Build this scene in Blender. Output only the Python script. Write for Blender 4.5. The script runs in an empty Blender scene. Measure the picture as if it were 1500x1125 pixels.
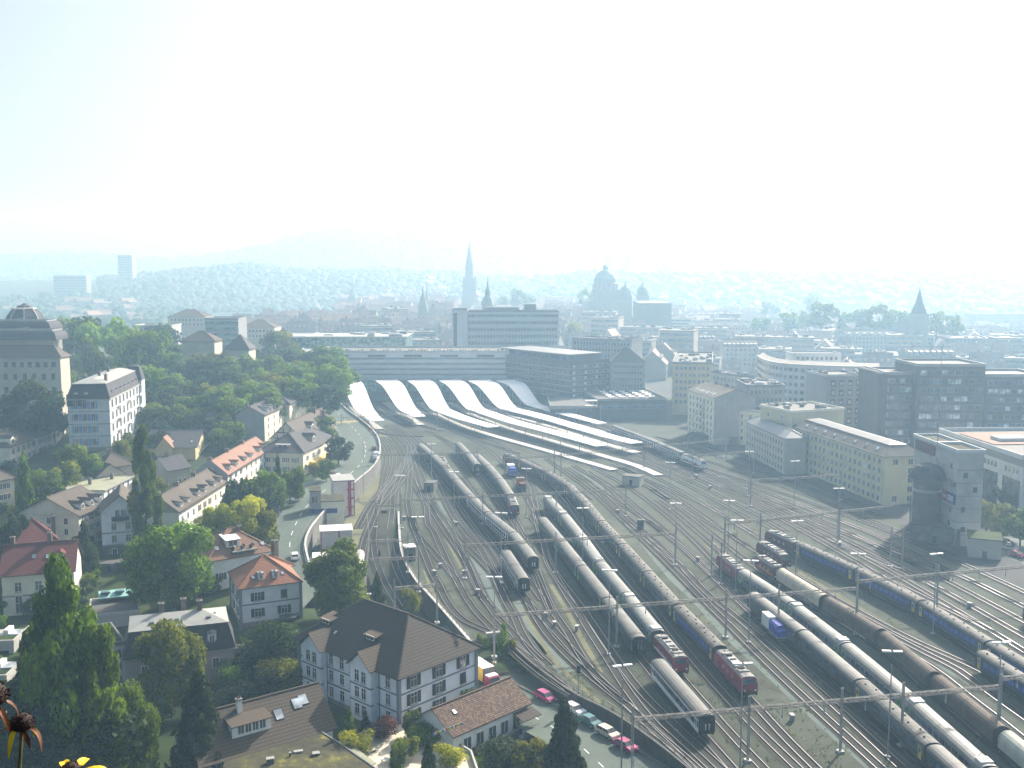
import bpy, bmesh, math, random
import numpy as np
from mathutils import Vector, Matrix
S = bpy.context.scene
COL = S.collection
R = random.Random(7)

# ---------------------------------------------------------------- camera, light, exposure
H = 75.0; F = 1500.0; PITCH = math.radians(6.35)
cp, sp = math.cos(PITCH), math.sin(PITCH)
cam_d = bpy.data.cameras.new('camera'); cam = bpy.data.objects.new('camera', cam_d); COL.objects.link(cam)
cam.location = (0, 0, H); cam.rotation_euler = (math.pi/2 - PITCH, 0, 0)
cam_d.sensor_width = 36; cam_d.lens = 36.0; cam_d.clip_start = 0.2; cam_d.clip_end = 20000
S.camera = cam
SUN_AZ, SUN_EL = math.radians(35), math.radians(34)
w = bpy.data.worlds.new('World'); S.world = w; w.use_nodes = True
nt = w.node_tree; bg = nt.nodes['Background']
sky = nt.nodes.new('ShaderNodeTexSky'); sky.sky_type = 'NISHITA'; sky.sun_disc = False
sky.sun_elevation = SUN_EL; sky.sun_rotation = SUN_AZ
sky.air_density = 1.0; sky.dust_density = 6.0; sky.ozone_density = 1.0
nt.links.new(sky.outputs[0], bg.inputs[0]); bg.inputs[1].default_value = 0.095
sl = bpy.data.lights.new('sun', 'SUN'); so = bpy.data.objects.new('sun', sl); COL.objects.link(so)
sl.energy = 5.0; sl.angle = math.radians(0.6); sl.color = (1.0, 0.98, 0.94)
tosun = Vector((math.sin(SUN_AZ)*math.cos(SUN_EL), math.cos(SUN_AZ)*math.cos(SUN_EL), math.sin(SUN_EL)))
so.rotation_euler = tosun.to_track_quat('Z', 'Y').to_euler(); so.location = (200, 200, 400)
vs = S.view_settings; vs.view_transform = 'Standard'; vs.look = 'None'; vs.gamma = 1.0; vs.use_curve_mapping = False
vs.exposure = 0.95
cy = S.cycles
try:
    cy.use_denoising = True; cy.max_bounces = 5; cy.diffuse_bounces = 2; cy.glossy_bounces = 2
    cy.transmission_bounces = 2; cy.volume_bounces = 2; cy.transparent_max_bounces = 6
    cy.use_adaptive_sampling = True; cy.adaptive_threshold = 0.02
except Exception as e:
    print(e)

# ---------------------------------------------------------------- survey: picture point -> ground point
def G(px, py, z=0.0):
    u = (px-750)/F; v = (py-562.5)/F
    d = sp + v*cp
    k = (H-z)/d
    return Vector((u*k, (cp - v*sp)*k, z))
def P(px, py, D):                       # point on that sight line at ground distance D
    u = (px-750)/F; v = (py-562.5)/F
    k = D/(cp - v*sp)
    return Vector((u*k, D, H - (sp + v*cp)*k))

# ---------------------------------------------------------------- materials
MATS = {}
def nodes(m):
    m.use_nodes = True
    return m.node_tree, m.node_tree.nodes['Principled BSDF']
def N(t, kind, **kw):
    n = t.nodes.new(kind)
    for k, v in kw.items():
        if hasattr(n, k): setattr(n, k, v)
        else: n.inputs[k].default_value = v
    return n
def mixc(t, fac, a, b, blend='MIX'):
    n = t.nodes.new('ShaderNodeMix'); n.data_type = 'RGBA'; n.blend_type = blend
    for sock, val in ((n.inputs[0], fac), (n.inputs[6], a), (n.inputs[7], b)):
        if hasattr(val, 'links') or hasattr(val, 'is_linked'): t.links.new(val, sock)
        elif isinstance(val, (tuple, list)): sock.default_value = (*val[:3], 1)
        else: sock.default_value = val
    return n.outputs[2]
def ramp(t, fac, stops):
    n = t.nodes.new('ShaderNodeValToRGB'); e = n.color_ramp.elements
    while len(e) < len(stops): e.new(0.5)
    for q, (p, c) in zip(e, stops):
        q.position = p; q.color = (c, c, c, 1) if not isinstance(c, tuple) else (*c, 1)
    t.links.new(fac, n.inputs[0]); return n.outputs[0]
def mat(name, col, rough=0.8, metal=0.0, var=0.18, scale=0.35, bump=0.0, spec=0.3, rnd=0.0):
    """plain coat with cloudy wear; rnd: colour shift from object to object"""
    if name in MATS: return MATS[name]
    m = bpy.data.materials.new(name); t, b = nodes(m)
    b.inputs['Roughness'].default_value = rough; b.inputs['Metallic'].default_value = metal
    b.inputs['Specular IOR Level'].default_value = spec
    g = N(t, 'ShaderNodeNewGeometry')
    no = N(t, 'ShaderNodeTexNoise', Scale=scale, Detail=6.0, Roughness=0.65); t.links.new(g.outputs[0], no.inputs[0])
    dk = tuple(c*(1-var*1.6) for c in col); lt = tuple(min(1, c*(1+var)) for c in col)
    c = mixc(t, ramp(t, no.outputs[0], [(0.3, 0.0), (0.7, 1.0)]), dk, lt)
    if rnd:
        oi = N(t, 'ShaderNodeObjectInfo')
        hs = N(t, 'ShaderNodeHueSaturation'); t.links.new(c, hs.inputs['Color'])
        mr = N(t, 'ShaderNodeMapRange'); t.links.new(oi.outputs['Random'], mr.inputs[0])
        mr.inputs[3].default_value = 1-rnd; mr.inputs[4].default_value = 1+rnd
        t.links.new(mr.outputs[0], hs.inputs['Value']); c = hs.outputs[0]
    t.links.new(c, b.inputs['Base Color'])
    if bump:
        bn = N(t, 'ShaderNodeBump', Strength=bump); t.links.new(no.outputs[0], bn.inputs['Height'])
        t.links.new(bn.outputs[0], b.inputs['Normal'])
    MATS[name] = m; return m
def tilemat(name, col, col2, row=0.34, wide=0.25, bump=0.6, rnd=0.0, mott=0.5):
    """roof tiles laid in courses, from the face's own metres (UV)"""
    m = bpy.data.materials.new(name); t, b = nodes(m)
    b.inputs['Roughness'].default_value = 0.85; b.inputs['Specular IOR Level'].default_value = 0.2
    uv = N(t, 'ShaderNodeUVMap')
    br = N(t, 'ShaderNodeTexBrick', offset=0.5, Scale=1.0)
    br.inputs['Brick Width'].default_value = wide; br.inputs['Row Height'].default_value = row
    br.inputs['Mortar Size'].default_value = 0.085*row*2; br.inputs['Mortar Smooth'].default_value = 0.6
    br.inputs['Color1'].default_value = (*col, 1); br.inputs['Color2'].default_value = (*col2, 1)
    br.inputs['Mortar'].default_value = (*[c*0.3 for c in col], 1); br.inputs['Bias'].default_value = -0.2
    t.links.new(uv.outputs[0], br.inputs['Vector'])
    no = N(t, 'ShaderNodeTexNoise', Scale=0.5, Detail=5.0); t.links.new(uv.outputs[0], no.inputs[0])
    c = mixc(t, ramp(t, no.outputs[0], [(0.35, 0.0), (0.75, mott)]), br.outputs[0], tuple(x*0.55 for x in col))
    if rnd:
        oi = N(t, 'ShaderNodeObjectInfo'); hs = N(t, 'ShaderNodeHueSaturation')
        t.links.new(c, hs.inputs['Color']); mr = N(t, 'ShaderNodeMapRange'); t.links.new(oi.outputs['Random'], mr.inputs[0])
        mr.inputs[3].default_value = 1-rnd; mr.inputs[4].default_value = 1+rnd
        t.links.new(mr.outputs[0], hs.inputs['Value']); c = hs.outputs[0]
    t.links.new(c, b.inputs['Base Color'])
    wv = N(t, 'ShaderNodeTexWave', wave_type='BANDS', bands_direction='Y', wave_profile='SAW', Scale=1.0/row/2/math.pi*3.14159*2/2)
    sx = N(t, 'ShaderNodeSeparateXYZ'); t.links.new(uv.outputs[0], sx.inputs[0])
    mo = N(t, 'ShaderNodeMath', operation='FRACT'); dv = N(t, 'ShaderNodeMath', operation='DIVIDE')
    t.links.new(sx.outputs[1], dv.inputs[0]); dv.inputs[1].default_value = row; t.links.new(dv.outputs[0], mo.inputs[0])
    iv = N(t, 'ShaderNodeMath', operation='SUBTRACT'); iv.inputs[0].default_value = 1; t.links.new(mo.outputs[0], iv.inputs[1])
    t.nodes.remove(wv)
    bn = N(t, 'ShaderNodeBump', Strength=bump, Distance=0.08); t.links.new(iv.outputs[0], bn.inputs['Height'])
    t.links.new(bn.outputs[0], b.inputs['Normal'])
    MATS[name] = m; return m
def leafmat(name, col, col2, yellow=None):
    m = bpy.data.materials.new(name); t, b = nodes(m)
    at = N(t, 'ShaderNodeAttribute', attribute_name='var'); oi = N(t, 'ShaderNodeObjectInfo')
    c = mixc(t, at.outputs['Fac'], col, col2)
    hs = N(t, 'ShaderNodeHueSaturation'); t.links.new(c, hs.inputs['Color'])
    mr = N(t, 'ShaderNodeMapRange'); t.links.new(oi.outputs['Random'], mr.inputs[0]); mr.inputs[3].default_value = 0.75; mr.inputs[4].default_value = 1.3
    t.links.new(mr.outputs[0], hs.inputs['Value'])
    mr2 = N(t, 'ShaderNodeMapRange'); t.links.new(oi.outputs['Random'], mr2.inputs[0]); mr2.inputs[3].default_value = 0.485; mr2.inputs[4].default_value = 0.515
    t.links.new(mr2.outputs[0], hs.inputs['Hue'])
    t.links.new(hs.outputs[0], b.inputs['Base Color']); b.inputs['Roughness'].default_value = 0.6
    b.inputs['Specular IOR Level'].default_value = 0.1
    tr = N(t, 'ShaderNodeBsdfTranslucent'); t.links.new(mixc(t, 0.5, hs.outputs[0], hs.outputs[0], 'ADD'), tr.inputs[0])
    mx = N(t, 'ShaderNodeMixShader'); mx.inputs[0].default_value = 0.38
    t.links.new(b.outputs[0], mx.inputs[1]); t.links.new(tr.outputs[0], mx.inputs[2])
    t.links.new(mx.outputs[0], t.nodes['Material Output'].inputs[0])
    MATS[name] = m; return m
def glassmat(name, col, rough=0.12):
    m = bpy.data.materials.new(name); t, b = nodes(m)
    b.inputs['Base Color'].default_value = (*col, 1); b.inputs['Roughness'].default_value = rough
    b.inputs['Specular IOR Level'].default_value = 0.7
    g = N(t, 'ShaderNodeNewGeometry'); no = N(t, 'ShaderNodeTexNoise', Scale=0.45, Detail=1.0); t.links.new(g.outputs[0], no.inputs[0])
    c = mixc(t, ramp(t, no.outputs[0], [(0.4, 0.0), (0.65, 1.0)]), tuple(x*0.5 for x in col), tuple(x*1.8 for x in col))
    t.links.new(c, b.inputs['Base Color'])
    MATS[name] = m; return m
def groundmat(name, stops, scales=(0.02, 0.25, 3.0), rough=0.95):
    """mixed soil / gravel: three sizes of noise over a colour ramp"""
    m = bpy.data.materials.new(name); t, b = nodes(m)
    g = N(t, 'ShaderNodeNewGeometry'); acc = None
    for s, wt in zip(scales, (0.5, 0.3, 0.2)):
        no = N(t, 'ShaderNodeTexNoise', Scale=s, Detail=4.0, Roughness=0.6); t.links.new(g.outputs[0], no.inputs[0])
        mu = N(t, 'ShaderNodeMath', operation='MULTIPLY'); t.links.new(no.outputs[0], mu.inputs[0]); mu.inputs[1].default_value = wt
        if acc is None: acc = mu.outputs[0]
        else:
            ad = N(t, 'ShaderNodeMath', operation='ADD'); t.links.new(acc, ad.inputs[0]); t.links.new(mu.outputs[0], ad.inputs[1]); acc = ad.outputs[0]
    c = ramp(t, acc, stops); t.links.new(c, b.inputs['Base Color'])
    b.inputs['Roughness'].default_value = rough; b.inputs['Specular IOR Level'].default_value = 0.15
    MATS[name] = m; return m

groundmat('gravel', [(0.33, (0.0269, 0.0304, 0.0194)), (0.46, (0.0520, 0.0610, 0.0430)), (0.55, (0.0718, 0.0843, 0.0631)), (0.66, (0.1032, 0.1094, 0.0603))])
groundmat('ballast', [(0.35, (0.0225, 0.0239, 0.0162)), (0.5, (0.0413, 0.0451, 0.0316)), (0.65, (0.0675, 0.0708, 0.0477))], (0.03, 0.4, 6.0))
groundmat('sandy', [(0.35, (0.0864, 0.0874, 0.0525)), (0.5, (0.1296, 0.1310, 0.0770)), (0.65, (0.1728, 0.1716, 0.0980))], (0.06, 0.4, 4.0))
groundmat('asphalt', [(0.35, (0.0693, 0.0891, 0.0759)), (0.5, (0.0896, 0.1155, 0.0969)), (0.65, (0.1119, 0.1417, 0.1178))], (0.03, 0.3, 2.0), 0.8)
groundmat('paved', [(0.35, (0.0857, 0.1093, 0.1015)), (0.5, (0.1097, 0.1378, 0.1253)), (0.65, (0.1358, 0.1663, 0.1469))], (0.05, 0.3, 2.0))
groundmat('lawn', [(0.38, (0.012, 0.022, 0.008)), (0.5, (0.03, 0.05, 0.012)), (0.62, (0.07, 0.085, 0.028))], (0.03, 0.2, 2.0))
groundmat('far_land', [(0.35, (0.03, 0.05, 0.02)), (0.5, (0.06, 0.08, 0.035)), (0.65, (0.12, 0.12, 0.07))], (0.003, 0.02, 0.2))
groundmat('forest_floor', [(0.35, (0.015, 0.026, 0.014)), (0.65, (0.024, 0.036, 0.02))], (0.004, 0.03, 0.3))
groundmat('moss_roof', [(0.36, (0.03, 0.028, 0.02)), (0.5, (0.06, 0.056, 0.036)), (0.57, (0.085, 0.082, 0.036)), (0.64, (0.2, 0.19, 0.03))], (0.15, 0.8, 4.0))
groundmat('city_street', [(0.35, (0.04, 0.042, 0.042)), (0.65, (0.09, 0.092, 0.09))], (0.01, 0.1, 1.0))
mat('white_wall', (0.76, 0.77, 0.75), var=0.07, scale=0.5)
mat('white_house', (0.74, 0.79, 0.86), var=0.08, scale=0.5)  # white with the blue of sky fill in shade mixed in
mat('pale_house', (0.74, 0.79, 0.8), var=0.08, scale=0.5)
mat('cream_wall', (0.74, 0.7, 0.55), var=0.08, scale=0.5)
mat('ochre_wall', (0.52, 0.44, 0.24), var=0.08, scale=0.4)
mat('yellow_wall', (0.56, 0.51, 0.32), var=0.06, scale=0.3)
mat('buff_wall', (0.47, 0.44, 0.37), var=0.08, scale=0.3)
mat('mansion_wall', (0.52, 0.55, 0.57), var=0.08)
mat('grey_wall', (0.34, 0.34, 0.34), var=0.1, scale=0.4)
mat('pink_wall', (0.42, 0.33, 0.31), var=0.08)
mat('sandstone', (0.235, 0.245, 0.225), var=0.12, scale=0.25)
mat('stone_base', (0.22, 0.21, 0.18), var=0.2, scale=1.5, bump=0.4)
mat('concrete', (0.42, 0.42, 0.40), var=0.16, scale=0.25)
mat('pale_concrete', (0.4, 0.4, 0.37), var=0.12, scale=0.25)
mat('old_concrete', (0.15, 0.15, 0.138), var=0.25, scale=0.6)
mat('brown_brick', (0.12, 0.105, 0.105), var=0.15, scale=0.3)
mat('dark_panel', (0.085, 0.085, 0.09), var=0.15, scale=0.3)
mat('grey_panel', (0.24, 0.245, 0.25), var=0.1, scale=0.3)
mat('white_panel', (0.52, 0.54, 0.55), var=0.06, scale=0.2)
mat('trim_grey', (0.20, 0.22, 0.25), var=0.1)
mat('white_paint', (0.78, 0.78, 0.76), var=0.06, rough=0.5)
mat('wood_dark', (0.05, 0.038, 0.03), var=0.2)
mat('shutter_dark', (0.035, 0.04, 0.045), var=0.2)
mat('shutter_blue', (0.16, 0.26, 0.50), var=0.1)
mat('shutter_green', (0.16, 0.22, 0.18), var=0.1)
mat('slate', (0.045, 0.047, 0.055), var=0.2, scale=0.8)
mat('zinc', (0.19, 0.2, 0.205), var=0.1, scale=0.4, rough=0.5)
mat('zinc_pale', (0.3, 0.31, 0.285), var=0.1, scale=0.4, rough=0.5)
mat('flat_roof', (0.1, 0.1, 0.092), var=0.2, scale=0.4)
mat('green_flat_roof', (0.26, 0.275, 0.19), var=0.12, scale=0.3)
mat('patina', (0.20, 0.30, 0.26), var=0.15, scale=0.3)
mat('teal_glazing', (0.30, 0.55, 0.50), var=0.08, rough=0.3)
mat('chimney_brick', (0.16, 0.12, 0.10), var=0.2)
mat('steel', (0.28, 0.29, 0.29), var=0.15, rough=0.6)
mat('rust_steel', (0.23, 0.22, 0.20), var=0.3, scale=1.2)
mat('lamp_white', (0.85, 0.85, 0.83), var=0.03, rough=0.4)
mat('rail_side', (0.016, 0.013, 0.011), var=0.2)  # near-black puts the shade of the rail web into the colour
mat('rail_top', (0.20, 0.20, 0.205), var=0.1, rough=0.42, metal=0.7)
mat('sleeper', (0.03, 0.026, 0.021), var=0.3, scale=2.0)
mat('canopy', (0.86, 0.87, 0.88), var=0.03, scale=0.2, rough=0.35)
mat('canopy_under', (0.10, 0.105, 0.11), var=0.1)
mat('marking', (0.72, 0.72, 0.68), var=0.1)
mat('marking_yellow', (0.62, 0.46, 0.13), var=0.1)
mat('coach_grey', (0.125, 0.13, 0.122), var=0.18, scale=0.5, rough=0.65, rnd=0.15)
mat('coach_old', (0.11, 0.11, 0.1), var=0.35, scale=0.9, rough=0.75, rnd=0.15)
mat('coach_pale', (0.195, 0.205, 0.19), var=0.15, scale=0.6, rough=0.6, rnd=0.12)
mat('coach_dirty', (0.30, 0.285, 0.25), var=0.45, scale=1.6, rough=0.8)
mat('side_white', (0.75, 0.76, 0.75), var=0.1, rough=0.45)
mat('side_grey', (0.09, 0.095, 0.095), var=0.15, rough=0.5)
mat('sky_reflection', (0.05, 0.10, 0.42), var=0.3, scale=0.8, rough=0.3)  # sky reflection painted as the pane colour
mat('dark_wall', (0.075, 0.075, 0.068), var=0.25, scale=0.6)  # darkened so the colour holds the shade on the wall by the cars
mat('side_blue', (0.02, 0.035, 0.085), var=0.15, rough=0.45)
mat('side_green', (0.026, 0.032, 0.028), var=0.15, rough=0.5)
mat('side_cream_shaded', (0.22, 0.23, 0.235), var=0.12, rough=0.5)  # cream livery darkened, shade on the sides put into the colour
mat('dark_end', (0.022, 0.022, 0.024), var=0.3)
mat('loco_red', (0.24, 0.02, 0.042), var=0.18, rough=0.45)
mat('loco_red_dark', (0.10, 0.018, 0.02), var=0.2, rough=0.55)
mat('loco_roof', (0.15, 0.15, 0.15), var=0.25, rough=0.6)
mat('orange_paint', (0.55, 0.17, 0.05), var=0.15)
mat('magenta_red', (0.45, 0.03, 0.10), var=0.1, rough=0.4)
mat('door_green', (0.14, 0.48, 0.05), var=0.1, rough=0.5)
mat('door_yellow', (0.52, 0.42, 0.06), var=0.1, rough=0.5)
mat('undercarriage', (0.035, 0.03, 0.027), var=0.3)
mat('wagon_brown', (0.085, 0.066, 0.05), var=0.22, scale=0.7)
mat('wagon_cream', (0.50, 0.45, 0.35), var=0.14, scale=0.7)
mat('wagon_sage', (0.42, 0.44, 0.37), var=0.12, scale=0.7)
mat('tarpaulin_blue', (0.045, 0.07, 0.42), var=0.15, rough=0.4)
mat('box_white', (0.72, 0.71, 0.68), var=0.08)
mat('container_pink', (0.60, 0.56, 0.56), var=0.06)
mat('container_red', (0.32, 0.035, 0.10), var=0.1)
mat('truck_yellow', (0.62, 0.36, 0.02), var=0.06, rough=0.5)
mat('awning', (0.75, 0.48, 0.12), var=0.08)
mat('timber', (0.33, 0.23, 0.14), var=0.3, scale=2.0)
mat('bark', (0.06, 0.048, 0.036), var=0.3, scale=2.0)
mat('tyre', (0.015, 0.015, 0.016), var=0.2)
mat('chrome', (0.5, 0.5, 0.5), metal=0.8, rough=0.3)
mat('patio', (0.56, 0.52, 0.40), var=0.12, scale=0.8)
mat('sign_red', (0.50, 0.03, 0.03), var=0.05)
mat('sign_blue', (0.03, 0.05, 0.22), var=0.05)
mat('heart_white', (0.58, 0.60, 0.58), var=0.05)
mat('petal', (0.90, 0.55, 0.01), var=0.15, scale=60, rough=0.5)
mat('petal_dry', (0.11, 0.03, 0.003), var=0.4, scale=80, rough=0.6)
mat('flower_cone', (0.022, 0.011, 0.009), var=0.4, scale=200)
mat('stem', (0.10, 0.11, 0.05), var=0.2, scale=40)
mat('far_wall', (0.30, 0.27, 0.22), var=0.1, rnd=0.3)
mat('far_stone', (0.22, 0.22, 0.18), var=0.1, rnd=0.25)
mat('far_roof', (0.23, 0.16, 0.125), var=0.25, scale=0.2, rnd=0.4)
mat('far_white', (0.42, 0.41, 0.38), var=0.05, rnd=0.15)
mat('far_forest', (0.018, 0.030, 0.017), var=0.1, scale=0.02)
mat('far_tower', (0.16, 0.17, 0.15), var=0.1)
mat('leaf_flag_red', (0.6, 0.04, 0.04)); mat('leaf_flag_white', (0.8, 0.8, 0.8)); mat('leaf_flag_blue', (0.05, 0.25, 0.6)); mat('leaf_flag_yellow', (0.75, 0.6, 0.05))
tilemat('tile_dark', (0.10, 0.086, 0.072), (0.135, 0.115, 0.097), row=0.62)
tilemat('tile_brown', (0.15, 0.122, 0.092), (0.19, 0.155, 0.12), row=0.62)
tilemat('tile_greybrown', (0.15, 0.128, 0.105), (0.19, 0.165, 0.14), row=0.4, rnd=0.1)
tilemat('tile_orange', (0.36, 0.17, 0.10), (0.42, 0.215, 0.135), row=0.36, mott=0.3)
tilemat('tile_orange_old', (0.27, 0.155, 0.10), (0.33, 0.195, 0.13), row=0.36)
tilemat('tile_red', (0.17, 0.06, 0.055), (0.20, 0.075, 0.066), row=0.36, mott=0.35)
tilemat('tile_pink', (0.38, 0.22, 0.16), (0.44, 0.27, 0.20), row=0.36, mott=0.3)
tilemat('tile_mottled', (0.10, 0.06, 0.045), (0.24, 0.18, 0.125), row=0.36, wide=0.36, mott=0.25)
tilemat('tile_slate', (0.10, 0.10, 0.105), (0.135, 0.13, 0.13), row=0.3)
tilemat('plank_wood', (0.08, 0.06, 0.045), (0.11, 0.08, 0.06), row=0.2, wide=4)
glassmat('glass', (0.035, 0.045, 0.055))
glassmat('glass_blue', (0.06, 0.09, 0.14), 0.2)
glassmat('glass_green', (0.10, 0.19, 0.18), 0.25)
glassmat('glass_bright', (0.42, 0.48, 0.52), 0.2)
leafmat('leaf', (0.011, 0.034, 0.002), (0.15, 0.23, 0.008))
leafmat('leaf_bright', (0.035, 0.085, 0.003), (0.18, 0.27, 0.010))
leafmat('leaf_yellow', (0.11, 0.14, 0.004), (0.4, 0.38, 0.012))
leafmat('leaf_olive', (0.035, 0.055, 0.003), (0.21, 0.22, 0.01))
leafmat('leaf_dark', (0.006, 0.016, 0.004), (0.038, 0.068, 0.01))
leafmat('leaf_red', (0.06, 0.018, 0.012), (0.12, 0.035, 0.02))

# ---------------------------------------------------------------- mesh building
class MB:
    def __init__(s): s.v = []; s.f = []; s.m = []; s.mats = []
    def mi(s, m):
        if m not in s.mats: s.mats.append(m)
        return s.mats.index(m)
    def poly(s, pts, m):
        n = len(s.v); s.v += [tuple(p) for p in pts]; s.f.append(tuple(range(n, n+len(pts)))); s.m.append(s.mi(m)); return s
    def mesh(s, V, Fs, m):
        n = len(s.v); s.v += [tuple(p) for p in V]; k = s.mi(m)
        for f in Fs: s.f.append(tuple(n+i for i in f)); s.m.append(k)
        return s
    def box(s, x0, x1, y0, y1, z0, z1, m, skip=''):
        V = [(x0,y0,z0),(x1,y0,z0),(x1,y1,z0),(x0,y1,z0),(x0,y0,z1),(x1,y0,z1),(x1,y1,z1),(x0,y1,z1)]
        fs = {'b':(0,3,2,1),'t':(4,5,6,7),'f':(0,1,5,4),'r':(1,2,6,5),'k':(2,3,7,6),'l':(3,0,4,7)}
        return s.mesh(V, [f for k, f in fs.items() if k not in skip], m)
    def bar(s, a, b, w, h, m):                 # box between two points, width w, height h (centred)
        a = Vector(a); b = Vector(b); d = b-a
        if d.length < 1e-6: return s
        d.normalize(); up = Vector((0,0,1)) if abs(d.z) < 0.95 else Vector((0,1,0))
        x = d.cross(up).normalized()*(w/2); y = x.cross(d).normalized()*(h/2)
        V = [a-x-y, a+x-y, a+x+y, a-x+y, b-x-y, b+x-y, b+x+y, b-x+y]
        return s.mesh(V, [(0,1,2,3),(7,6,5,4),(0,4,5,1),(1,5,6,2),(2,6,7,3),(3,7,4,0)], m)
    def tube(s, a, b, r0, r1, m, n=8, cap=True):
        a = Vector(a); b = Vector(b); d = (b-a).normalized(); up = Vector((0,0,1)) if abs(d.z) < 0.95 else Vector((1,0,0))
        x = d.cross(up).normalized(); y = d.cross(x)
        V = []
        for c, r in ((a, r0), (b, r1)):
            for i in range(n):
                t = 2*math.pi*i/n; V.append(c + x*(r*math.cos(t)) + y*(r*math.sin(t)))
        fs = [(i, n+i, n+(i+1)%n, (i+1)%n) for i in range(n)]
        if cap: fs += [tuple(range(n)), tuple(range(2*n-1, n-1, -1))]
        return s.mesh(V, fs, m)
    def lathe(s, c, prof, m, n=12, a0=0.0):     # prof: (r, z)
        c = Vector(c); V = []; fs = []
        for r, z in prof:
            for i in range(n):
                t = a0+2*math.pi*i/n; V.append(c+Vector((r*math.cos(t), r*math.sin(t), z)))
        for k in range(len(prof)-1):
            for i in range(n): fs.append((k*n+i, k*n+(i+1)%n, (k+1)*n+(i+1)%n, (k+1)*n+i))
        return s.mesh(V, fs, m)
    def prism(s, poly, z0, z1, m, mtop=None, bottom=False):
        a = sum(poly[i][0]*poly[(i+1)%len(poly)][1]-poly[(i+1)%len(poly)][0]*poly[i][1] for i in range(len(poly)))
        if a < 0: poly = poly[::-1]
        n = len(poly)
        for i in range(n):
            p, q = poly[i], poly[(i+1)%n]
            s.poly([(p[0],p[1],z0),(q[0],q[1],z0),(q[0],q[1],z1),(p[0],p[1],z1)], m)
        s.poly([(p[0],p[1],z1) for p in poly], mtop or m)
        if bottom: s.poly([(p[0],p[1],z0) for p in poly[::-1]], m)
        return s
    def data(s, name, uv=True):
        me = bpy.data.meshes.new(name); me.from_pydata(s.v, [], s.f)
        for m in s.mats: me.materials.append(MATS[m])
        me.polygons.foreach_set('material_index', s.m)
        if uv:
            ul = me.uv_layers.new(name='UVMap'); out = []
            for p in me.polygons:
                n = p.normal
                if abs(n.z) > 0.985: tx, ty = Vector((1,0,0)), Vector((0,1,0))
                else:
                    tx = Vector((0,0,1)).cross(n).normalized(); ty = n.cross(tx)
                for vi in p.vertices:
                    c = me.vertices[vi].co; out += [c.dot(tx), c.dot(ty)]
            ul.data.foreach_set('uv', out)
        return me
    def obj(s, name, parent=None, uv=True, **kw): return put(name, s.data(name, uv), parent, **kw)
def put(name, me, parent=None, loc=None, rz=None, label=None, cat=None, group=None, kind=None, scale=None):
    o = bpy.data.objects.new(name, me); COL.objects.link(o)
    if parent: o.parent = parent
    if loc is not None: o.location = loc
    if rz is not None: o.rotation_euler = (0, 0, rz)
    if scale is not None: o.scale = scale
    if label: o['label'] = label
    if cat: o['category'] = cat
    if group: o['group'] = group
    if kind: o['kind'] = kind
    return o
def root(name, loc, rz, label, cat, group=None): return put(name, None, None, loc, rz, label, cat, group)
def copy_tree(o, parent=None, **kw):
    c = o.copy(); COL.objects.link(c)
    if parent: c.parent = parent
    for ch in list(o.children): copy_tree(ch, c)
    for k, v in kw.items():
        if k == 'loc': c.location = v
        elif k == 'rz': c.rotation_euler = (0, 0, v)
        else: c[k] = v
    return c
ORD = 'first second third fourth fifth sixth seventh eighth ninth tenth eleventh twelfth thirteenth fourteenth fifteenth sixteenth'.split()

def spline(pts, step=3.0):
    """smooth line through world points, resampled every `step` metres"""
    P_ = [Vector(p) for p in pts]; P_ = [P_[0]*2-P_[1]] + P_ + [P_[-1]*2-P_[-2]]; out = []
    for i in range(1, len(P_)-2):
        a, b, c, d = P_[i-1:i+3]
        ta = max((b-a).length, .01)**.5; tb = max((c-b).length, .01)**.5; tc = max((d-c).length, .01)**.5
        m1 = (c-b) + ((b-a)/ta - (c-a)/(ta+tb))*tb; m2 = (c-b) + ((d-c)/tc - (d-b)/(tb+tc))*tb
        n = max(2, int((c-b).length/1.5))
        for k in range(n):
            t = k/n; t2 = t*t; t3 = t2*t
            out.append(b*(2*t3-3*t2+1) + m1*(t3-2*t2+t) + c*(-2*t3+3*t2) + m2*(t3-t2))
    out.append(P_[-2])
    L = [0.0]
    for i in range(1, len(out)): L.append(L[-1]+(out[i]-out[i-1]).length)
    n = max(2, int(L[-1]/step)+1); res = []; j = 0
    for k in range(n+1):
        s = L[-1]*k/n
        while j < len(L)-2 and L[j+1] < s: j += 1
        t = (s-L[j])/max(1e-6, L[j+1]-L[j]); res.append(out[j].lerp(out[j+1], min(1, max(0, t))))
    return res
class Line:
    def __init__(s, pts, step=3.0):
        s.p = spline(pts, step); s.L = [0.0]
        for i in range(1, len(s.p)): s.L.append(s.L[-1]+(s.p[i]-s.p[i-1]).length)
    def at(s, d):
        if d <= 0: return s.p[0] + (s.p[0]-s.p[1]).normalized()*(-d)
        if d >= s.L[-1]: return s.p[-1] + (s.p[-1]-s.p[-2]).normalized()*(d-s.L[-1])
        lo, hi = 0, len(s.L)-1
        while hi-lo > 1:
            m = (lo+hi)//2
            if s.L[m] <= d: lo = m
            else: hi = m
        return s.p[lo].lerp(s.p[hi], (d-s.L[lo])/max(1e-6, s.L[hi]-s.L[lo]))
    def near(s, q):
        q = Vector((q[0], q[1], 0)); k = min(range(len(s.p)), key=lambda i: (Vector((s.p[i].x, s.p[i].y, 0))-q).length)
        return s.L[k]
def offs(pts, d):
    """line shifted sideways by d (right of travel positive)"""
    out = []
    for i, p in enumerate(pts):
        a = pts[max(0, i-1)]; b = pts[min(len(pts)-1, i+1)]; t = (b-a); t.z = 0; t.normalize()
        out.append(Vector((p.x+t.y*d, p.y-t.x*d, p.z)))
    return out
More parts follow.
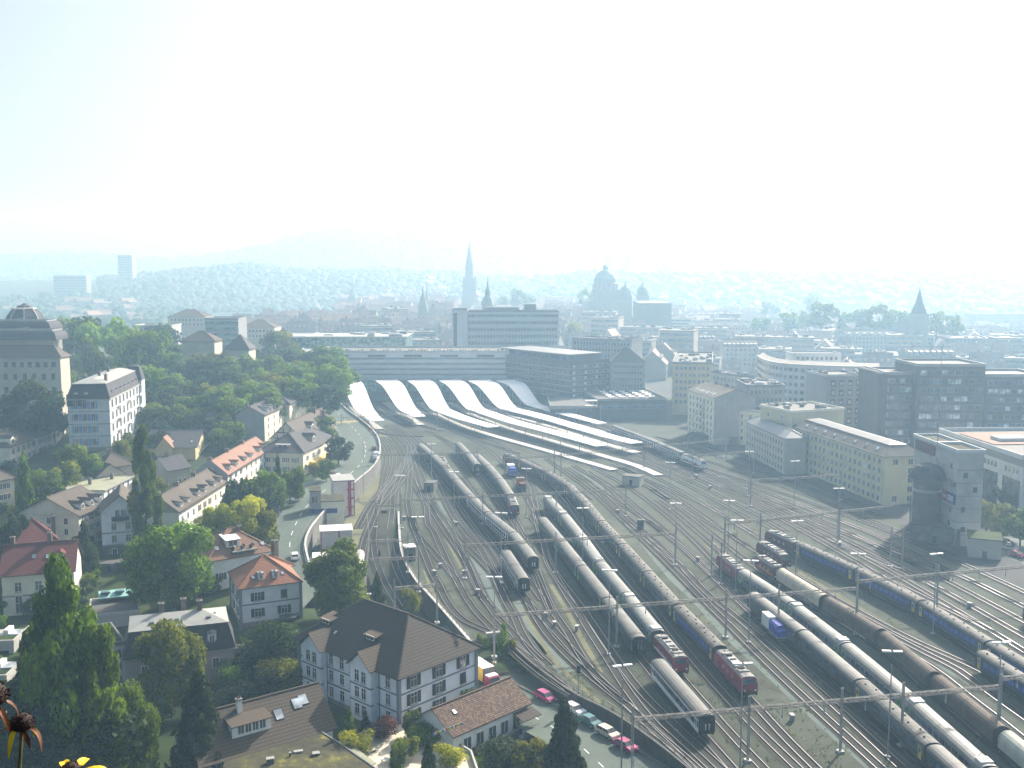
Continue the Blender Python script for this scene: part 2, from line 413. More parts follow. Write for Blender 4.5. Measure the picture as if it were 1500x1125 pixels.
def strip(mb, pts, w0, w1, dz, m):              # ribbon between offsets w0..w1
    a = offs(pts, w0); b = offs(pts, w1)
    for i in range(len(pts)-1):
        z = Vector((0,0,dz)); mb.poly([a[i]+z, a[i+1]+z, b[i+1]+z, b[i]+z], m)
def up(mb):                                     # make every near-flat face look upward
    for k, f in enumerate(mb.f):
        p = [Vector(mb.v[i]) for i in f[:3]]
        if (p[1]-p[0]).cross(p[2]-p[0]).z < 0: mb.f[k] = f[::-1]
    return mb
# ---------------------------------------------------------------- the ground
WALL_TOP = [(640,1700,0)]
yard_left_px = [(1240,1330),(1120,1220),(1010,1128),(967,1093),(913,1055),(880,1036),(846,1020),(820,1003),(793,983),(767,962),(744,940),(727,931)]
cut_wall_px = [(691,940),(645,888),(627,868),(613,853),(596,825),(589,804),(586,772),(585,750)]
yard_left = [G(*p) for p in yard_left_px]
cut_wall = [G(*p) for p in cut_wall_px]
# the road on the left, its right-hand edge along the retaining wall (px, py, height)
road_r_px = [(470,862,2.2),(455,838,3.0),(449,818,3.8),(446,800,4.4),(452,781,4.8),(470,757,5.0),(495,731,5.0),(523,706,5.0),(540,692,5.0),(551,679,5.0),(556,664,5.0),(553,643,5.0),(541,628,5.2),(524,614,5.5),(508,602,5.8),(494,588,6.2)]
road_r = [G(*p) for p in road_r_px]
road_l_px = [(432,905,1.0),(418,868,2.0),(405,835,3.0),(395,805,4.0),(394,788,4.4),(401,755,4.6),(430,727,4.8),(460,708,5.0),(489,694,5.0),(507,679,5.0),(515,663,5.0),(513,652,5.0),(505,640,5.0),(494,625,5.2),(484,612,5.5),(474,600,5.8),(465,588,6.2)]
road_l = [G(*p) for p in road_l_px]
wall_foot = offs([Vector((p.x, p.y, 0)) for p in road_r], 0.6)
yard_poly = [(p.x, p.y) for p in yard_left] + [(p.x, p.y) for p in cut_wall]
yard_poly += [(G(575,745).x, G(575,745).y), (G(538,752).x, G(538,752).y), (G(541,790).x, G(541,790).y), (G(536,840).x, G(536,840).y), (G(530,880).x, G(530,880).y)]
yard_poly += [(p.x, p.y) for p in wall_foot]
yard_poly += [(-110, 600), (150, 600)]
yard_right = [G(*p) for p in [(985,625),(1150,706),(1300,752),(1385,818),(1500,875),(1640,960)]]
yard_poly += [(p.x, p.y) for p in yard_right] + [(330, 60), (90, 60)]
def inside(x, y, poly):
    c = False; j = len(poly)-1
    for i in range(len(poly)):
        xi, yi = poly[i]; xj, yj = poly[j]
        if (yi > y) != (yj > y) and x < (xj-xi)*(y-yi)/(yj-yi)+xi: c = not c
        j = i
    return c
def segdist(x, y, pts):
    b = 1e9
    for i in range(len(pts)-1):
        ax, ay = pts[i][0], pts[i][1]; dx, dy = pts[i+1][0]-ax, pts[i+1][1]-ay
        t = max(0, min(1, ((x-ax)*dx+(y-ay)*dy)/max(1e-9, dx*dx+dy*dy)))
        b = min(b, math.hypot(x-ax-dx*t, y-ay-dy*t))
    return b
def triangulated(poly, z, m):
    bm = bmesh.new(); vs_ = [bm.verts.new((x, y, z)) for x, y in poly]; f = bm.faces.new(vs_)
    bmesh.ops.triangulate(bm, faces=[f]); bm.normal_update()
    for q in bm.faces:
        if q.normal.z < 0: q.normal_flip()
    me = bpy.data.meshes.new('sheet'); bm.to_mesh(me); bm.free(); me.materials.append(MATS[m]); return me
put('ground', triangulated(yard_poly, 0, 'gravel'), kind='structure')
ctrl_px = [(480,1080,-3),(580,1075,-3),(690,1040,-3),(355,925,-1),(440,905,0),(640,1120,-4),(400,1125,-5),(240,1110,-5),(100,1125,-6),(20,1000,-4),(250,1010,-4),
 (170,823,1),(50,905,-2),(120,800,2),(60,780,3),(245,785,3),(300,750,3.5),(395,702,4),(445,698,4.5),(500,690,5),(520,640,5.2),(440,880,1.2),(430,840,2.6),(440,790,4.2),(190,715,4),(110,740,4),
 (20,680,8),(95,655,9),(165,658,13),(60,620,16),(387,650,9),(440,640,7),(300,680,8),(250,650,12),(20,600,16),(400,600,14),(470,600,9),(450,560,16),(380,540,19),(300,540,20),(220,540,20),(120,560,19),(40,560,17),
 (200,480,14),(60,480,10),(500,560,9)]
CT = [G(*p) for p in ctrl_px] + [Vector((-300,100,-6)), Vector((-200,60,-8)), Vector((0,60,-7)), Vector((-400,300,8)), Vector((-500,500,12)), Vector((-500,700,2)), Vector((-200,720,0)), Vector((0,720,0)), Vector((-60,650,2)), Vector((20,110,-5)), Vector((-20,150,-4.2))]
def terrain(x, y):
    sw = sz = 0
    for c in CT:
        d2 = (x-c.x)**2+(y-c.y)**2+30; q = 1/(d2*d2**0.5); sw += q; sz += q*c.z
    return sz/sw
low_poly = yard_poly
cut_floor = [G(*p) for p in [(538,752,0),(541,790,-1.2),(541,830,-1.9),(545,870,-4),(560,905,-5.4),(590,935,-6),(620,960,-6)]]
cut_zone = [(p.x, p.y) for p in cut_floor] + [(p.x, p.y) for p in cut_wall]
def make_terrain():
    X0, X1, Y0, Y1, c = -640, 70, 40, 720, 6.0
    nx, ny = int((X1-X0)/c)+1, int((Y1-Y0)/c)+1; V = []; Fs = []
    bl = [(p.x, p.y) for p in yard_left]; bc = [(p.x, p.y) for p in cut_wall+cut_floor]; br = [(p.x, p.y) for p in wall_foot]; rl = [((a.x+b.x)/2, (a.y+b.y)/2) for a, b in zip(road_l, road_r)]
    for j in range(ny):
        for i in range(nx):
            x, y = X0+i*c, Y0+j*c
            low = inside(x, y, yard_poly) or inside(x, y, cut_zone) or segdist(x, y, br) < 6 or segdist(x, y, bl) < 5 or segdist(x, y, bc) < 5
            z = -9.0 if low else terrain(x, y)
            if not low and y > 180 and segdist(x, y, rl) < 16:
                k = min(range(len(road_l)), key=lambda i: (road_l[i].x-x)**2+(road_l[i].y-y)**2); z = min(z, road_l[k].z-.5)
            V.append((x, y, z))
    for j in range(ny-1):
        for i in range(nx-1):
            a = j*nx+i; Fs.append((a, a+1, a+nx+1, a+nx))
    me = bpy.data.meshes.new('terrain'); me.from_pydata(V, [], Fs); me.materials.append(MATS['lawn'])
    me.polygons.foreach_set('use_smooth', [True]*len(Fs)); put('terrain', me, kind='structure')
make_terrain()
mb = MB()
mb.poly([(60,-60,-.03),(2600,-60,-.03),(2600,700,-.03),(60,700,-.03)], 'city_street')
mb.obj('city_ground', kind='structure')
mb = MB(); mb.poly([(-2600,700,-.06),(2600,700,-.06),(2600,3550,-.06),(-2600,3550,-.06)], 'far_land'); mb.obj('far_ground', kind='structure')
mb = MB(); mb.poly([(-2600,-60,-9.2),(70,-60,-9.2),(70,705,-9.2),(-2600,705,-9.2)], 'lawn'); mb.obj('low_ground', kind='structure')
# hills
def ridge(name, D, prof, front, back, m, seed, rough=4.0):
    rr = random.Random(seed); xs = [p[0] for p in prof]; V = []; Fs = []; nx = 150; ny = 16
    wx = [(px-750)/F*D for px in xs]; hz = [H + D*(392-y)/F for _, y in prof]
    ph = [rr.uniform(0, 6.28) for _ in range(6)]
    def top(x): return float(np.interp(x, wx, hz)) + rough*sum(math.sin(x*0.006*(k+1)*1.7+ph[k])/(k+1.5) for k in range(6))*0.6
    def hgt(x, y):
        t = (y-D)/(front if y < D else back)
        return max(-2, (top(x)+2)*math.exp(-(t*t)*2.2)*1.0 - 2)
    for j in range(ny):
        y = D-front*1.25 + (front*1.25+back*1.1)*j/(ny-1)
        for i in range(nx):
            x = wx[0] + (wx[-1]-wx[0])*i/(nx-1); V.append((x, y, hgt(x, y)))
    for j in range(ny-1):
        for i in range(nx-1):
            a = j*nx+i; Fs.append((a, a+1, a+nx+1, a+nx))
    me = bpy.data.meshes.new(name); me.from_pydata(V, [], Fs); me.materials.append(MATS[m])
    me.polygons.foreach_set('use_smooth', [True]*len(Fs)); put('hills', me, kind='structure')
    return hgt
far_h = ridge('hills', 3250, [(-420,385),(-200,376),(0,372),(120,368),(250,378),(300,373),(350,365),(400,355),(430,347),(470,338),(520,332),(560,334),(600,336),(650,341),(700,345),(760,347),(800,352),(850,360),(900,370),(960,380),(1060,388),(1300,389),(1500,392),(1900,396)], 500, 200, 'forest_floor', 3, 3)
mid_h = ridge('hills', 2250, [(-500,408),(-100,408),(60,406),(130,408),(200,404),(250,399),(300,392),(340,387),(370,385),(400,389),(450,395),(520,396),(560,393),(600,398),(650,400),(720,403),(800,402),(860,397),(900,396),(960,399),(1030,399),(1100,397),(1200,396),(1300,394),(1400,397),(1500,398),(1700,398),(2000,400)], 620, 300, 'forest_floor', 5, 3)

# ---------------------------------------------------------------- roads
def ruled(name, A, B, m, n=40, dz=0, kind='structure'):
    a, b = Line(A), Line(B); q = MB()
    for i in range(n):
        t0, t1 = i/n, (i+1)/n; z = Vector((0,0,dz))
        q.poly([a.at(a.L[-1]*t0)+z, b.at(b.L[-1]*t0)+z, b.at(b.L[-1]*t1)+z, a.at(a.L[-1]*t1)+z], m)
    return up(q).obj(name, kind=kind)
ruled('road', road_l, road_r, 'asphalt')
Lr, Ll = Line(road_r), Line(road_l)
def on_road(f, s, dz=0.0):                    # s 0 left .. 1 right, f along
    return Ll.at(Ll.L[-1]*f).lerp(Lr.at(Lr.L[-1]*f), s) + Vector((0,0,dz))
def dash(name, f0, f1, s, w, m, dz=.012):
    q = MB(); p = [on_road(f0+(f1-f0)*i/4, s) for i in range(5)]; strip(q, p, -w/2, w/2, dz, m); return up(q).obj(name, kind='structure')
for k in range(26):
    f = .12+k*.032; dash('lane_marking', f, f+.013, .5, .16, 'marking')
q = MB()
for i in range(60):
    strip(q, [on_road(.02+.96*i/60, .965), on_road(.02+.96*(i+1)/60, .965)], -.08, .08, .012, 'marking')
up(q).obj('edge_line', kind='structure')
q = MB()                                         # kerb line curving inside the road by the yard wall
for i in range(30):
    strip(q, [on_road(.03+.25*i/30, .80), on_road(.03+.25*(i+1)/30, .80)], -.12, .12, .10, 'old_concrete')
up(q).obj('kerb', kind='structure')
for k in range(9):                               # zebra crossing
    a = on_road(.775, .06+k*.1, .012); b = on_road(.775, .11+k*.1, .012); c = on_road(.787, .11+k*.1, .012); d = on_road(.787, .06+k*.1, .012)
    q = MB(); q.poly([a, b, c, d], 'marking_yellow'); up(q).obj('crossing_stripe', kind='structure')
# pavement on the house side
ruled('pavement', offs(road_l, -3.2), offs(road_l, 0.0), 'paved', dz=.12)
# retaining wall with a pale parapet
def wall_along(name, pts, zb, h, th, m, mcap, label, caph=.25, rail=False):
    q = MB(); L_ = Line(pts, 4).p; a = offs(L_, 0); b = offs(L_, th)
    for i in range(len(L_)-1):
        za, zc = L_[i].z+h, L_[i+1].z+h
        for s_, e_ in ((a, 1), (b, 0)):
            f = [Vector((s_[i].x, s_[i].y, zb if isinstance(zb, (int, float)) else zb(i))), Vector((s_[i+1].x, s_[i+1].y, zb if isinstance(zb, (int, float)) else zb(i+1))), Vector((s_[i+1].x, s_[i+1].y, zc)), Vector((s_[i].x, s_[i].y, za))]
            q.poly(f if e_ else f[::-1], m)
    o = q.obj(name, label=label, cat='wall')
    c = MB(); a = offs(L_, -.06); b = offs(L_, th+.06)
    for i in range(len(L_)-1):
        z0, z1 = L_[i].z+h, L_[i+1].z+h
        A, B, C_, D_ = a[i], a[i+1], b[i+1], b[i]
        t = [Vector((A.x,A.y,z0+caph)), Vector((B.x,B.y,z1+caph)), Vector((C_.x,C_.y,z1+caph)), Vector((D_.x,D_.y,z0+caph))]
        u_ = [Vector((A.x,A.y,z0)), Vector((B.x,B.y,z1)), Vector((C_.x,C_.y,z1)), Vector((D_.x,D_.y,z0))]
        c.poly(t[::-1], mcap); c.poly([u_[0],u_[1],t[1],t[0]], mcap); c.poly([u_[3],t[3],t[2],u_[2]], mcap)
    c.obj('coping', o)
    return o, L_
wall_along('retaining_wall', [p for p in road_r], -9, .75, .35, 'old_concrete', 'concrete', 'curved concrete retaining wall with pale parapet along the road')
wl, wl_pts = wall_along('retaining_wall', offs([Vector(p) for p in yard_left], -.35), -9, .2, .3, 'dark_wall', 'dark_wall', 'long low retaining wall between the parked cars and the tracks')
wall_along('retaining_wall', offs([Vector(p) for p in cut_wall], -.5), -9, .1, .5, 'dark_wall', 'concrete', 'curved wall dropping from the yard to the sunken tracks', .15)
wall_along('retaining_wall', [G(*p) for p in [(538,752),(541,790),(536,840),(530,880)]], -9, .05, .3, 'dark_wall', 'dark_wall', 'low wall between the sunken tracks and the tank wagon', .12)
def fence(pts, label, h=1.1, gap=2.6, z=.6):
    r_ = root('railing', pts[0], 0, label, 'railing'); L_ = Line(pts, gap).p; b = Vector(pts[0])
    for s_ in (h*.55, h):
        q = MB()
        for i in range(len(L_)-1): q.bar(L_[i]+Vector((0,0,z+s_))-b, L_[i+1]+Vector((0,0,z+s_))-b, .06, .06, 'rust_steel')
        q.obj('rail', r_, uv=False)
    for p in L_:
        q = MB(); q.box(-.05,.05,-.05,.05,z,z+h,'rust_steel','b'); q.obj('post', r_, uv=False, loc=p-b)
fence(offs([Vector(p) for p in yard_left[1:]], -.2), 'rusty two rail fence on the wall above the parked cars')
fence(offs([Vector(p) for p in cut_wall[:6]], -.3), 'thin railing above the sunken tracks', z=.3)
q = MB(); a, b = G(712,934,0), G(738,931,0); q.box(0, (b-a).length, -.4, .4, -7, 1.0, 'pale_concrete')
q.obj('parapet', label='short pale concrete parapet where the sunken tracks go under', cat='parapet', loc=a, rz=math.atan2(b.y-a.y, b.x-a.x))
# the lower road by the parked cars
lr_r = [p + Vector((0,0,-1.9)) for p in offs([Vector(q) for q in yard_left], -.5)]
lr_r = [Vector((p.x, p.y, -1.9)) for p in lr_r]
lr_w = [16,16,15,14.5,13.5,13,13,13,14,16,16,14]
lr_l = [a + (b-a) for a, b in zip(lr_r, [offs(lr_r, -wd)[i] for i, wd in enumerate(lr_w)])]
ruled('road', lr_l, lr_r, 'asphalt', dz=0)
q = MB(); q.poly([G(640,985,-1.92), G(770,985,-1.92), G(735,925,-1.92), G(655,915,-1.92), G(600,930,-1.92)], 'asphalt'); up(q).obj('road', kind='structure')
def lr(f, s, dz=0.0):
    a, b = LRL, LRR; return a.at(a.L[-1]*f).lerp(b.at(b.L[-1]*f), s) + Vector((0,0,dz))
LRL, LRR = Line(lr_l), Line(lr_r)
for k in range(16):
    f0 = .25+k*.05; q = MB(); strip(q, [lr(f0,.36), lr(f0+.018,.36)], -.08, .08, .012, 'marking'); up(q).obj('lane_marking', kind='structure')
q = MB(); pts = [G(*p, -1.9) for p in [(756,1003),(783,1017),(835,1043),(880,1068),(930,1098),(985,1130)]]
L_ = Line(pts, 3).p
for i in range(len(L_)-1): q.bar(L_[i]+Vector((0,0,.12)), L_[i+1]+Vector((0,0,.12)), .45, .3, 'old_concrete')
q.obj('kerb', kind='structure')
# grass triangle at the road fork
tri = [G(*p, -1.9) for p in [(690,968),(733,990),(766,983),(752,960),(726,938),(700,936)]]
q = MB(); q.prism([(p.x, p.y) for p in tri], -2.0, -1.4, 'old_concrete', 'lawn'); q.obj('grass_island', kind='structure')
# dirt, paved and sandy patches in the yard
def patch(name, px, m, z=.004):
    pts = [G(*p) for p in px]; q = MB(); q.poly([(p.x, p.y, z) for p in pts], m); up(q).obj(name, kind='structure')
def lane(name, px, w, m, z=.006):
    q = MB(); strip(q, Line([G(*p) for p in px], 6).p, -w/2, w/2, z, m); up(q).obj(name, kind='structure')
lane('service_path', [(855,690),(884,718),(905,738),(925,768),(950,800),(990,848),(1020,876),(1075,935),(1130,985),(1200,1050),(1290,1130)], 3.4, 'paved')
lane('service_path', [(1000,838),(1035,872),(1052,892)], 4.2, 'paved', .007)
lane('service_path', [(1150,905),(1250,990),(1380,1090),(1460,1150)], 2.4, 'paved')
lane('service_path', [(1200,860),(1320,935),(1440,1010),(1540,1075)], 2.8, 'paved')
lane('service_path', [(640,735),(672,775),(715,850),(745,905),(790,960)], 4.0, 'paved')
lane('service_path', [(757,880),(785,925),(830,985)], 3.4, 'paved')
lane('dirt_strip', [(640,762),(660,800),(676,832)], 1.0, 'sandy', .009)
lane('dirt_strip', [(622,835),(633,865),(646,888),(680,930)], .9, 'sandy', .009)
lane('dirt_strip', [(765,890),(790,935),(818,975),(850,1005),(880,1030)], .9, 'sandy', .009)
lane('dirt_strip', [(806,855),(828,890),(860,950),(880,985)], 1.1, 'sandy', .009)
lane('dirt_strip', [(800,725),(818,740),(824,752)], 1.2, 'sandy', .009)
lane('dirt_strip', [(1095,800),(1150,835),(1205,868)], 1.3, 'sandy', .009)
lane('dirt_strip', [(1170,838),(1300,915),(1430,995)], 1.2, 'sandy', .009)
lane('dirt_strip', [(1010,785),(1040,805)], 1.2, 'sandy', .009)
lane('dirt_strip', [(888,742),(905,752)], 1.4, 'sandy', .009)
patch('dirt_patch', [(500,775),(522,735),(540,745),(528,800),(505,815)], 'sandy')
patch('dirt_patch', [(553,630),(575,643),(566,650),(556,640)], 'sandy')
patch('dirt_patch', [(524,715),(552,690),(562,705),(545,735),(527,735)], 'sandy')
patch('ballast_field', [(560,622),(640,618),(735,600),(760,590),(800,592),(930,630),(985,660),(960,700),(880,690),(800,672),(720,648),(640,640),(575,640)], 'ballast', .002)  # dark ballast; its tone also stands for shade around the wave roofs
patch('dirt_patch', [(800,950),(815,945),(822,962),(810,965)], 'sandy')
# ---------------------------------------------------------------- railway tracks
TR = {}
def track(key, px, z=0.0, world=None, bed=True, lift=0.0):
    pts = world or [G(p[0], p[1], p[2] if len(p) > 2 else z) for p in px]
    if world is None and z > 1: pts = [Vector((p.x, p.y, 0)) for p in pts]
    ln = Line(pts, 4.0); TR[key] = ln; n = len(TR); dz = Vector((0, 0, .012 + .0045*(n % 9)))
    q = MB(); strip(q, ln.p, -1.55, 1.55, dz.z, 'ballast'); o = up(q).obj('railway_track', kind='structure')
    for s_ in (-.75, .75):
        r_ = MB(); c = offs(ln.p, s_)
        a, b = offs(c, -.06), offs(c, .06); a2, b2 = offs(c, -.15), offs(c, .15); zt = Vector((0,0,.24)); z0 = Vector((0,0,.02))
        for i in range(len(c)-1):
            r_.poly([a[i]+zt, a[i+1]+zt, b[i+1]+zt, b[i]+zt], 'rail_top')
            r_.poly([a2[i]+z0, a2[i+1]+z0, a[i+1]+zt, a[i]+zt], 'rail_side')
            r_.poly([b[i]+zt, b[i+1]+zt, b2[i+1]+z0, b2[i]+z0], 'rail_side')
        up(r_).obj('rail', o, uv=False)
    sl_ = MB(); d = 0.0
    while d < ln.L[-1]:
        p = ln.at(d)
        if p.y < 330 and p.y > 120:
            t = (ln.at(d+.5)-p).normalized(); e = Vector((t.y, -t.x, 0)); f_ = t*.13; zt = Vector((0,0,.085))
            sl_.poly([p-e*1.3-f_+zt, p+e*1.3-f_+zt, p+e*1.3+f_+zt, p-e*1.3+f_+zt], 'sleeper')
        d += .65
    if sl_.f: up(sl_).obj('sleepers', o, uv=False, kind='stuff')
    return ln
Z4 = 4.0
track('T1', [(600,640),(618,652),(633,664),(645,675),(653,683),(667,701),(687,723),(711,747),(729,763),(747,776),(757,785),(766,797),(776,809),(783,819),(792,838),(806,868)], Z4)
t1 = TR['T1']
track('B3', [(590,640),(606,655),(622,672),(645,700),(668,727),(695,765),(722,802),(746.7,838),(773,882),(783,901),(803,931),(830,960),(855,983),(880,1004),(925,1040),(963,1076),(1000,1108),(1040,1145)])
track('B4', [(786,835),(795,860),(803,880),(812,899),(832,928),(849,958),(867,984),(887,1004),(910,1025),(945,1058)])
track('B5', [(735,670),(755,688),(766,698),(777,712),(783,735),(787,753),(791,771),(796,793),(802,824),(814,845),(835,880),(845,895),(869,934),(890,966),(911,1000),(927,1023),(957,1060),(987,1088),(1024,1123),(1050,1148)])
track('B5x', [(783,745),(789,775),(797,800),(806,826),(822,852),(850,888),(873,922),(900,962),(925,997),(951,1027),(985,1060),(1022,1095),(1060,1130)])
track('C1', [(775,735),(800,765),(824,793),(852,828),(884,868),(912,903),(940,938),(965,968),(1000,1008),(1033,1046),(1060,1075),(1100,1118)], Z4)
track('C2', [(790,715),(812,738),(828,755),(838.7,773),(861,793),(873,813),(887,833),(904,853),(924,874.7),(937,893),(958.7,920),(976,936),(996,960),(1030,997),(1080,1050),(1140,1110)], Z4)
track('C3', [(800,700),(822,725),(845,756),(875,795),(903,830),(930,862),(955,890),(985,928),(1018,970),(1060,1018),(1110,1070),(1170,1128)])
track('C4', [(745,665),(770,676),(787,683),(806.7,693),(840,714.7),(857,733),(868,750),(890.7,772),(913,797),(934.7,820),(950.7,838.7),(970.7,857),(997,890),(1030.7,920),(1052,944),(1075,969),(1104,998),(1160,1055),(1230,1120)], Z4)
track('D1', [(800,672),(835,697),(860,715),(889,740),(934.7,784),(980,828),(1027,876),(1077,925),(1120,968),(1180,1025),(1240,1080),(1300,1135)])
track('D2', [(830,685),(870,712),(905,745),(945,780),(990,822),(1036,870),(1085,910),(1135,955),(1195,1010),(1255,1065),(1320,1125)])
track('D3', [(840,682),(885,710),(925,745),(965,775),(1010,812),(1060,860),(1100,898),(1135,930),(1195,985),(1265,1045),(1350,1118)])
track('EA', [(860,675),(905,703),(950,737),(1000,778),(1050,823),(1108,872),(1148,900),(1190.7,936),(1228,968),(1268,1001),(1302.7,1028),(1332,1058),(1366.7,1090),(1420,1138)], Z4)
track('EB', [(870,670),(925,700),(975,735),(1020,774),(1072,823),(1105,846),(1153,876),(1206.7,918),(1249,949),(1302.7,994),(1358.7,1041),(1393,1072),(1447,1121),(1500,1168)], Z4)
track('EC', [(890,668),(950,697),(1005,732),(1055,770),(1113,812),(1153,838),(1188,860),(1217,877),(1265,904),(1313,938),(1345,966),(1393,1004),(1425,1030),(1460,1058),(1500,1092),(1560,1140)], Z4)
track('EE', [(900,665),(960,694),(1020,729),(1065,760),(1113,790),(1169,823),(1250,866),(1340,911),(1444,956),(1481,980),(1560,1030)], Z4)
track('ED', [(905,660),(970,688),(1030,720),(1080,748),(1129,776),(1180,799),(1206.7,812),(1265,836),(1313,860),(1340,873),(1380,897),(1433,929),(1478.7,955.7),(1540,992)], Z4)
for k in range(6):
    a = [(850,628,0),(930,655+2*k,0),(990,673+3.2*k,0),(1050,692+4.6*k,0),(1150,724+8*k,0),(1300,778+14.5*k,0),(1400,822+18*k,0),(1560,895+24*k,0)]
    track('R%d' % k, a)
track('R0', [(840,612),(900,636),(960,660),(1030,690),(1100,712),(1170,740),(1300,790)], 0)
track('S1', [(985,660),(1080,690),(1160,718),(1240,748),(1300,772),(1400,815)])
track('S2', [(1000,652),(1090,682),(1160,706),(1230,732),(1290,756)])
track('S3', [(1010,645),(1090,672),(1150,692),(1220,720),(1270,742)])
track('S4', [(960,640),(1010,652),(1060,672),(1110,690)])
# left side of the throat
track('SL1', [(600,650,0),(598,668,0),(580,695,0),(564,718,0),(553,742,0),(548.5,773,-.6),(547.5,799,-1.5),(551,820,-2.3),(558.7,843,-3.2),(571,867,-4.1),(581,883,-4.7),(612,925,-5.9)])
track('SL2', [(570,640,0),(584,658,0),(590,672,0),(584,700,0),(576,724,0),(574.5,747,-.1),(571.3,780,-1.2),(573,805,-2.0),(580.5,833,-3.0),(592.7,858,-3.9),(612.7,889,-5.2),(646,930,-6.1)])
A_ = offs([p+Vector((0,0,-.06)) for p in TR['SL1'].p], -6.5); B_ = offs([p+Vector((0,0,-.06)) for p in TR['SL2'].p], 8)
A_ = [p for p in A_ if p.y < G(0,747).y]; B_ = [p for p in B_ if p.y < G(0,747).y]
ruled('track_cutting', A_, B_, 'ballast')
track('A3', [(556,645),(566,662),(567,680),(563,700),(558,725),(547,760),(535,790),(527,830),(523,850)])
track('A3b', [(560,640),(575,660),(577,680),(570,705),(556,722),(540,745),(524,775)])
track('A4', [(565,630),(588,652),(600,680),(600,710),(598,735),(599.5,747),(605,769),(613.5,790.7),(622.7,814.7),(633,840),(644,860),(656,884),(680,910),(727,931),(748,948),(766,965),(785,981),(812,1001),(840,1018)])
track('A6', [(572,632),(590,645),(602,665),(608,690),(618,720),(625,745),(628,771),(634,777),(644,799),(657,827),(672,857),(688,884),(703,903),(727,927),(748,944),(766,958),(785,973),(806,992),(832,1012)])
track('A7', [(575,628),(592,638),(604,655),(612,680),(624,712),(637,744),(657,771),(673,803),(687,833),(699,862),(714,885),(729,905),(752,929),(770.7,949),(790,968)])
track('A8', [(580,626),(602,640),(618,660),(632,690),(648,725),(668,763),(687,787),(702,803),(718.7,833),(734.7,868),(742.7,885),(752,901),(765,930),(782,955),(803,975)])
track('A9', [(610,700),(625,735),(650,775),(668,800),(684,825),(697,852),(710,881)])
track('XA', [(548,735),(575,705),(600,670),(606,655)])
track('XB', [(558,742),(588,705),(606,675)])
track('XC', [(588,665),(598,690),(608,712),(622,735)])
track('M1', [(600,634),(622,652),(640,672),(655,700),(672,722),(700,758),(735,800),(765,838),(795,880)])
track('N1', [(625,630),(650,645),(672,663),(695,690),(722,728),(745,755),(765,790)])
track('T3', [(640,625),(670,642),(692,660),(717,683),(730.7,698.7),(738.7,710),(746.7,721),(754.7,742),(766,765),(778,790)], Z4)
track('N3', [(660,630),(700,648),(727,668),(745,690),(760,712),(772,728),(782,748)])
track('N4', [(690,632),(740,655),(778,685),(812,720),(833,745)])
def at_y(ln, Y):
    return min(ln.p, key=lambda q: abs(q.y-Y))
def between(k, a, b, t, Y0, Y1):                  # an extra track laid between two others
    n = 14; track(k, None, world=[at_y(TR[a], Y0+(Y1-Y0)*i/n).lerp(at_y(TR[b], Y0+(Y1-Y0)*i/n), t) for i in range(n+1)])
between('I1', 'EB', 'EC', .5, 330, 125); between('I2', 'EC', 'EE', .38, 260, 125); between('I3', 'EC', 'EE', .7, 230, 130); between('I4', 'ED', 'R5', .5, 300, 185); between('I5', 'A8', 'B3', .5, 330, 235); between('I6', 'T1', 'N1', .55, 370, 300); between('I7', 'ED', 'R5', .4, 420, 300); between('I8', 'D1', 'C4', .42, 420, 330); between('I9', 'ED', 'R5', .7, 400, 290)
def crossover(k, a, b, Y0, Y1):
    p, q_ = at_y(TR[a], Y0), at_y(TR[b], Y1); p0, q0 = at_y(TR[a], Y0+14), at_y(TR[b], Y1-14); track(k, None, world=[p0, p, p.lerp(q_, .5), q_, q0])
for i, (a, b, Y0, Y1) in enumerate([('D1','D2',300,255),('D2','D3',345,300),('R5','R4',245,205),('R4','R3',280,235),('R3','R2',315,270),('R2','R1',285,240),('EC','EE',330,285),('EE','ED',370,320),('C4','C3',385,335),('B3','B4',225,185),('A7','A8',290,245),('A4','A6',290,245),('N1','T3',330,295),('B5','C1',300,255),('ED','I4',290,250),('R1','R2',370,320),('R3','R4',390,345)]): crossover('X%d' % i, a, b, Y0, Y1)
# platform lines
PL = {'c1': [(500,585),(515,607),(545,630),(575,638),(620,640)], 'c2': [(545,585),(575,607),(610,622),(650,632)], 'c2b': [(560,585),(590,605),(640,622),(700,645),(760,665)],
 'c3': [(615,590),(650,610),(700,628),(760,645),(830,665),(900,690)], 'c3b': [(640,590),(665,603),(720,620),(790,642),(860,662),(940,690)],
 'c4': [(690,590),(715,602),(780,622),(860,645),(950,672)], 'c4b': [(702,590),(730,602),(800,620),(880,642),(950,662)], 'c5': [(735,590),(760,602),(820,614),(880,630),(960,655)], 'c6': [(775,590),(800,602),(850,615),(910,632)]}
for k, v in PL.items(): track('P'+k, v)

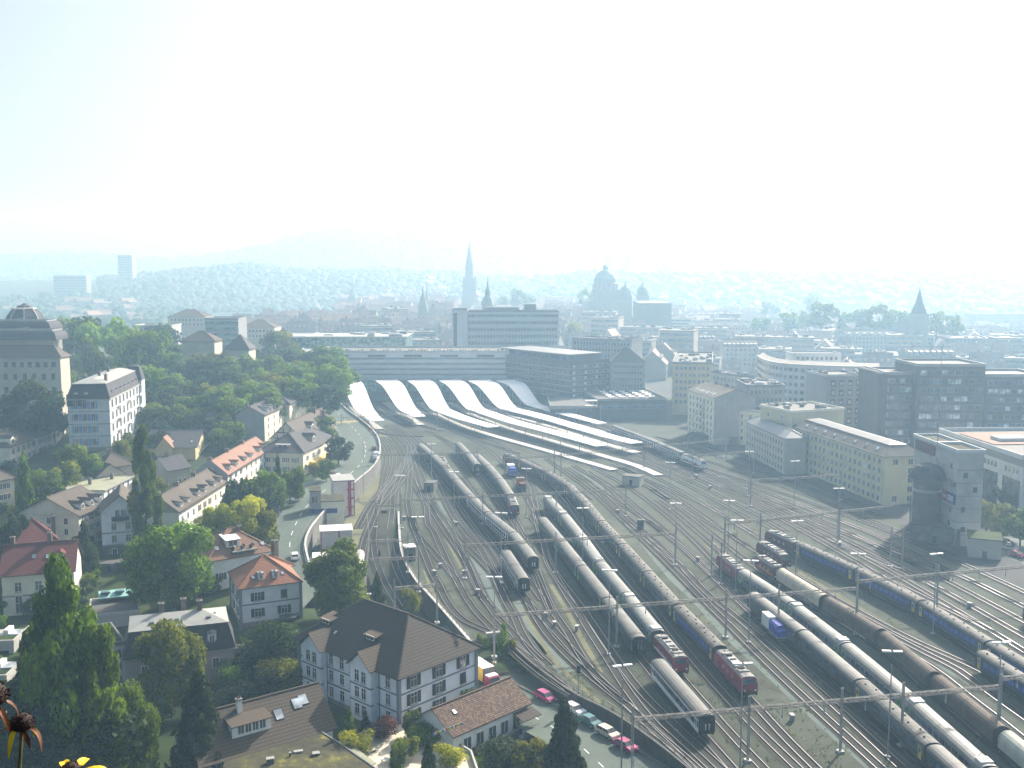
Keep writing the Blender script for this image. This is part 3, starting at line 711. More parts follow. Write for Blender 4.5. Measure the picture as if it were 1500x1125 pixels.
# ---------------------------------------------------------------- rolling stock
def shell_profile(w, h0, he, ht, n=7):
    """half round roof over straight sides: side points then roof points (x, z)"""
    roof = []
    for i in range(n+1):
        t = math.pi*i/n; roof.append((-math.cos(t)*w/2, he+(ht-he)*math.sin(t)**0.8))
    return roof
def extrude(mb, prof, y0, y1, m, caps=None):
    n = len(prof); V = [(x, y0, z) for x, z in prof] + [(x, y1, z) for x, z in prof]
    mb.mesh(V, [(i, i+n, i+n+1, i+1) for i in range(n-1)], m)
    if caps:
        mb.mesh([(x, y0, z) for x, z in prof], [tuple(range(n))], caps); mb.mesh([(x, y1, z) for x, z in prof], [tuple(range(n-1, -1, -1))], caps)
def bogie(L=3.6):
    b = MB()
    b.box(-1.15, 1.15, -L/2, L/2, .45, .75, 'undercarriage')
    for y in (-L*.34, L*.34):
        for x in (-.78, .72): b.tube((x, y, .46), (x+.06, y, .46), .46, .46, 'undercarriage', 10)
        b.bar((-.8, y, .46), (.8, y, .46), .12, .12, 'undercarriage')
    for x in (-1.12, 1.12): b.box(x-.08, x+.08, -L*.5, L*.5, .35, .7, 'undercarriage')
    return b.data('bogie', False)
BOGIE = bogie()
def coach_proto(name, L, side, roof, door, window='glass_blue', stripe=None, ac=False, end='dark_end', band=None, red_end=False):
    """one passenger carriage lying along +y, centre at 0"""
    r_ = put(name, None, loc=(0,0,0)); w = 2.84; y0, y1 = -L/2+.3, L/2-.3
    b = MB(); b.box(-w/2, w/2, y0, y1, 1.0, 3.25, side, 'tb'); b.box(-w/2+.1, w/2-.1, y0, y1, .75, 1.0, 'undercarriage', 't')
    b.box(-w/2, w/2, y0, y1, .98, 1.0, side, 't')
    if stripe:
        for s in (-1, 1): b.box(min(s*w/2, s*(w/2+.012)), max(s*w/2, s*(w/2+.012)), y0+.1, y1-.1, 1.15, 1.75, stripe)
    if band:
        for s in (-1, 1): b.box(min(s*w/2, s*(w/2+.012)), max(s*w/2, s*(w/2+.012)), y0+.1, y1-.1, 1.85, 2.9, band)
    if red_end:
        for s in (-1, 1): b.box(min(s*w/2, s*(w/2+.016)), max(s*w/2, s*(w/2+.016)), y0+.05, y0+1.5, 1.0, 2.2, 'magenta_red')
    b.obj('body', r_, uv=False)
    b = MB(); extrude(b, shell_profile(w+.06, 0, 3.25, 4.05), y0, y1, roof, end)
    for k in range(1, 4): 
        yy = y0+(y1-y0)*k/4; extrude(b, [(x*1.004, z+.02) for x, z in shell_profile(w+.06, 0, 3.25, 4.05)], yy-.05, yy+.05, roof)
    if roof == 'coach_old':
        for k in range(9): yy = y0+2+(y1-y0-4)*k/8; b.tube((.35*(-1)**k, yy, 3.98), (.35*(-1)**k, yy, 4.18), .2, .16, 'undercarriage', 6)
    b.obj('roof', r_, uv=False)
    if ac:
        for yy in (y0+1.6, y1-1.6):
            b = MB(); b.box(-.95, .95, yy-.9, yy+.9, 3.9, 4.22, 'box_white', 'b')
            for q in range(4): b.box(-.7+q*.4, -.5+q*.4, yy-.6, yy+.6, 4.22, 4.26, 'grey_panel', 'b')
            b.obj('roof_unit', r_, uv=False)
    wb = MB(); nwin = 10; span = (y1-y0-5.0)/nwin
    for s in (-1, 1):
        for k in range(nwin):
            yy = y0+2.5+span*k; xa = s*(w/2+.0); xb = s*(w/2+.025)
            wb.box(min(xa,xb), max(xa,xb), yy+.15, yy+span-.2, 1.95, 2.85, window)
    wb.obj('window_row', r_, uv=False, kind='stuff')
    for s in (-1, 1):
        for yy in (y0+1.2, y1-1.2):
            d = MB(); xa = s*(w/2); xb = s*(w/2+.03); d.box(min(xa,xb), max(xa,xb), yy-.5, yy+.5, 1.0, 3.05, door)
            xc = s*(w/2+.05); d.box(min(xb,xc), max(xb,xc), yy-.25, yy+.25, 2.0, 2.8, window); d.obj('door', r_, uv=False)
    for yy, s in ((y0, -1), (y1, 1)):
        e = MB(); e.box(-w/2+.02, w/2-.02, min(yy, yy+s*.06), max(yy, yy+s*.06), 1.0, 3.25, end)
        e.box(-.62, .62, min(yy, yy+s*.35), max(yy, yy+s*.35), 1.0, 3.15, 'dark_end')
        for x in (-.3, .3): e.box(x-.13, x+.13, min(yy+s*.35, yy+s*.37), max(yy+s*.35, yy+s*.37), 1.5, 2.6, 'glass_bright')
        for x in (-.9, .9): e.tube((x, yy, 1.05), (x, yy+s*.55, 1.05), .16, .2, 'undercarriage', 8)
        e.obj('end_wall', r_, uv=False)
    for yy in (y0+3.6, y1-3.6): put('bogie', BOGIE, r_, loc=(0, yy, 0))
    b = MB(); b.box(-1.1, 1.1, -2.6, -.4, .45, .95, 'undercarriage'); b.box(-1.1, 1.1, .6, 3.2, .4, .95, 'undercarriage'); b.obj('underfloor_box', r_, uv=False)
    return r_
def loco_proto(name, L, body, roof='loco_roof', stripe=None):
    r_ = put(name, None, loc=(0,0,0)); w = 2.9; y0, y1 = -L/2+.5, L/2-.5
    b = MB(); n = [(y0, .45), (y1, -.45)]
    P0 = [(-w/2, 1.0), (-w/2, 2.5), (-w/2+.12, 3.45), (w/2-.12, 3.45), (w/2, 2.5), (w/2, 1.0)]
    yb = [y0, y0+.15, y0+.75]; V = []; prof = P0
    ring = [(y0+.05, 1.0), (y0, 0)]
    # body with raked cab fronts
    def ringpts(dl, du): return [(x, (dl if z < 2.4 else du), z) for x, z in P0]
    A = ringpts(y0, y0+.0); A[2] = (A[2][0], y0+.65, A[2][2]); A[3] = (A[3][0], y0+.65, A[3][2])
    B = [(x, -y, z) for x, y, z in A]
    b.mesh(A+B, [(i, i+6, i+7, i+1) for i in range(5)], body); b.mesh(A, [(0,1,4,5),(1,2,3,4)], body); b.mesh(B, [(5,4,1,0),(4,3,2,1)], body)
    b.box(-w/2, w/2, y0+.02, y1-.02, .85, 1.0, 'side_grey', 't')
    if stripe: 
        for s in (-1, 1): b.box(min(s*w/2, s*(w/2+.015)), max(s*w/2, s*(w/2+.015)), y0+1, y1-1, 1.4, 1.9, stripe)
    b.obj('body', r_, uv=False)
    t = MB(); extrude(t, [(-w/2+.12, 3.45), (-w/2+.5, 3.72), (0, 3.8), (w/2-.5, 3.72), (w/2-.12, 3.45)], y0+.65, y1-.65, roof, roof)
    t.box(-.8, .8, -2.2, 2.2, 3.75, 4.0, 'steel', 'b')
    for yy in (-3.4, -1.2, 1.0, 2.8): t.box(-.5, .6, yy, yy+.5, 3.8, 4.12, 'dark_end', 'b')
    for yy in (-4.4, 4.0): t.box(-.95, .95, yy-.3, yy+.5, 3.7, 3.98, 'zinc_pale', 'b')
    t.obj('roof', r_, uv=False)
    for s in (-1, 1):
        p = MB(); yy = s*L*.27
        for x in (-.55, .55):
            p.bar((x, yy-s*.9, 4.0), (x*.9, yy+s*.9, 4.35), .07, .07, 'dark_end'); p.bar((x*.9, yy+s*.9, 4.35), (x*.6, yy-s*.6, 4.6), .06, .06, 'dark_end')
        p.bar((-.8, yy-s*.6, 4.62), (.8, yy-s*.6, 4.62), .1, .06, 'dark_end'); p.bar((-.55, yy-s*.9, 4.0), (.55, yy-s*.9, 4.0), .08, .08, 'dark_end')
        p.obj('pantograph', r_, uv=False)
    for s in (-1, 1):
        f = MB(); yy = s*(-y0)
        f.poly([(-1.15, s*(L/2-.5+.01), 2.55), (1.15, s*(L/2-.5+.01), 2.55), (1.05, s*(L/2-1.06+.01), 3.3), (-1.05, s*(L/2-1.06+.01), 3.3)][::s], 'glass'); f.obj('windscreen', r_, uv=False)
        for x in (-1.0, 1.0):
            h = MB(); h.tube((x, s*(L/2-.5), 1.5), (x, s*(L/2-.43), 1.5), .17, .17, 'lamp_white', 8); h.obj('headlight', r_, uv=False)
        bu = MB(); bu.box(-1.35, 1.35, min(s*(L/2-.5), s*(L/2-.35)), max(s*(L/2-.5), s*(L/2-.35)), .8, 1.1, 'undercarriage')
        for x in (-.9, .9): bu.tube((x, s*(L/2-.35), 1.0), (x, s*(L/2+.1), 1.0), .15, .24, 'undercarriage', 8)
        bu.obj('buffer_beam', r_, uv=False)
    wn = MB()
    for s in (-1, 1):
        for yy in (-4.5, -2.3, 0, 2.3, 4.5):
            xa, xb = s*(w/2-.01), s*(w/2+.02); wn.box(min(xa,xb), max(xa,xb), yy-.5, yy+.5, 1.9, 2.45, 'glass' if abs(yy) > 4 else 'grey_panel')
    wn.obj('side_grilles', r_, uv=False, kind='stuff')
    for yy in (-L*.27, L*.27): put('bogie', BOGIE, r_, loc=(0, yy, 0))
    return r_
def wagon_proto(name, L, m, kind='hood'):
    r_ = put(name, None, loc=(0,0,0)); y0, y1 = -L/2+.55, L/2-.55
    f = MB(); f.box(-1.3, 1.3, y0, y1, .95, 1.2, 'undercarriage')
    for s in (-1, 1):
        for x in (-.9, .9): f.tube((x, s*(L/2-.55), 1.05), (x, s*L/2, 1.05), .15, .22, 'undercarriage', 8)
    f.obj('frame', r_, uv=False)
    b = MB()
    if kind == 'hood':
        pr = [(-1.4, 1.2), (-1.42, 2.4)] + [(-math.cos(math.pi*i/8)*1.42, 2.6+1.35*math.sin(math.pi*i/8)) for i in range(9)] + [(1.42, 2.4), (1.4, 1.2)]
        extrude(b, pr, y0+.3, y1-.3, m)
        b.obj('hood', r_, uv=False)
        for yy in (y0+.3, 0, y1-.3):
            e = MB(); extrude(e, [(x*1.03, z+.03) for x, z in pr], yy-.12, yy+.12, m, 'dark_end'); e.obj('hood_rib', r_, uv=False)
    elif kind == 'tank':
        n = 16; V = []
        prof = [(.0, y0+.2), (.9, y0+.35), (1.35, y0+.8), (1.38, y0+1.2), (1.38, y1-1.2), (1.35, y1-.8), (.9, y1-.35), (0.0, y1-.2)]
        for rr, yy in prof:
            for i in range(n): V.append((rr*math.cos(2*math.pi*i/n), yy, 2.6+rr*math.sin(2*math.pi*i/n)))
        fs = [(k*n+i, (k+1)*n+i, (k+1)*n+(i+1)%n, k*n+(i+1)%n) for k in range(len(prof)-1) for i in range(n)]
        b.mesh(V, fs, m); b.obj('tank', r_, uv=False)
        d = MB(); d.tube((0, 0, 3.8), (0, 0, 4.15), .35, .35, 'steel', 10); d.obj('dome', r_, uv=False)
        c = MB(); c.box(-.4, .4, y0+1, y1-1, 4.0, 4.04, 'steel'); c.obj('walkway', r_, uv=False)
    for yy in (y0+2.0, y1-2.0): put('bogie', BOGIE, r_, loc=(0, yy, 0))
    return r_
PROTO = {
 'grey': coach_proto('passenger_coach', 24.7, 'side_green', 'coach_grey', 'side_green'),
 'greyg': coach_proto('passenger_coach', 24.7, 'side_green', 'coach_grey', 'door_green'),
 'old': coach_proto('passenger_coach', 24.7, 'side_grey', 'coach_old', 'door_yellow', stripe='side_green'),
 'blue': coach_proto('passenger_coach', 24.7, 'side_blue', 'coach_old', 'door_yellow', window='sky_reflection'),
 'npz': coach_proto('passenger_coach', 24.7, 'side_cream_shaded', 'coach_pale', 'door_green', stripe='side_blue', ac=True),
 'npz2': coach_proto('passenger_coach', 24.7, 'side_cream_shaded', 'coach_pale', 'door_green', stripe='side_blue'),
 'white': coach_proto('passenger_coach', 24.7, 'side_white', 'coach_grey', 'side_white', red_end=True, band='dark_end'),
 'silver': coach_proto('passenger_coach', 24.7, 'side_white', 'coach_grey', 'side_grey', stripe='side_grey'),
 'deck': coach_proto('passenger_coach', 24.7, 'side_white', 'coach_grey', 'side_blue', stripe='side_blue', window='glass'),
 'red': loco_proto('electric_locomotive', 15.4, 'loco_red'),
 'darkred': loco_proto('electric_locomotive', 15.4, 'loco_red_dark'),
 'orange': loco_proto('electric_locomotive', 12.0, 'loco_red_dark', stripe='orange_paint'),
 'redwhite': loco_proto('electric_locomotive', 14.0, 'loco_red', 'coach_dirty', stripe='box_white'),
 'whiteface': loco_proto('electric_locomotive', 18.0, 'side_white', stripe='loco_red'),
 'brown': wagon_proto('covered_wagon', 22, 'wagon_brown'), 'cream': wagon_proto('covered_wagon', 22, 'wagon_cream'), 'sage': wagon_proto('covered_wagon', 22, 'wagon_sage'),
 'tank': wagon_proto('tank_wagon', 14, 'wagon_cream', 'tank'),
}
LEN = {'red': 15.4, 'darkred': 15.4, 'orange': 12.0, 'redwhite': 14.0, 'whiteface': 18.0, 'brown': 22, 'cream': 22, 'sage': 22, 'tank': 14}
def set_stock(key, p, d, label, cat, group=None):
    o = copy_tree(PROTO[key]); o.location = p; o.rotation_euler = (math.atan2(d.z, math.hypot(d.x, d.y)), 0, math.atan2(d.y, d.x)-math.pi/2)
    o['label'] = label; o['category'] = cat
    if group: o['group'] = group
    return o
def train(tr, near_px, seq, name, z=Z4, far=True, labels=None, where='near'):
    """couple stock one behind another along a track, from the pixel where its near (or far) end stands"""
    ln = TR[tr]; s = ln.near(G(near_px[0], near_px[1], z)); sg = -1 if where == 'near' else 1
    for i, k in enumerate(seq):
        L_ = LEN.get(k, 24.7); a = ln.at(s); b = ln.at(s+sg*L_)
        f = (a-b) if sg < 0 else (b-a); c = (a+b)/2; c.z = max(c.z, min(a.z, b.z))+.22
        lab = labels[i] if labels else name % ORD[i]
        cat = 'locomotive' if LEN.get(k) in (15.4, 12.0, 14.0, 18.0) and k != 'tank' else ('wagon' if k in ('brown','cream','sage','tank') else 'carriage')
        set_stock(k, c, f, lab, cat, None)
        s += sg*L_
train('T1', (783,819), ['grey','silver','silver','grey','grey','grey','grey'], '%s carriage from the near end of the grey rake beside the short lone carriage')
train('B3', (770.7,850.7), ['silver'], '', labels=['lone short grey carriage with pale side beside the longer grey rake'])
train('C1', (940,938), ['grey','greyg','greyg','greyg'], '%s carriage from the near end of the dark rake left of green doored train')
train('C1', (1033,1046), ['white'], '', labels=['white carriage with red end panel standing alone beside the stained locomotive'])
train('C2', (1000,966), ['redwhite','npz','npz2','npz','npz2','npz'], '', labels=['red and white locomotive with stained pale roof beside the lone white carriage']+['%s carriage behind the stained red and white locomotive, pale roof and green doors' % ORD[i] for i in range(5)])
train('C4', (1102,996), ['red','blue','old','old','old','old','old','old','old','darkred'], '', labels=['red locomotive leading the long weathered rake next to the paved service path']+['%s carriage behind the red locomotive on the long weathered rake' % ORD[i] for i in range(8)]+['dark red locomotive at the far end of the long weathered rake'])
train('EA', (1104,869), ['grey','grey','old','grey','blue','blue'], '%s carriage of the grey rake starting behind the blue covered wagon', where='far')
train('EB', (1056,810), ['red','npz2','npz','npz2','npz','npz2','npz'], '', where='far', labels=['red locomotive with blue panel at the head of the right hand green doored train']+['%s carriage behind the red locomotive with blue panel, pale roof' % ORD[i] for i in range(6)])
train('EC', (1117,812), ['orange','cream','brown','brown','brown','sage','brown','cream'], '', where='far', labels=['small dark red locomotive with orange stripe','cream hooded wagon right behind the small orange striped locomotive','brown hooded wagon next after the cream one','second brown hooded wagon after the cream one','third brown hooded wagon before the pale sage one','pale sage hooded wagon between brown ones','brown hooded wagon behind the pale sage wagon','cream hooded wagon at the near end of the freight rake'])
train('EE', (1116,790), ['darkred'], '', where='far', labels=['lone dark red locomotive between the freight train and the blue rake'])
train('EE', (1444,954), ['blue','blue'], '', where='far', labels=['blue carriage with yellow door at the free end of the short blue rake','second blue carriage of the short blue rake'])
train('ED', (1131,776), ['darkred','blue','blue','blue','blue','old','blue','blue'], '', where='far', labels=['dark red locomotive at the head of the long blue rake']+['%s carriage behind the locomotive of the long blue rake' % ORD[i] for i in range(7)])
train('R2', (1488,884), ['grey','grey'], '', where='far', labels=['dark carriage end standing apart on the far right tracks','dark carriage coupled behind the far right carriage end'])
train('T3', (754.7,742), ['darkred','grey','grey','grey'], '', labels=['dark red locomotive in front of three grey carriages near the throat','first grey carriage behind the dark red locomotive near the throat','second grey carriage behind the dark red locomotive near the throat','third grey carriage behind the dark red locomotive near the throat'])
train('N1', (697,680), ['greyg','greyg'], '', labels=['carriage with dark reddish end beside the blue covered wagon','carriage coupled behind the dark reddish carriage end'])
train('M1', (640,690), ['darkred','darkred'], '', labels=['dark red locomotive standing nearest the curved platform roofs','second dark red locomotive coupled behind it in shade'])
train('R0', (1030.7,674), ['whiteface','deck','deck','deck'], '', labels=['white double deck train head with red nose beside the platforms','first white double deck carriage behind the red nose','second white double deck carriage behind the red nose','third white double deck carriage behind the red nose'])
train('A3', (526,842), ['tank'], '', z=1, labels=['cream tank wagon beside the big bright green tree'])
for k in list(PROTO):
    o = PROTO[k]
    for c in list(o.children): bpy.data.objects.remove(c)
    bpy.data.objects.remove(o)
# flat wagons with a blue tarpaulin and a white box
def blue_wagon(p, d, lab):
    r_ = put('flat_wagon', None, loc=p, label=lab, cat='wagon'); r_.rotation_euler = (0, 0, math.atan2(d.y, d.x)-math.pi/2)
    b = MB(); b.box(-1.35, 1.35, -4.6, 4.6, .9, 1.2, 'steel'); b.obj('frame', r_, uv=False)
    b = MB(); b.box(-1.3, 1.3, .6, 4.4, 1.2, 3.7, 'box_white', 'b'); b.obj('container', r_, uv=False)
    b = MB(); extrude(b, [(-1.3, 1.2), (-1.3, 2.9), (-.9, 3.3), (.9, 3.3), (1.3, 2.9), (1.3, 1.2)], -3.4, .4, 'tarpaulin_blue', 'tarpaulin_blue'); extrude(b, [(-1.25, 1.2), (-1.25, 2.2), (-.8, 2.6), (.8, 2.6), (1.25, 2.2), (1.25, 1.2)], -4.5, -3.4, 'tarpaulin_blue', 'tarpaulin_blue')
    for yy in (-2.6, -1.2): extrude(b, [(-1.33, 1.2), (-1.33, 2.92), (-.92, 3.34), (.92, 3.34), (1.33, 2.92), (1.33, 1.2)], yy-.08, yy+.08, 'tarpaulin_blue')
    b.obj('tarpaulin', r_, uv=False)
    for yy in (-2.9, 2.9): put('bogie', BOGIE, r_, loc=(0, yy, 0))
ln = TR['D3']; s = ln.near(G(1126,930)); blue_wagon(ln.at(s), ln.at(s-3)-ln.at(s), 'flat wagon with blue tarpaulin and white box beside the grey rake')
ln = TR['N3']; s = ln.near(G(745,698)); blue_wagon(ln.at(s), ln.at(s-3)-ln.at(s), 'small flat wagon with blue tarpaulin near the throat')
ln = TR['N3']; s = ln.near(G(760,716)); d = ln.at(s-3)-ln.at(s)
r_ = put('shunting_engine', None, loc=ln.at(s), label='small brownish shunting engine behind the blue covered wagon', cat='locomotive'); r_.rotation_euler = (0, 0, math.atan2(d.y, d.x)-math.pi/2)
b = MB(); b.box(-1.4, 1.4, -4, 4, .9, 1.3, 'undercarriage'); b.obj('frame', r_, uv=False)
b = MB(); b.box(-1.0, 1.0, -3.8, .6, 1.3, 2.7, 'loco_red_dark', 'b'); b.box(-.9, .9, 2.7, 3.8, 1.3, 2.5, 'loco_red_dark', 'b'); b.obj('hood', r_, uv=False)
b = MB(); b.box(-1.35, 1.35, .6, 2.7, 1.3, 3.6, 'orange_paint', 'b'); b.box(-1.45, 1.45, .5, 2.8, 3.6, 3.75, 'loco_roof'); b.obj('cab', r_, uv=False)
for yy in (-2.4, 2.4): put('bogie', BOGIE, r_, loc=(0, yy, 0))

# ---------------------------------------------------------------- platforms and the wave roofs
def canopy(px_flat, top_px, wid, label, ztop=13.0, D=562):
    """px_flat: picture points of the roof centre line at 4.6 m; the wave rises to ztop at top_px"""
    fl = [G(a, b, 4.6) for a, b in px_flat]; tp = P(top_px[0], top_px[1], D); tp.z = ztop
    r_ = root('platform_roof', (fl[0].x, fl[0].y, 0), 0, label, 'platform roof', None); o = Vector((fl[0].x, fl[0].y, 0))
    pts = []
    a, b = tp, fl[0]
    for i in range(17):
        t = i/16; e = t*t*(3-2*t); pts.append(Vector((a.x+(b.x-a.x)*t, a.y+(b.y-a.y)*t, a.z+(b.z-a.z)*e)))
    back = pts[0]+(pts[0]-pts[3]).normalized()*14; back.z = ztop+.3
    pts = [back] + pts
    if len(fl) > 1: pts += Line(fl, 8).p[1:]
    n_ = len(pts); W = [wid*(1-.28*min(1, i/17)-.24*max(0, (i-17)/max(1, n_-18))) for i in range(n_)]
    sh = MB(); un = MB(); A = [offs(pts, -W[i]/2)[i] for i in range(n_)]; B = [offs(pts, W[i]/2)[i] for i in range(n_)]; t0 = Vector((0,0,.35))
    for i in range(len(pts)-1):
        sh.poly([A[i]-o, B[i]-o, B[i+1]-o, A[i+1]-o], 'canopy')
        for e in (A, B): sh.poly([e[i]-o, e[i+1]-o, e[i+1]-t0-o, e[i]-t0-o], 'canopy')
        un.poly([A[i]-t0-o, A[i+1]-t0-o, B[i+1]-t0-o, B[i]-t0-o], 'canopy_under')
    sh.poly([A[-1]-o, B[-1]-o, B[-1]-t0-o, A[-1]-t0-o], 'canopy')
    for i in range(2, n_-1): sh.bar(A[i]-o+Vector((0,0,.01)), B[i]-o+Vector((0,0,.01)), .12, .05, 'zinc')
    m = up(sh).obj('roof_sheet', r_, uv=False); un.obj('soffit', r_, uv=False)
    for i in range(1, len(pts)-1, 2):
        for e in (-.22, .22):
            c = offs(pts, e*W[i])[i]
            k = MB(); k.tube((c.x-o.x, c.y-o.y, .3), (c.x-o.x, c.y-o.y, c.z-.3), .16, .16, 'steel', 6, False); k.obj('column', r_, uv=False)
    return pts
def platform(pts, wid, name='platform', ext=None):
    p = [Vector((q.x, q.y, 0)) for q in pts] + (ext or []); p = Line(p, 10).p; q = MB(); A = offs(p, -wid/2); B = offs(p, wid/2); z = Vector((0,0,.55))
    for i in range(len(p)-1):
        q.poly([A[i]+z, B[i]+z, B[i+1]+z, A[i+1]+z], 'concrete')
        for e in (A, B): q.poly([e[i], e[i+1], e[i+1]+z, e[i]+z], 'concrete')
    up(q).obj(name, kind='structure')
c = canopy([(537,603),(549,613),(554,616)], (514,560.5), 12.5, 'leftmost white wave shaped platform roof, short, beside the road'); platform(c, 5)
c = canopy([(600,601),(611,608),(615,610)], (572,560.5), 12.5, 'second white wave roof from the road, ending soon after its foot'); platform(c, 5)
c = canopy([(647,600),(680,612.5),(723,625)], (620,559), 13, 'third white wave roof from the road with a medium flat tail'); platform(c, 3.6, ext=[G(813,665),G(900,690)])
c = canopy([(698,599),(750,616.5),(799,629.5),(850,643.5),(882,652.5)], (667,557.5), 12.5, 'fourth white wave roof from the road with a long flat tail'); platform(c, 3.6, ext=[G(930,683),G(965,698)])
c = canopy([(746,598),(800,611.5),(857,628.5),(900,640.5),(933,648.5)], (711,557), 13, 'longest white wave roof, fifth from the road'); platform(c, 5)
c = canopy([(784,593),(830,606),(882,620)], (753,557), 11, 'bluish wave roof nearest the dark office block'); platform(c, 4.5)
# bridge hall behind the waves
q = MB(); x0, x1 = P(490,560,580).x, P(765,560,580).x
r_ = root('station_hall', (x0, 580, 0), 0, 'dark glazed hall closing the tracks behind the white wave roofs', 'station hall')
q.box(0, x1-x0, 0, 6, 6.2, 12.6, 'glass_green', 'b'); q.obj('glass_front', r_)
q = MB(); q.box(0, x1-x0, 8, 12, 0, 12.6, 'dark_panel'); q.box(-.1, x1-x0+.1, -.3, 6.2, 12.6, 13.2, 'zinc'); q.box(-.1, x1-x0+.1, -.3, 6.2, 5.6, 6.2, 'dark_panel'); q.obj('wall', r_)
for k in range(24):
    m = MB(); xx = (x1-x0)*k/23; m.box(xx-.1, xx+.1, -.12, 0, 6.2, 12.6, 'steel'); m.obj('mullion', r_, uv=False)

# ---------------------------------------------------------------- masts, gantries and lamps
def mast_data(h):
    q = MB()
    for x in (-.13, .13): q.box(x-.05, x+.05, -.12, .12, 0, h, 'steel')
    n = int(h/1.0)
    for i in range(n): q.bar((-.16, 0, i), (.16, 0, i+1), .05, .05, 'steel')
    q.box(-.5, .5, -.5, .5, 0, .35, 'concrete'); return q.data('mast', False)
MAST = mast_data(10.5)
def gantry(a_px, b_px, label, z=8.4, masts=(0, 1), extra=(), m='rust_steel'):
    a, b = G(*a_px, z), G(*b_px, z); d = b-a; L_ = d.length; r_ = root('catenary_gantry', (a.x, a.y, 0), math.atan2(d.y, d.x), label, 'gantry')
    q = MB(); hw, hh = .22, .28
    for y in (-hw, hw):
        for zz in (z-hh, z+hh): q.bar((0, y, zz), (L_, y, zz),   .09, .09, m)
    n = max(4, int(L_/1.6))
    for i in range(n):
        x0_, x1_ = L_*i/n, L_*(i+1)/n; s = 1 if i % 2 else -1
        for y in (-hw, hw): q.bar((x0_, y, z-hh*s), (x1_, y, z+hh*s), .07, .07, m)
        q.bar((x0_, -hw*s, z+hh), (x1_, hw*s, z+hh), .08, .08, m)
    q.obj('beam', r_, uv=False)
    for f in sorted(set(masts) | set(extra)): put('mast', MAST, r_, loc=(L_*f, 0, 0))
    for i in range(max(2, int(L_/7))):
        k = MB(); xx = 3+i*7
        if xx < L_: k.bar((xx, 0, z-hh), (xx, 0, z-1.5), .1, .1, 'steel'); k.tube((xx, 0, z-1.9), (xx, 0, z-1.3), .12, .12, 'door_green' if False else 'steel', 6); k.obj('insulator', r_, uv=False)
gantry((724,902), (1256,862), 'long lattice gantry crossing from the grass island to the freight wagons', extra=(.32, .62, .77))
gantry((1257,852), (1540,826), 'lattice gantry running on to the right edge over the blue rake', extra=(.4,))
gantry((927,1054), (1466,1006), 'nearest lattice gantry over the lone white carriage', extra=(.3, .55, .72))
gantry((1467,994), (1580,984), 'short lattice gantry at the right edge over the blue carriages')
gantry((681,799), (990,781), 'lattice gantry across the lone short carriage', extra=(.42,))
gantry((534,793), (597,791), 'small gantry over the sunken tracks, upper one')
gantry((540,820), (613,817), 'small gantry over the sunken tracks beside the signals')
gantry((578,862), (640,857), 'small gantry over the sunken tracks, nearest the big roof')
gantry((588,733), (917,717), 'lattice gantry in front of the dark red locomotives', extra=(.35, .68))
gantry((550,741), (586,740), 'short gantry where the sunken tracks begin', z=6.5)
gantry((739,672), (822,667), 'short gantry by the small blue covered wagon')
gantry((812,668), (1064,644), 'pale gantry crossing the ends of the long platform roofs', extra=(.5,))
gantry((1015,668), (1105,661), 'pale gantry over the double deck train head')
gantry((1100,704), (1232,696), 'pale gantry below the long yellow building')
gantry((1062,767), (1334,739), 'pale gantry running to the round tank of the tower', extra=(.18, .6))
gantry((1043,795), (1057,806), 'small steel portal frame behind the red locomotive with blue panel')
gantry((1306,783), (1323,786), 'small steel portal frame in the shadow of the concrete tower')
gantry((500,612), (640,604), 'gantry between the first two wave roofs')
gantry((545,667), (700,663), 'gantry across the crossover tracks')
gantry((690,602), (880,596), 'gantry over the long wave roofs', z=9)
def lamp_data(h, heads=2):
    q = MB(); q.tube((0,0,0), (0,0,h), .14, .08, 'steel', 6); q.box(-.35,.35,-.35,.35,0,.4,'concrete')
    return q.data('pole', False)
LP = lamp_data(15)
def lamphead():
    q = MB(); q.box(-1.5, -.2, -.25, .25, 0, .22, 'lamp_white'); q.box(.2, 1.5, -.25, .25, 0, .22, 'lamp_white'); q.bar((-1.5,0,-.05),(1.5,0,-.05),.1,.1,'steel'); return q.data('lamp_head', False)
LH = lamphead()
lamps = [((724,846),'beside the grass island'),((893,836),'over the green doored train in the middle of the yard'),((612,758),'by the service box near the sunken tracks'),((586,697),'among the crossover tracks'),((665,692),'beside the grey rake near the throat'),((632,651),'in the throat behind the crossover'),((734,752),'before the locomotive with three grey carriages'),((854,745),'over the long weathered rake'),((771,687),'right of the small blue covered wagon'),((990,738),'on the open tracks between the two locomotive groups'),((1068,734),'before the dark red locomotives on the open tracks'),((982,678),'left of the double deck train head'),((1229,716),'before the long yellow building'),((1168,764),'behind the lone dark red locomotive'),((1257,812),'over the long blue rake'),((1307,955),'between green doored and freight trains, nearest to the camera'),((1467,942),'above the short blue rake'),((912,976),'beside the lone white carriage'),((1088,973),'beside the red locomotive of the weathered rake'),((1098,662),'below the gabled building by the tracks'),((1372,812),'in front of the tower foot'),((1100,822),'beside the red locomotive with blue panel'),((1165,676),'at the foot of the yellow building'),((1080,763),'at the end of the pale gantry')]
def lamp_mast(px, lab, h=15):
    p = G(px[0], px[1], h); r_ = root('lamp_mast', (p.x, p.y, 0), R.uniform(-.2, .3), 'tall double headed lamp mast ' + lab, 'lamp mast', 'lamp masts in the rail yard')
    put('pole', LP, r_); put('lamp_head', LH, r_, loc=(0, 0, h))
for px, lab in lamps: lamp_mast(px, lab, 17 if px[1] > 740 else 15)
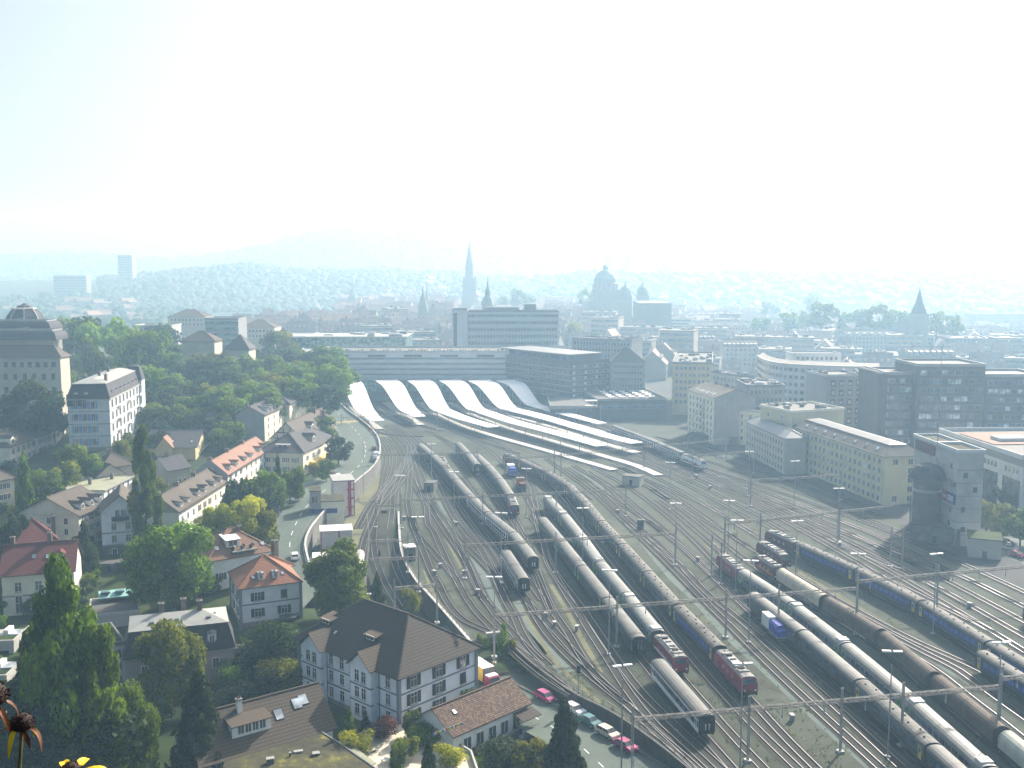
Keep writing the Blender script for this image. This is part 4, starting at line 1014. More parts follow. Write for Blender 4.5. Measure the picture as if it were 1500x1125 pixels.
def sig(px, z, lab):
    p = G(px[0], px[1], z); r_ = root('railway_signal', p, 0, lab, 'signal'); q = MB(); q.tube((0,0,0),(0,0,5),.09,.09,'steel',6); q.obj('post', r_, uv=False)
    q = MB(); q.box(-.3,.3,-.12,.1,4.0,5.4,'dark_end'); q.obj('signal_head', r_, uv=False)
    q = MB(); q.box(-.4,.4,-.3,.3,3.7,3.8,'dark_end'); q.obj('platform', r_, uv=False)
sig((556,836), -2.8, 'black signal beside the left sunken track'); sig((583,834), -3.0, 'black signal beside the right sunken track'); sig((847,1018), 0, 'short dark signal post at the wall near the first parked car')
# small yard furniture
def hut(px, w_, d_, h_, m, lab, rz=0.3, z=0, roof='flat_roof', cat='hut', name='service_hut'):
    p = G(px[0], px[1], z); r_ = root(name, p, rz, lab, cat); q = MB(); q.box(-w_/2, w_/2, -d_/2, d_/2, 0, h_, m, 'bt'); q.obj('wall', r_)
    q = MB(); q.box(-w_/2-.2, w_/2+.2, -d_/2-.2, d_/2+.2, h_, h_+.25, roof); q.obj('roof', r_)
    q = MB(); q.box(-.5, .5, -d_/2-.05, -d_/2, 0.05, 2.0, 'shutter_dark'); q.obj('door', r_)
hut((600,820), 2.6, 3, 3.6, 'old_concrete', 'small grey service box with white roof at the sunken tracks', roof='white_paint')
hut((927,710), 6.5, 4, 3.2, 'buff_wall', 'low brownish hut among the open tracks', -.5)
hut((938,775), 1.6, 1.2, 2.6, 'dark_panel', 'dark upright cabinet beside the open tracks', .2, name='cabinet', cat='cabinet')
hut((631,718), 3.4, 5, 2.8, 'old_concrete', 'small shed beside the dark red locomotives', -.2)
hut((1045,648), 22, 6, 3.2, 'old_concrete', 'long low shed below the gabled building', -.45)
# relay cabinets and points motors scattered on the gravel
CAB = MB().box(-.4,.4,-.25,.25,0,1.0,'trim_grey').box(-.56,.56,-.36,.36,1.1,1.2,'concrete').data('cabinet', False)
for i, (a, b) in enumerate([(592,762),(668,770),(645,832),(636,842),(680,842),(735,860),(800,905),(845,924),(812,918),(883,800),(840,800),(905,752),(1022,822),(1062,820),(1112,906),(1160,1056),(1178,880),(1135,873),(1290,872),(1420,890),(1230,800),(1040,716),(1020,700),(700,870),(750,830)]):
    put('cabinet', CAB, loc=G(a, b), rz=R.uniform(0, 3), label='small grey relay cabinet standing on gravel between the tracks', cat='cabinet', group='relay cabinets between the tracks')
# ---------------------------------------------------------------- house building
WCACHE = {}
def window_parts(w_, h_, frame, pane, shutter, sill):
    k = (round(w_,2), round(h_,2), frame, pane, shutter, sill)
    if k in WCACHE: return WCACHE[k]
    q = MB(); t = .09
    q.box(-w_/2-t, -w_/2, -.07, 0, -t, h_+t, frame, 'k'); q.box(w_/2, w_/2+t, -.07, 0, -t, h_+t, frame, 'k'); q.box(-w_/2, w_/2, -.07, 0, h_, h_+t, frame, 'k'); q.box(-w_/2, w_/2, -.07, 0, -t, 0, frame, 'k')
    q.box(-.04, .04, -.05, 0, 0, h_, frame, 'k')
    if h_ > 1.3: q.box(-w_/2, w_/2, -.05, 0, h_*.66, h_*.66+.06, frame, 'k')
    if sill: q.box(-w_/2-.15, w_/2+.15, -.2, 0, -t-.1, -t, 'stone_base', 'k')
    p = MB(); p.poly([(-w_/2,-.02,0),(w_/2,-.02,0),(w_/2,-.02,h_),(-w_/2,-.02,h_)], pane)
    s = None
    if shutter:
        s = MB(); s.box(-.28*w_-.02, .28*w_, -.1, -.03, -.04, h_+.04, shutter, 'k')
        for i in range(5): s.box(-.24*w_, .24*w_, -.12, -.1, h_*(.08+.18*i), h_*(.18+.18*i), shutter, 'k')
        s = s.data('shutter', False)
    WCACHE[k] = (q.data('window', False), p.data('pane', False), s); return WCACHE[k]
FAC = {'f': lambda U, V, s, z: ((s, 0, z), 0), 'l': lambda U, V, s, z: ((0, V-s, z), -math.pi/2), 'r': lambda U, V, s, z: ((U, s, z), math.pi/2), 'b': lambda U, V, s, z: ((U-s, V, z), math.pi)}
def put_window(par, loc, rz, w_, h_, frame='white_paint', pane='glass', shutter=None, sill=True, name='window', open_=True):
    a, b, s = window_parts(w_, h_, frame, pane, shutter, sill)
    o = put(name, a, par, loc=loc, rz=rz); put('pane', b, o)
    if s:
        d = (w_/2+.09+.28*w_) if open_ else .25*w_
        put('shutter', s, o, loc=(-d, 0, 0)); put('shutter', s, o, loc=(d, 0, 0))
    return o
def simple_window(par, loc, rz, w_, h_, frame, pane):
    k = ('s', round(w_,2), round(h_,2), frame, pane)
    if k not in WCACHE:
        q = MB(); q.box(-w_/2-.12, w_/2+.12, -.1, 0, -.12, h_+.12, frame, 'k'); q.poly([(-w_/2,-.103,0),(w_/2,-.103,0),(w_/2,-.103,h_),(-w_/2,-.103,h_)], pane)
        q.poly([(-.04,-.106,0),(.04,-.106,0),(.04,-.106,h_),(-.04,-.106,h_)], frame); WCACHE[k] = q.data('window', False)
    return put('window', WCACHE[k], par, loc=loc, rz=rz)
def grid_windows(par, U, V, fac, base, rows, cols, w_, h_, frame='white_paint', pane='glass', shutter=None, detail=False, skip=(), closed=(), marg=1.2, alt=None):
    Lf = U if fac in 'fb' else V
    for r_i, z in enumerate(rows):
        for c_i in range(cols):
            if (r_i, c_i) in skip: continue
            s = marg + (Lf-2*marg)*(c_i+.5)/cols; loc, rz = FAC[fac](U, V, s, z)
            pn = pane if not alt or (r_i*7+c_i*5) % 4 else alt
            if detail: put_window(par, loc, rz, w_, h_, frame, pn, shutter, open_=(r_i, c_i) not in closed)
            else:
                o = simple_window(par, loc, rz, w_, h_, frame, pn)
                if shutter:
                    k = ('sh', round(w_,2), round(h_,2), shutter)
                    if k not in WCACHE: WCACHE[k] = MB().box(-.25*w_, .25*w_, -.09, 0, 0, h_, shutter, 'k').data('shutter', False)
                    for e in (-1, 1): put('shutter', WCACHE[k], o, loc=(e*(w_*.75+.14), 0, 0))
def rect(C, R_, L, ze, U=None, V=None):
    c = G(*C, ze)
    if R_: 
        u = G(*R_, ze)-c; UU = U or u.length; u.normalize()
        v = Vector((-u.y, u.x, 0)); VV = V or abs((G(*L, ze)-c).dot(v))
    else:
        v = G(*L, ze)-c; VV = V or v.length; v.normalize(); u = Vector((v.y, -v.x, 0)); UU = U
    return c, u, UU, VV
def slab(q, pts, th, m, m2):
    """roof plane of some thickness"""
    t = Vector((0,0,th)); P_ = [Vector(p) for p in pts]; n = (P_[1]-P_[0]).cross(P_[2]-P_[0])
    if n.z < 0: P_ = P_[::-1]
    q.poly(P_, m)
    for i in range(len(P_)): a, b = P_[i], P_[(i+1)%len(P_)]; q.poly([a-t, b-t, b, a], m2)
    q.poly([p-t for p in P_[::-1]], m2)
def make_roof(par, U, V, ze, kind, h, m, o=.55, axis='u', trim='wood_dark', wall='white_wall', h1=3.6, inset=1.1, msteep='slate', ridge=None, name='roof'):
    q = MB()
    if axis == 'v' and kind in ('hip', 'gable'):
        T = lambda x, y, z: (U-y if False else y*0+ (x), y, z)
    X0, X1, Y0, Y1 = -o, U+o, -o, V+o
    if kind == 'hip':
        if (axis == 'u'):
            r_ = ridge if ridge is not None else max(0.0, (X1-X0)-(Y1-Y0))/2; ym = (Y0+Y1)/2; xm = (X0+X1)/2; a = (xm-r_-.01, ym, ze+h); b = (xm+r_+.01, ym, ze+h)
            F_ = [[(X0,Y0,ze),(X1,Y0,ze),b,a],[(X1,Y0,ze),(X1,Y1,ze),b],[(X1,Y1,ze),(X0,Y1,ze),a,b],[(X0,Y1,ze),(X0,Y0,ze),a]]
        else:
            r_ = ridge if ridge is not None else max(0.0, (Y1-Y0)-(X1-X0))/2; ym = (Y0+Y1)/2; xm = (X0+X1)/2; a = (xm, ym-r_-.01, ze+h); b = (xm, ym+r_+.01, ze+h)
            F_ = [[(X0,Y0,ze),(X1,Y0,ze),a],[(X1,Y0,ze),(X1,Y1,ze),b,a],[(X1,Y1,ze),(X0,Y1,ze),b],[(X0,Y1,ze),(X0,Y0,ze),a,b]]
        for f in F_: q.poly(f, m)
        q.box(X0, X1, Y0, Y1, ze-.18, ze-.002, trim, 't')
        e = [(X0,Y0),(X1,Y0),(X1,Y1),(X0,Y1)]
        cr = MB()
        ends = [(e[0],a),(e[1],b if axis=='u' else a),(e[2],b),(e[3],a if axis=='u' else b)]
        for (x, y), tp in ends: cr.bar((x, y, ze+.05), (tp[0], tp[1], tp[2]+.05), .3, .14, m)
        if (Vector(b)-Vector(a)).length > .3: cr.bar((a[0],a[1],a[2]+.05), (b[0],b[1],b[2]+.05), .34, .16, m)
        ro = q.obj(name, par); cr.obj('ridge_cap', ro)
    elif kind == 'gable':
        G_ = []
        if axis == 'u':
            ym = V/2; slab(q, [(X0,Y0,ze),(X1,Y0,ze),(X1,ym,ze+h),(X0,ym,ze+h)], .18, m, trim); slab(q, [(X1,Y1,ze),(X0,Y1,ze),(X0,ym,ze+h),(X1,ym,ze+h)], .18, m, trim)
            k = h*(V/2)/(V/2+o)
            for x, s in ((0, 1), (U, -1)): g = MB(); G_.append(g); g.poly([(x,0,ze-.3),(x,V,ze-.3),(x,V,ze+h-k-.1),(x,ym,ze+h-.22),(x,0,ze+h-k-.1)][::-s], wall)
            q.bar((X0,ym,ze+h+.04),(X1,ym,ze+h+.04),.34,.14,m)
        else:
            xm = U/2; slab(q, [(X0,Y1,ze),(X0,Y0,ze),(xm,Y0,ze+h),(xm,Y1,ze+h)], .18, m, trim); slab(q, [(X1,Y0,ze),(X1,Y1,ze),(xm,Y1,ze+h),(xm,Y0,ze+h)], .18, m, trim)
            k = h*(U/2)/(U/2+o)
            for y, s in ((0, 1), (V, -1)): g = MB(); G_.append(g); g.poly([(0,y,ze-.3),(U,y,ze-.3),(U,y,ze+h-k-.1),(xm,y,ze+h-.22),(0,y,ze+h-k-.1)][::s], wall)
            q.bar((xm,Y0,ze+h+.04),(xm,Y1,ze+h+.04),.34,.14,m)
        ro = q.obj(name, par); [g.obj('gable_wall', par) for g in G_]
    elif kind == 'mansard':
        i = inset; z1 = ze+h1; B_ = [(X0,Y0),(X1,Y0),(X1,Y1),(X0,Y1)]; T_ = [(i,i),(U-i,i),(U-i,V-i),(i,V-i)]
        for k in range(4): q.poly([(*B_[k],ze),(*B_[(k+1)%4],ze),(*T_[(k+1)%4],z1),(*T_[k],z1)], msteep)
        q.box(X0-.12, X1+.12, Y0-.12, Y1+.12, ze-.35, ze-.002, trim, '')
        ro = q.obj(name, par); t = MB(); j = i-.2
        r_ = max(0, (U-V))/2 if axis == 'u' else 0; ym, xm = V/2, U/2; rv = max(0, V-U)/2
        E = [(j,j,z1+.05),(U-j,j,z1+.05),(U-j,V-j,z1+.05),(j,V-j,z1+.05)]
        if U >= V: a, b = (xm-r_-.02,ym,z1+h), (xm+r_+.02,ym,z1+h); FF = [[E[0],E[1],b,a],[E[1],E[2],b],[E[2],E[3],a,b],[E[3],E[0],a]]
        else: a, b = (xm,ym-rv-.02,z1+h), (xm,ym+rv+.02,z1+h); FF = [[E[0],E[1],a],[E[1],E[2],b,a],[E[2],E[3],b],[E[3],E[0],a,b]]
        for f in FF: t.poly(f, m)
        t.box(j, U-j, j, V-j, z1-.1, z1+.048, trim, 't'); t.obj('upper_roof', ro)
    else:                                         # flat roof with a rim
        q.box(-o+.0, U+o, -o, V+o, ze-.25, ze, trim, 't'); q.poly([(-o,-o,ze),(U+o,-o,ze),(U+o,V+o,ze),(-o,V+o,ze)], m)
        ro = q.obj(name, par); e = MB(); t = .35
        for b in ((-o,U+o,-o,-o+t),(-o,U+o,V+o-t,V+o),(-o,-o+t,-o+t,V+o-t),(U+o-t,U+o,-o+t,V+o-t)): e.box(*b, ze+.003, ze+h, trim, 'b')
        e.obj('parapet', ro, uv=False)
    return ro
def chimney(par, x, y, zb, zt, w_=.9, d=.9, m='chimney_brick'):
    q = MB(); q.box(-w_/2, w_/2, -d/2, d/2, zb-zt, 0, m, 'b'); q.box(-w_/2-.12, w_/2+.12, -d/2-.12, d/2+.12, 0, .2, 'old_concrete')
    for e in (-.2, .2): q.tube((e*w_, 0, .2), (e*w_, 0, .6), .12, .1, 'tile_orange', 6)
    return q.obj('chimney', par, uv=False, loc=(x, y, zt))
def dormer(par, U, V, ze, h, o, fac, s, d, w_=1.6, hd=1.5, m='tile_brown', wall='white_house', pane='glass', axis='u', rk='gable', wm=.62):
    """dormer on the slope above a facade; d: distance in from that wall"""
    half = (V/2 if fac in 'fb' else U/2); z = ze + h*(d+o)/(half+o); run = hd*(half+o)/h
    loc, rz = FAC[fac](U, V, s, 0); c, sn = math.cos(rz), math.sin(rz)
    q = MB(); q.box(-w_/2, w_/2, 0, run+.3, -.2, hd, wall, 'bt'); r_ = .35
    if rk == 'gable':
        a = .22; pk = hd+.55*w_*.7; L_ = run+1.0
        q.poly([(-w_/2-a,-.3,hd-.1),(0,-.3,pk),(0,L_,pk),(-w_/2-a,L_,hd-.1)][::-1], m); q.poly([(w_/2+a,-.3,hd-.1),(0,-.3,pk),(0,L_,pk),(w_/2+a,L_,hd-.1)], m); q.poly([(-w_/2,0,hd),(w_/2,0,hd),(0,0,pk-.1)], wall)
    elif rk == 'shed': slab(q, [(-w_/2-.25,-.35,hd),(w_/2+.25,-.35,hd),(w_/2+.25,run+1.6,hd+.55),(-w_/2-.25,run+1.6,hd+.55)], .16, m, 'wood_dark')
    else: q.lathe((0, .5, hd-.1), [(w_*.62,0),(w_*.5,.3),(.02,.62)], m, 8); q.box(-w_/2-.1, w_/2+.1, -.1, run, hd-.05, hd+.2, m)
    p = Vector(loc) + Vector((-sn*d, c*d, z))
    do = q.obj('dormer', par, loc=p, rz=rz); simple_window(do, (0, 0, .25), 0, w_*wm, hd*.7, 'white_paint', pane); return do
def skylight(par, U, V, ze, h, o, fac, s, d, w_=.9, L_=1.2, pane='glass_bright'):
    half = (V/2 if fac in 'fb' else U/2); z = ze+h*(d+o)/(half+o); ang = math.atan2(h, half+o); loc, rz = FAC[fac](U, V, s, 0)
    q = MB(); q.box(-w_/2, w_/2, -L_/2, L_/2, 0, .1, 'dark_end', 'bt'); q.poly([(-w_/2+.06,-L_/2+.06,.1),(w_/2-.06,-L_/2+.06,.1),(w_/2-.06,L_/2-.06,.1),(-w_/2+.06,L_/2-.06,.1)], pane); 
    ob = q.obj('skylight', par, uv=False, loc=Vector(loc)+Vector((-math.sin(rz)*d, math.cos(rz)*d, z+.03))); ob.rotation_euler = (Matrix.Rotation(rz, 3, 'Z') @ Matrix.Rotation(ang, 3, 'X')).to_euler(); return ob
class House:
    def __init__(s, name, label, cat, C, R_, L, z0, ze, U=None, V=None, wall='white_wall', roof='hip', h=4.0, m='tile_brown', o=.55, axis='u', base=None, bands=(), group=None, quoin=None, **kw):
        s.c, s.u, s.U, s.V = rect(C, R_, L, ze, U, V); s.z0, s.ze, s.h, s.o, s.m, s.axis, s.wall = z0, ze, h, o, m, axis, wall
        s.r = root(name, (s.c.x, s.c.y, z0), math.atan2(s.u.y, s.u.x), label, cat, group); s.H = ze-z0
        q = MB(); q.box(0, s.U, 0, s.V, -4, s.H, wall, 'bt'); s.w = q.obj('wall', s.r)
        if base: b = MB(); b.box(-.06, s.U+.06, -.06, s.V+.06, -4, base[0], base[1], 'b'); b.obj('plinth', s.r)
        for z in bands:
            b = MB(); b.box(-.08, s.U+.08, -.08, s.V+.08, z-.14, z+.14, 'trim_grey', ''); b.obj('string_course', s.r, uv=False)
        if quoin:
            for x, y in ((0,0),(s.U,0),(0,s.V),(s.U,s.V)): b = MB(); b.box(x-.3, x+.3, y-.3, y+.3, 0, s.H-.1, quoin, 'b'); b.obj('corner_pilaster', s.r, uv=False)
        if roof: s.ro = make_roof(s.r, s.U, s.V, s.H, roof, h, m, o, axis, wall=wall, **kw)
    def win(s, fac, rows, cols, w_=1.0, h_=1.6, **k): grid_windows(s.r, s.U, s.V, fac, 0, rows, cols, w_, h_, **k); return s
    def dorm(s, fac, ss, d=1.0, **k):
        L_ = s.U if fac in 'fb' else s.V
        for f in ss: dormer(s.r, s.U, s.V, s.H, s.h, s.o, fac, f*L_, d, **k)
        return s
    def sky(s, fac, ss, **k):
        L_ = s.U if fac in 'fb' else s.V
        for f, d in ss: skylight(s.r, s.U, s.V, s.H, s.h, s.o, fac, f*L_, d, **k)
        return s
    def chim(s, lst, **k):
        for fx, fy, top in lst: chimney(s.r, fx*s.U, fy*s.V, s.H, s.H+top, **k)
        return s

# ---------------------------------------------------------------- the quarter left of the tracks
# big white house, sky-fill blue put into its walls, dark hipped roof
W_ = House('town_house', 'large bluish white house with dark brown hipped roof and two gabled bays', 'house', (584,992), (697,948), (446,932), -3, 6.6, wall='white_house', roof='hip', h=6.9, m='tile_dark', o=.9, axis='v', base=(.5,'stone_base'), bands=(3.3,6.3), quoin='trim_grey', ridge=6.2)
W_.win('f', (.8,3.9,6.9), 3, 1.4, 1.95, shutter='shutter_dark', detail=True, skip=((0,2),), closed=((1,2),), marg=.4)
U_, V_ = W_.U, W_.V
for k, f in enumerate((.30, .80)):                # cross-gabled bays on the long side
    yc = V_*f; bw = V_*.20; b = MB(); b.box(-1.5, .5, yc-bw/2, yc+bw/2, -4, W_.H+.2, 'white_house', 'b'); bo = b.obj('bay', W_.r)
    q = MB(); pk = W_.H+2.9; e = bw/2+.5; back = 4.6
    for s_ in (-1, 1): slab(q, [(-2.1, yc+s_*e, W_.H), (-2.1, yc, pk), (back, yc, pk), (back*.55, yc+s_*e, W_.H)], .16, 'tile_brown', 'wood_dark')
    q.obj('bay_roof', W_.r); g = MB(); g.poly([(-1.5, yc-bw/2, W_.H+.1), (-1.5, yc+bw/2, W_.H+.1), (-1.5, yc, pk-.3)][::-1], 'white_house'); g.obj('bay_gable', W_.r)
    for zz in (3.3, 6.3):
        b = MB(); b.box(-1.58, -1.0, yc-bw/2-.08, yc+bw/2+.08, zz-.14, zz+.14, 'trim_grey'); b.obj('string_course', W_.r, uv=False)
    for r_i, z in enumerate((.9, 4.0, 7.0)):
        for d in (-.9, .9): put_window(W_.r, (-1.5, yc+d, z), -math.pi/2, 1.1, 1.9, shutter=None)
for f in (.1, .45, .55, .66, .93):
    for z in (.9, 4.0, 7.0): put_window(W_.r, (0, V_*f, z), -math.pi/2, 1.1, 1.9)
for f in (.40, .70, .18):
    b = MB(); b.tube((-.12, V_*f, 0), (-.12, V_*f, W_.H), .08, .08, 'dark_panel', 6); b.obj('downpipe', W_.r, uv=False)
for f in (.40, .86):
    d = dormer(W_.r, U_, V_, W_.H, W_.h, W_.o, 'l', V_*(1-f), 3.2, w_=3.0, hd=.9, m='tile_brown', wall='wood_dark', rk='shed')
W_.sky('l', ((.55,3.6),(.28,2.4)), w_=.7, L_=.9); W_.chim(((.45,.35,5.3),(.55,.75,5.3)), w_=.8, d=.8)
# pale house with orange tent roof
A_ = House('house', 'pale house with orange tent shaped roof and two small round headed dormers', 'house', (351.5,862), (440,851), (332,838), -1, 8.2, V=12.5, wall='pale_house', roof='hip', h=5.0, m='tile_orange', o=.5, base=(1.6,'stone_base'), bands=(5.4,), quoin='trim_grey', ridge=.05)
A_.win('f', (2.6,6.1), 2, 1.25, 1.75, shutter='shutter_dark', detail=True, marg=.8, closed=((1,1),)); A_.win('l', (2.6,6.1), 2, 1.0, 1.7, shutter='shutter_dark', detail=True)
A_.dorm('f', (.36,.60), .9, w_=1.1, hd=1.25, m='zinc', rk='round', wm=.5); A_.sky('f', ((.24,1.6),(.73,1.8)), w_=.7, L_=.9)
B_ = House('house', 'low orange roofed wing with tall chimney joined behind the tent roofed house', 'house', (400,838), (429,828), (384,822), -1, 8.0, V=8, wall='pale_house', roof='hip', h=2.6, m='tile_orange', o=.4)
B_.chim(((.75,.5,5.5),), w_=1.3, d=1.1)
C_ = House('house', 'house with faded orange hipped roof and cluttered roof terrace', 'house', (305,822), (402,806), (290,800), 1, 8.4, V=15, wall='pale_house', roof='hip', h=5.2, m='tile_orange_old', o=.6)
C_.win('f', (2.5,), 4, 1.1, 1.6, shutter='shutter_dark'); C_.win('l', (2.5,5), 2, 1.1, 1.6); C_.sky('f', ((.18,2.4),(.86,1.9)), w_=1.0, L_=1.2)
C_.dorm('f', (.42,), 2.2, w_=3.2, hd=1.8, m='white_paint', wall='white_wall', rk='shed')
t_ = MB(); t_.box(C_.U*.36, C_.U*.74, -.3, 4.4, C_.H+.9, C_.H+1.2, 'old_concrete'); t_.obj('roof_terrace', C_.r)
for i in range(8):
    p_ = MB(); p_.lathe((0,0,0), [(.2,0),(.45,.5),(.3,.9),(.02,1.1)], ('leaf','box_white','leaf_olive','side_blue')[i % 4], 7); p_.obj('planter', C_.r, uv=False, loc=(C_.U*(.39+.046*i), 1.0+1.1*(i % 3), C_.H+1.2))
C_.chim(((.62,.45,5.4),))
# mansard house with light roof
D_ = House('house', 'pinkish house with dark mansard and light grey flat hipped top', 'house', (183,963), (342,945), None, -4, 3.6, V=11, wall='pink_wall', roof='mansard', h=1.6, h1=4.4, inset=.9, m='zinc_pale', o=.35, msteep='slate', trim='slate')
D_.win('f', (3.6,), 4, 1.0, 1.9); D_.chim(((.34,.55,7.6),(.70,.5,7.6),(.55,.75,7.4)), w_=.9)
for f in (.16, .45, .80): d = dormer(D_.r, D_.U, D_.V, D_.H, 4.4, .35, 'f', f*D_.U, .05, w_=1.6, hd=2.6, m='zinc', wall='white_house', rk='round', wm=.55)
for f, y in ((.25,2.6),(.48,3),(.62,4.2),(.78,2.8),(.83,4.6)): q = MB(); q.box(-.4,.4,-.4,.4,0,.5,'glass'); q.obj('roof_hatch', D_.r, uv=False, loc=(f*D_.U, y, D_.H+4.8))
b = MB(); b.box(0, 4.0, -.6, 4.0, 0, .25, 'old_concrete'); b.box(0,4,-.6,-.5,.25,1.2,'rust_steel'); b.box(3.9,4,-.6,4,.25,1.2,'rust_steel'); b.obj('balcony', D_.r, uv=False, loc=(D_.U, 1, 5.6))
E_ = House('house', 'narrow white house wing with dark shutters joined to the mansard house', 'house', (150,948), (182,942), None, -4, 4.8, V=12, wall='white_wall', roof='flat', h=.5, m='moss_roof', o=.2, trim='old_concrete')
E_.win('f', (1.0,3.6,6.2), 1, 1.1, 1.5, shutter='shutter_dark', detail=True, marg=.3)
# red roofed house at the left edge
F_ = House('house', 'house at the left edge with broad dark red roof behind the tall poplar', 'house', (2,844), (108,836), None, -2, 7.4, V=13, wall='cream_wall', roof='gable', h=5.5, m='tile_red', o=.5, bands=(4.6,))
F_.win('f', (.8,5.6,), 3, 1.3, 2.0, shutter=None, detail=True); F_.win('f', (2.9,), 3, 1.3, 1.7); F_.sky('f', ((.42,3.4),(.62,3.2))); F_.dorm('f', (.80,), 2.4, w_=1.8, hd=1.3, m='tile_red', wall='wood_dark'); F_.chim(((.62,.52,7.4),(.1,.5,7)))
G_ = House('house', 'small house with red tent roof peeking over the broad red roof', 'house', (18,800), (84,792), None, 1, 8, V=11, wall='cream_wall', roof='hip', h=5.2, m='tile_red', ridge=.05); G_.chim(((.98,.5,5),))
# white gable house
I_ = House('house', 'white gabled house with balcony between the tall narrow poplar and dark yew', 'house', (148,752), (204,748), None, .5, 12.5, V=14, wall='pale_house', roof='gable', axis='v', h=4.6, m='tile_greybrown', o=.8, bands=(3.4,6.6), base=(3.2,'old_concrete'))
I_.win('f', (4.2,7.4,), 2, 1.1, 1.7, detail=True); I_.win('f', (.9,), 2, 1.1, 1.5, skip=((0,1),)); I_.win('f', (10.9,), 2, 1.0, 1.7, marg=3.2)
b = MB(); b.box(2.5, I_.U-2.5, -1.3, 0, 9.9, 10.1, 'wood_dark'); b.box(2.5, I_.U-2.5, -1.3, -1.2, 10.1, 11.1, 'wood_dark'); b.obj('balcony', I_.r, uv=False)
J_ = House('house', 'cream house with brown roof and arched dormers beside the long pale roof', 'house', (115,755), (159,737), (56,737), 2, 11.5, V=17, wall='cream_wall', roof='gable', axis='u', h=4.6, m='tile_greybrown', o=.7)
J_.win('f', (1.2,4.2,7.2), 4, 1.0, 1.6, shutter='shutter_green'); J_.dorm('f', (.25,.55,.85), .9, w_=1.7, hd=1.6, m='tile_greybrown', wall='white_wall'); J_.win('l', (4.2,7.0), 3, 1.0, 1.6)
K_ = House('house', 'long low house with flat pale greenish roof', 'house', (152,718), (193,698), (92,716), 3, 8.8, wall='white_wall', roof='flat', h=.15, m='green_flat_roof', o=.7, trim='zinc_pale')
K_.win('f', (3.6,), 5, 1.2, 1.6); K_.chim(((.4,.6,1.8),(.8,.35,1.5)), w_=.8)
# terraces with the heart
a0, a1 = G(262,750,10.5), G(398,664,10.5); n_ = 7
spec = [('tile_greybrown','white_wall'),('tile_greybrown','cream_wall'),('tile_greybrown','cream_wall'),('tile_pink','white_wall'),('tile_pink','cream_wall'),('tile_pink','white_wall')]
tl = ['nearest terrace house, end of the row by the tall narrow poplar','second terrace house from the poplar end, grey brown roof','third terrace house from the poplar end, below the painted heart','fourth terrace house, first with pinkish roof above the heart wall','fifth terrace house with pinkish roof and red banner','sixth terrace house with pinkish roof at the inn end']
fr = [0, .15, .30, .46, .64, .82, 1.0]
for i in range(6):
    p, q_ = a0.lerp(a1, fr[i]), a0.lerp(a1, fr[i+1]); up_ = 1.8 if i >= 3 else 0; ze = 10.5+up_
    # convert back to corner points: rectangle straight from the world line
    h_ = House.__new__(House); u = (q_-p); h_.U = u.length-.04; u.normalize(); h_.V = 11.0; h_.z0 = 2.8; h_.ze = ze; h_.H = ze-2.8; h_.h = 4.2; h_.o = .5; h_.m, h_.wall = spec[i]; h_.axis = 'u'; h_.c = p; h_.u = u
    h_.r = root('terrace_house', (p.x, p.y, 2.8), math.atan2(u.y, u.x), tl[i], 'house', 'terraced houses beside the road')
    q = MB(); q.box(0, h_.U, 0, h_.V, -4, h_.H, h_.wall, 'bt'); q.obj('wall', h_.r); h_.ro = make_roof(h_.r, h_.U, h_.V, h_.H, 'gable', h_.h, h_.m, .06 if True else .5, 'u', wall='grey_wall')
    e = MB(); e.box(-.02, h_.U+.02, -.7, -.05, h_.H-.2, h_.H-.05, 'wood_dark'); e.obj('eaves', h_.r, uv=False)
    h_.o = .06
    h_.win('f', (1.2, 4.4) + ((7.4,) if up_ else ()), 3, 1.0, 1.7, shutter='shutter_dark' if i % 2 else None, frame='white_paint', marg=.3)
    h_.dorm('f', (.3, .72), .7, w_=1.7, hd=1.5, m=h_.m, wall='white_wall', rk='gable' if i % 2 else 'shed'); h_.chim(((.04,.52,5.2),), w_=.6, d=1.2)
    if i == 4:
        b = MB(); b.box(-.5,.5,-.12,-.06,0,1.6,'magenta_red'); b.obj('banner', h_.r, uv=False, loc=(h_.U*.12, 0, 4.0))
    if i == 3:                                    # heart on the end wall that shows above the lower neighbours
        q = MB(); pts = []
        for k in range(40):
            t = 2*math.pi*k/40; pts.append((16*math.sin(t)**3/16*1.35, (13*math.cos(t)-5*math.cos(2*t)-2*math.cos(3*t)-math.cos(4*t))/16*1.35))
        # the wall it hangs on
        wl_ = MB(); wl_.poly([(-.35, 0, h_.H-3), (-.35, h_.V, h_.H-3), (-.35, h_.V, h_.H+.5), (-.35, h_.V/2, h_.H+h_.h+.8), (-.35, 0, h_.H+.5)][::-1], 'grey_wall'); wl_.box(-.34, 0.0, 0, h_.V, h_.H-3, h_.H+.3, 'grey_wall', 'l'); wl_.obj('end_wall', h_.r)
        hb = MB(); hb.poly([(-.45, h_.V/2-a_, h_.H+1.4+b_) for a_, b_ in pts], 'heart_white'); hb.poly([(-.40, h_.V/2-a_, h_.H+1.4+b_) for a_, b_ in pts][::-1], 'heart_white')
        for k in range(40):
            a_, b_ = pts[k], pts[(k+1)%40]; hb.poly([(-.45, h_.V/2-a_[0], h_.H+1.4+a_[1]), (-.36, h_.V/2-a_[0], h_.H+1.4+a_[1]), (-.36, h_.V/2-b_[0], h_.H+1.4+b_[1]), (-.45, h_.V/2-b_[0], h_.H+1.4+b_[1])], 'heart_white')
        hb.obj('heart_sign', h_.r, uv=False)
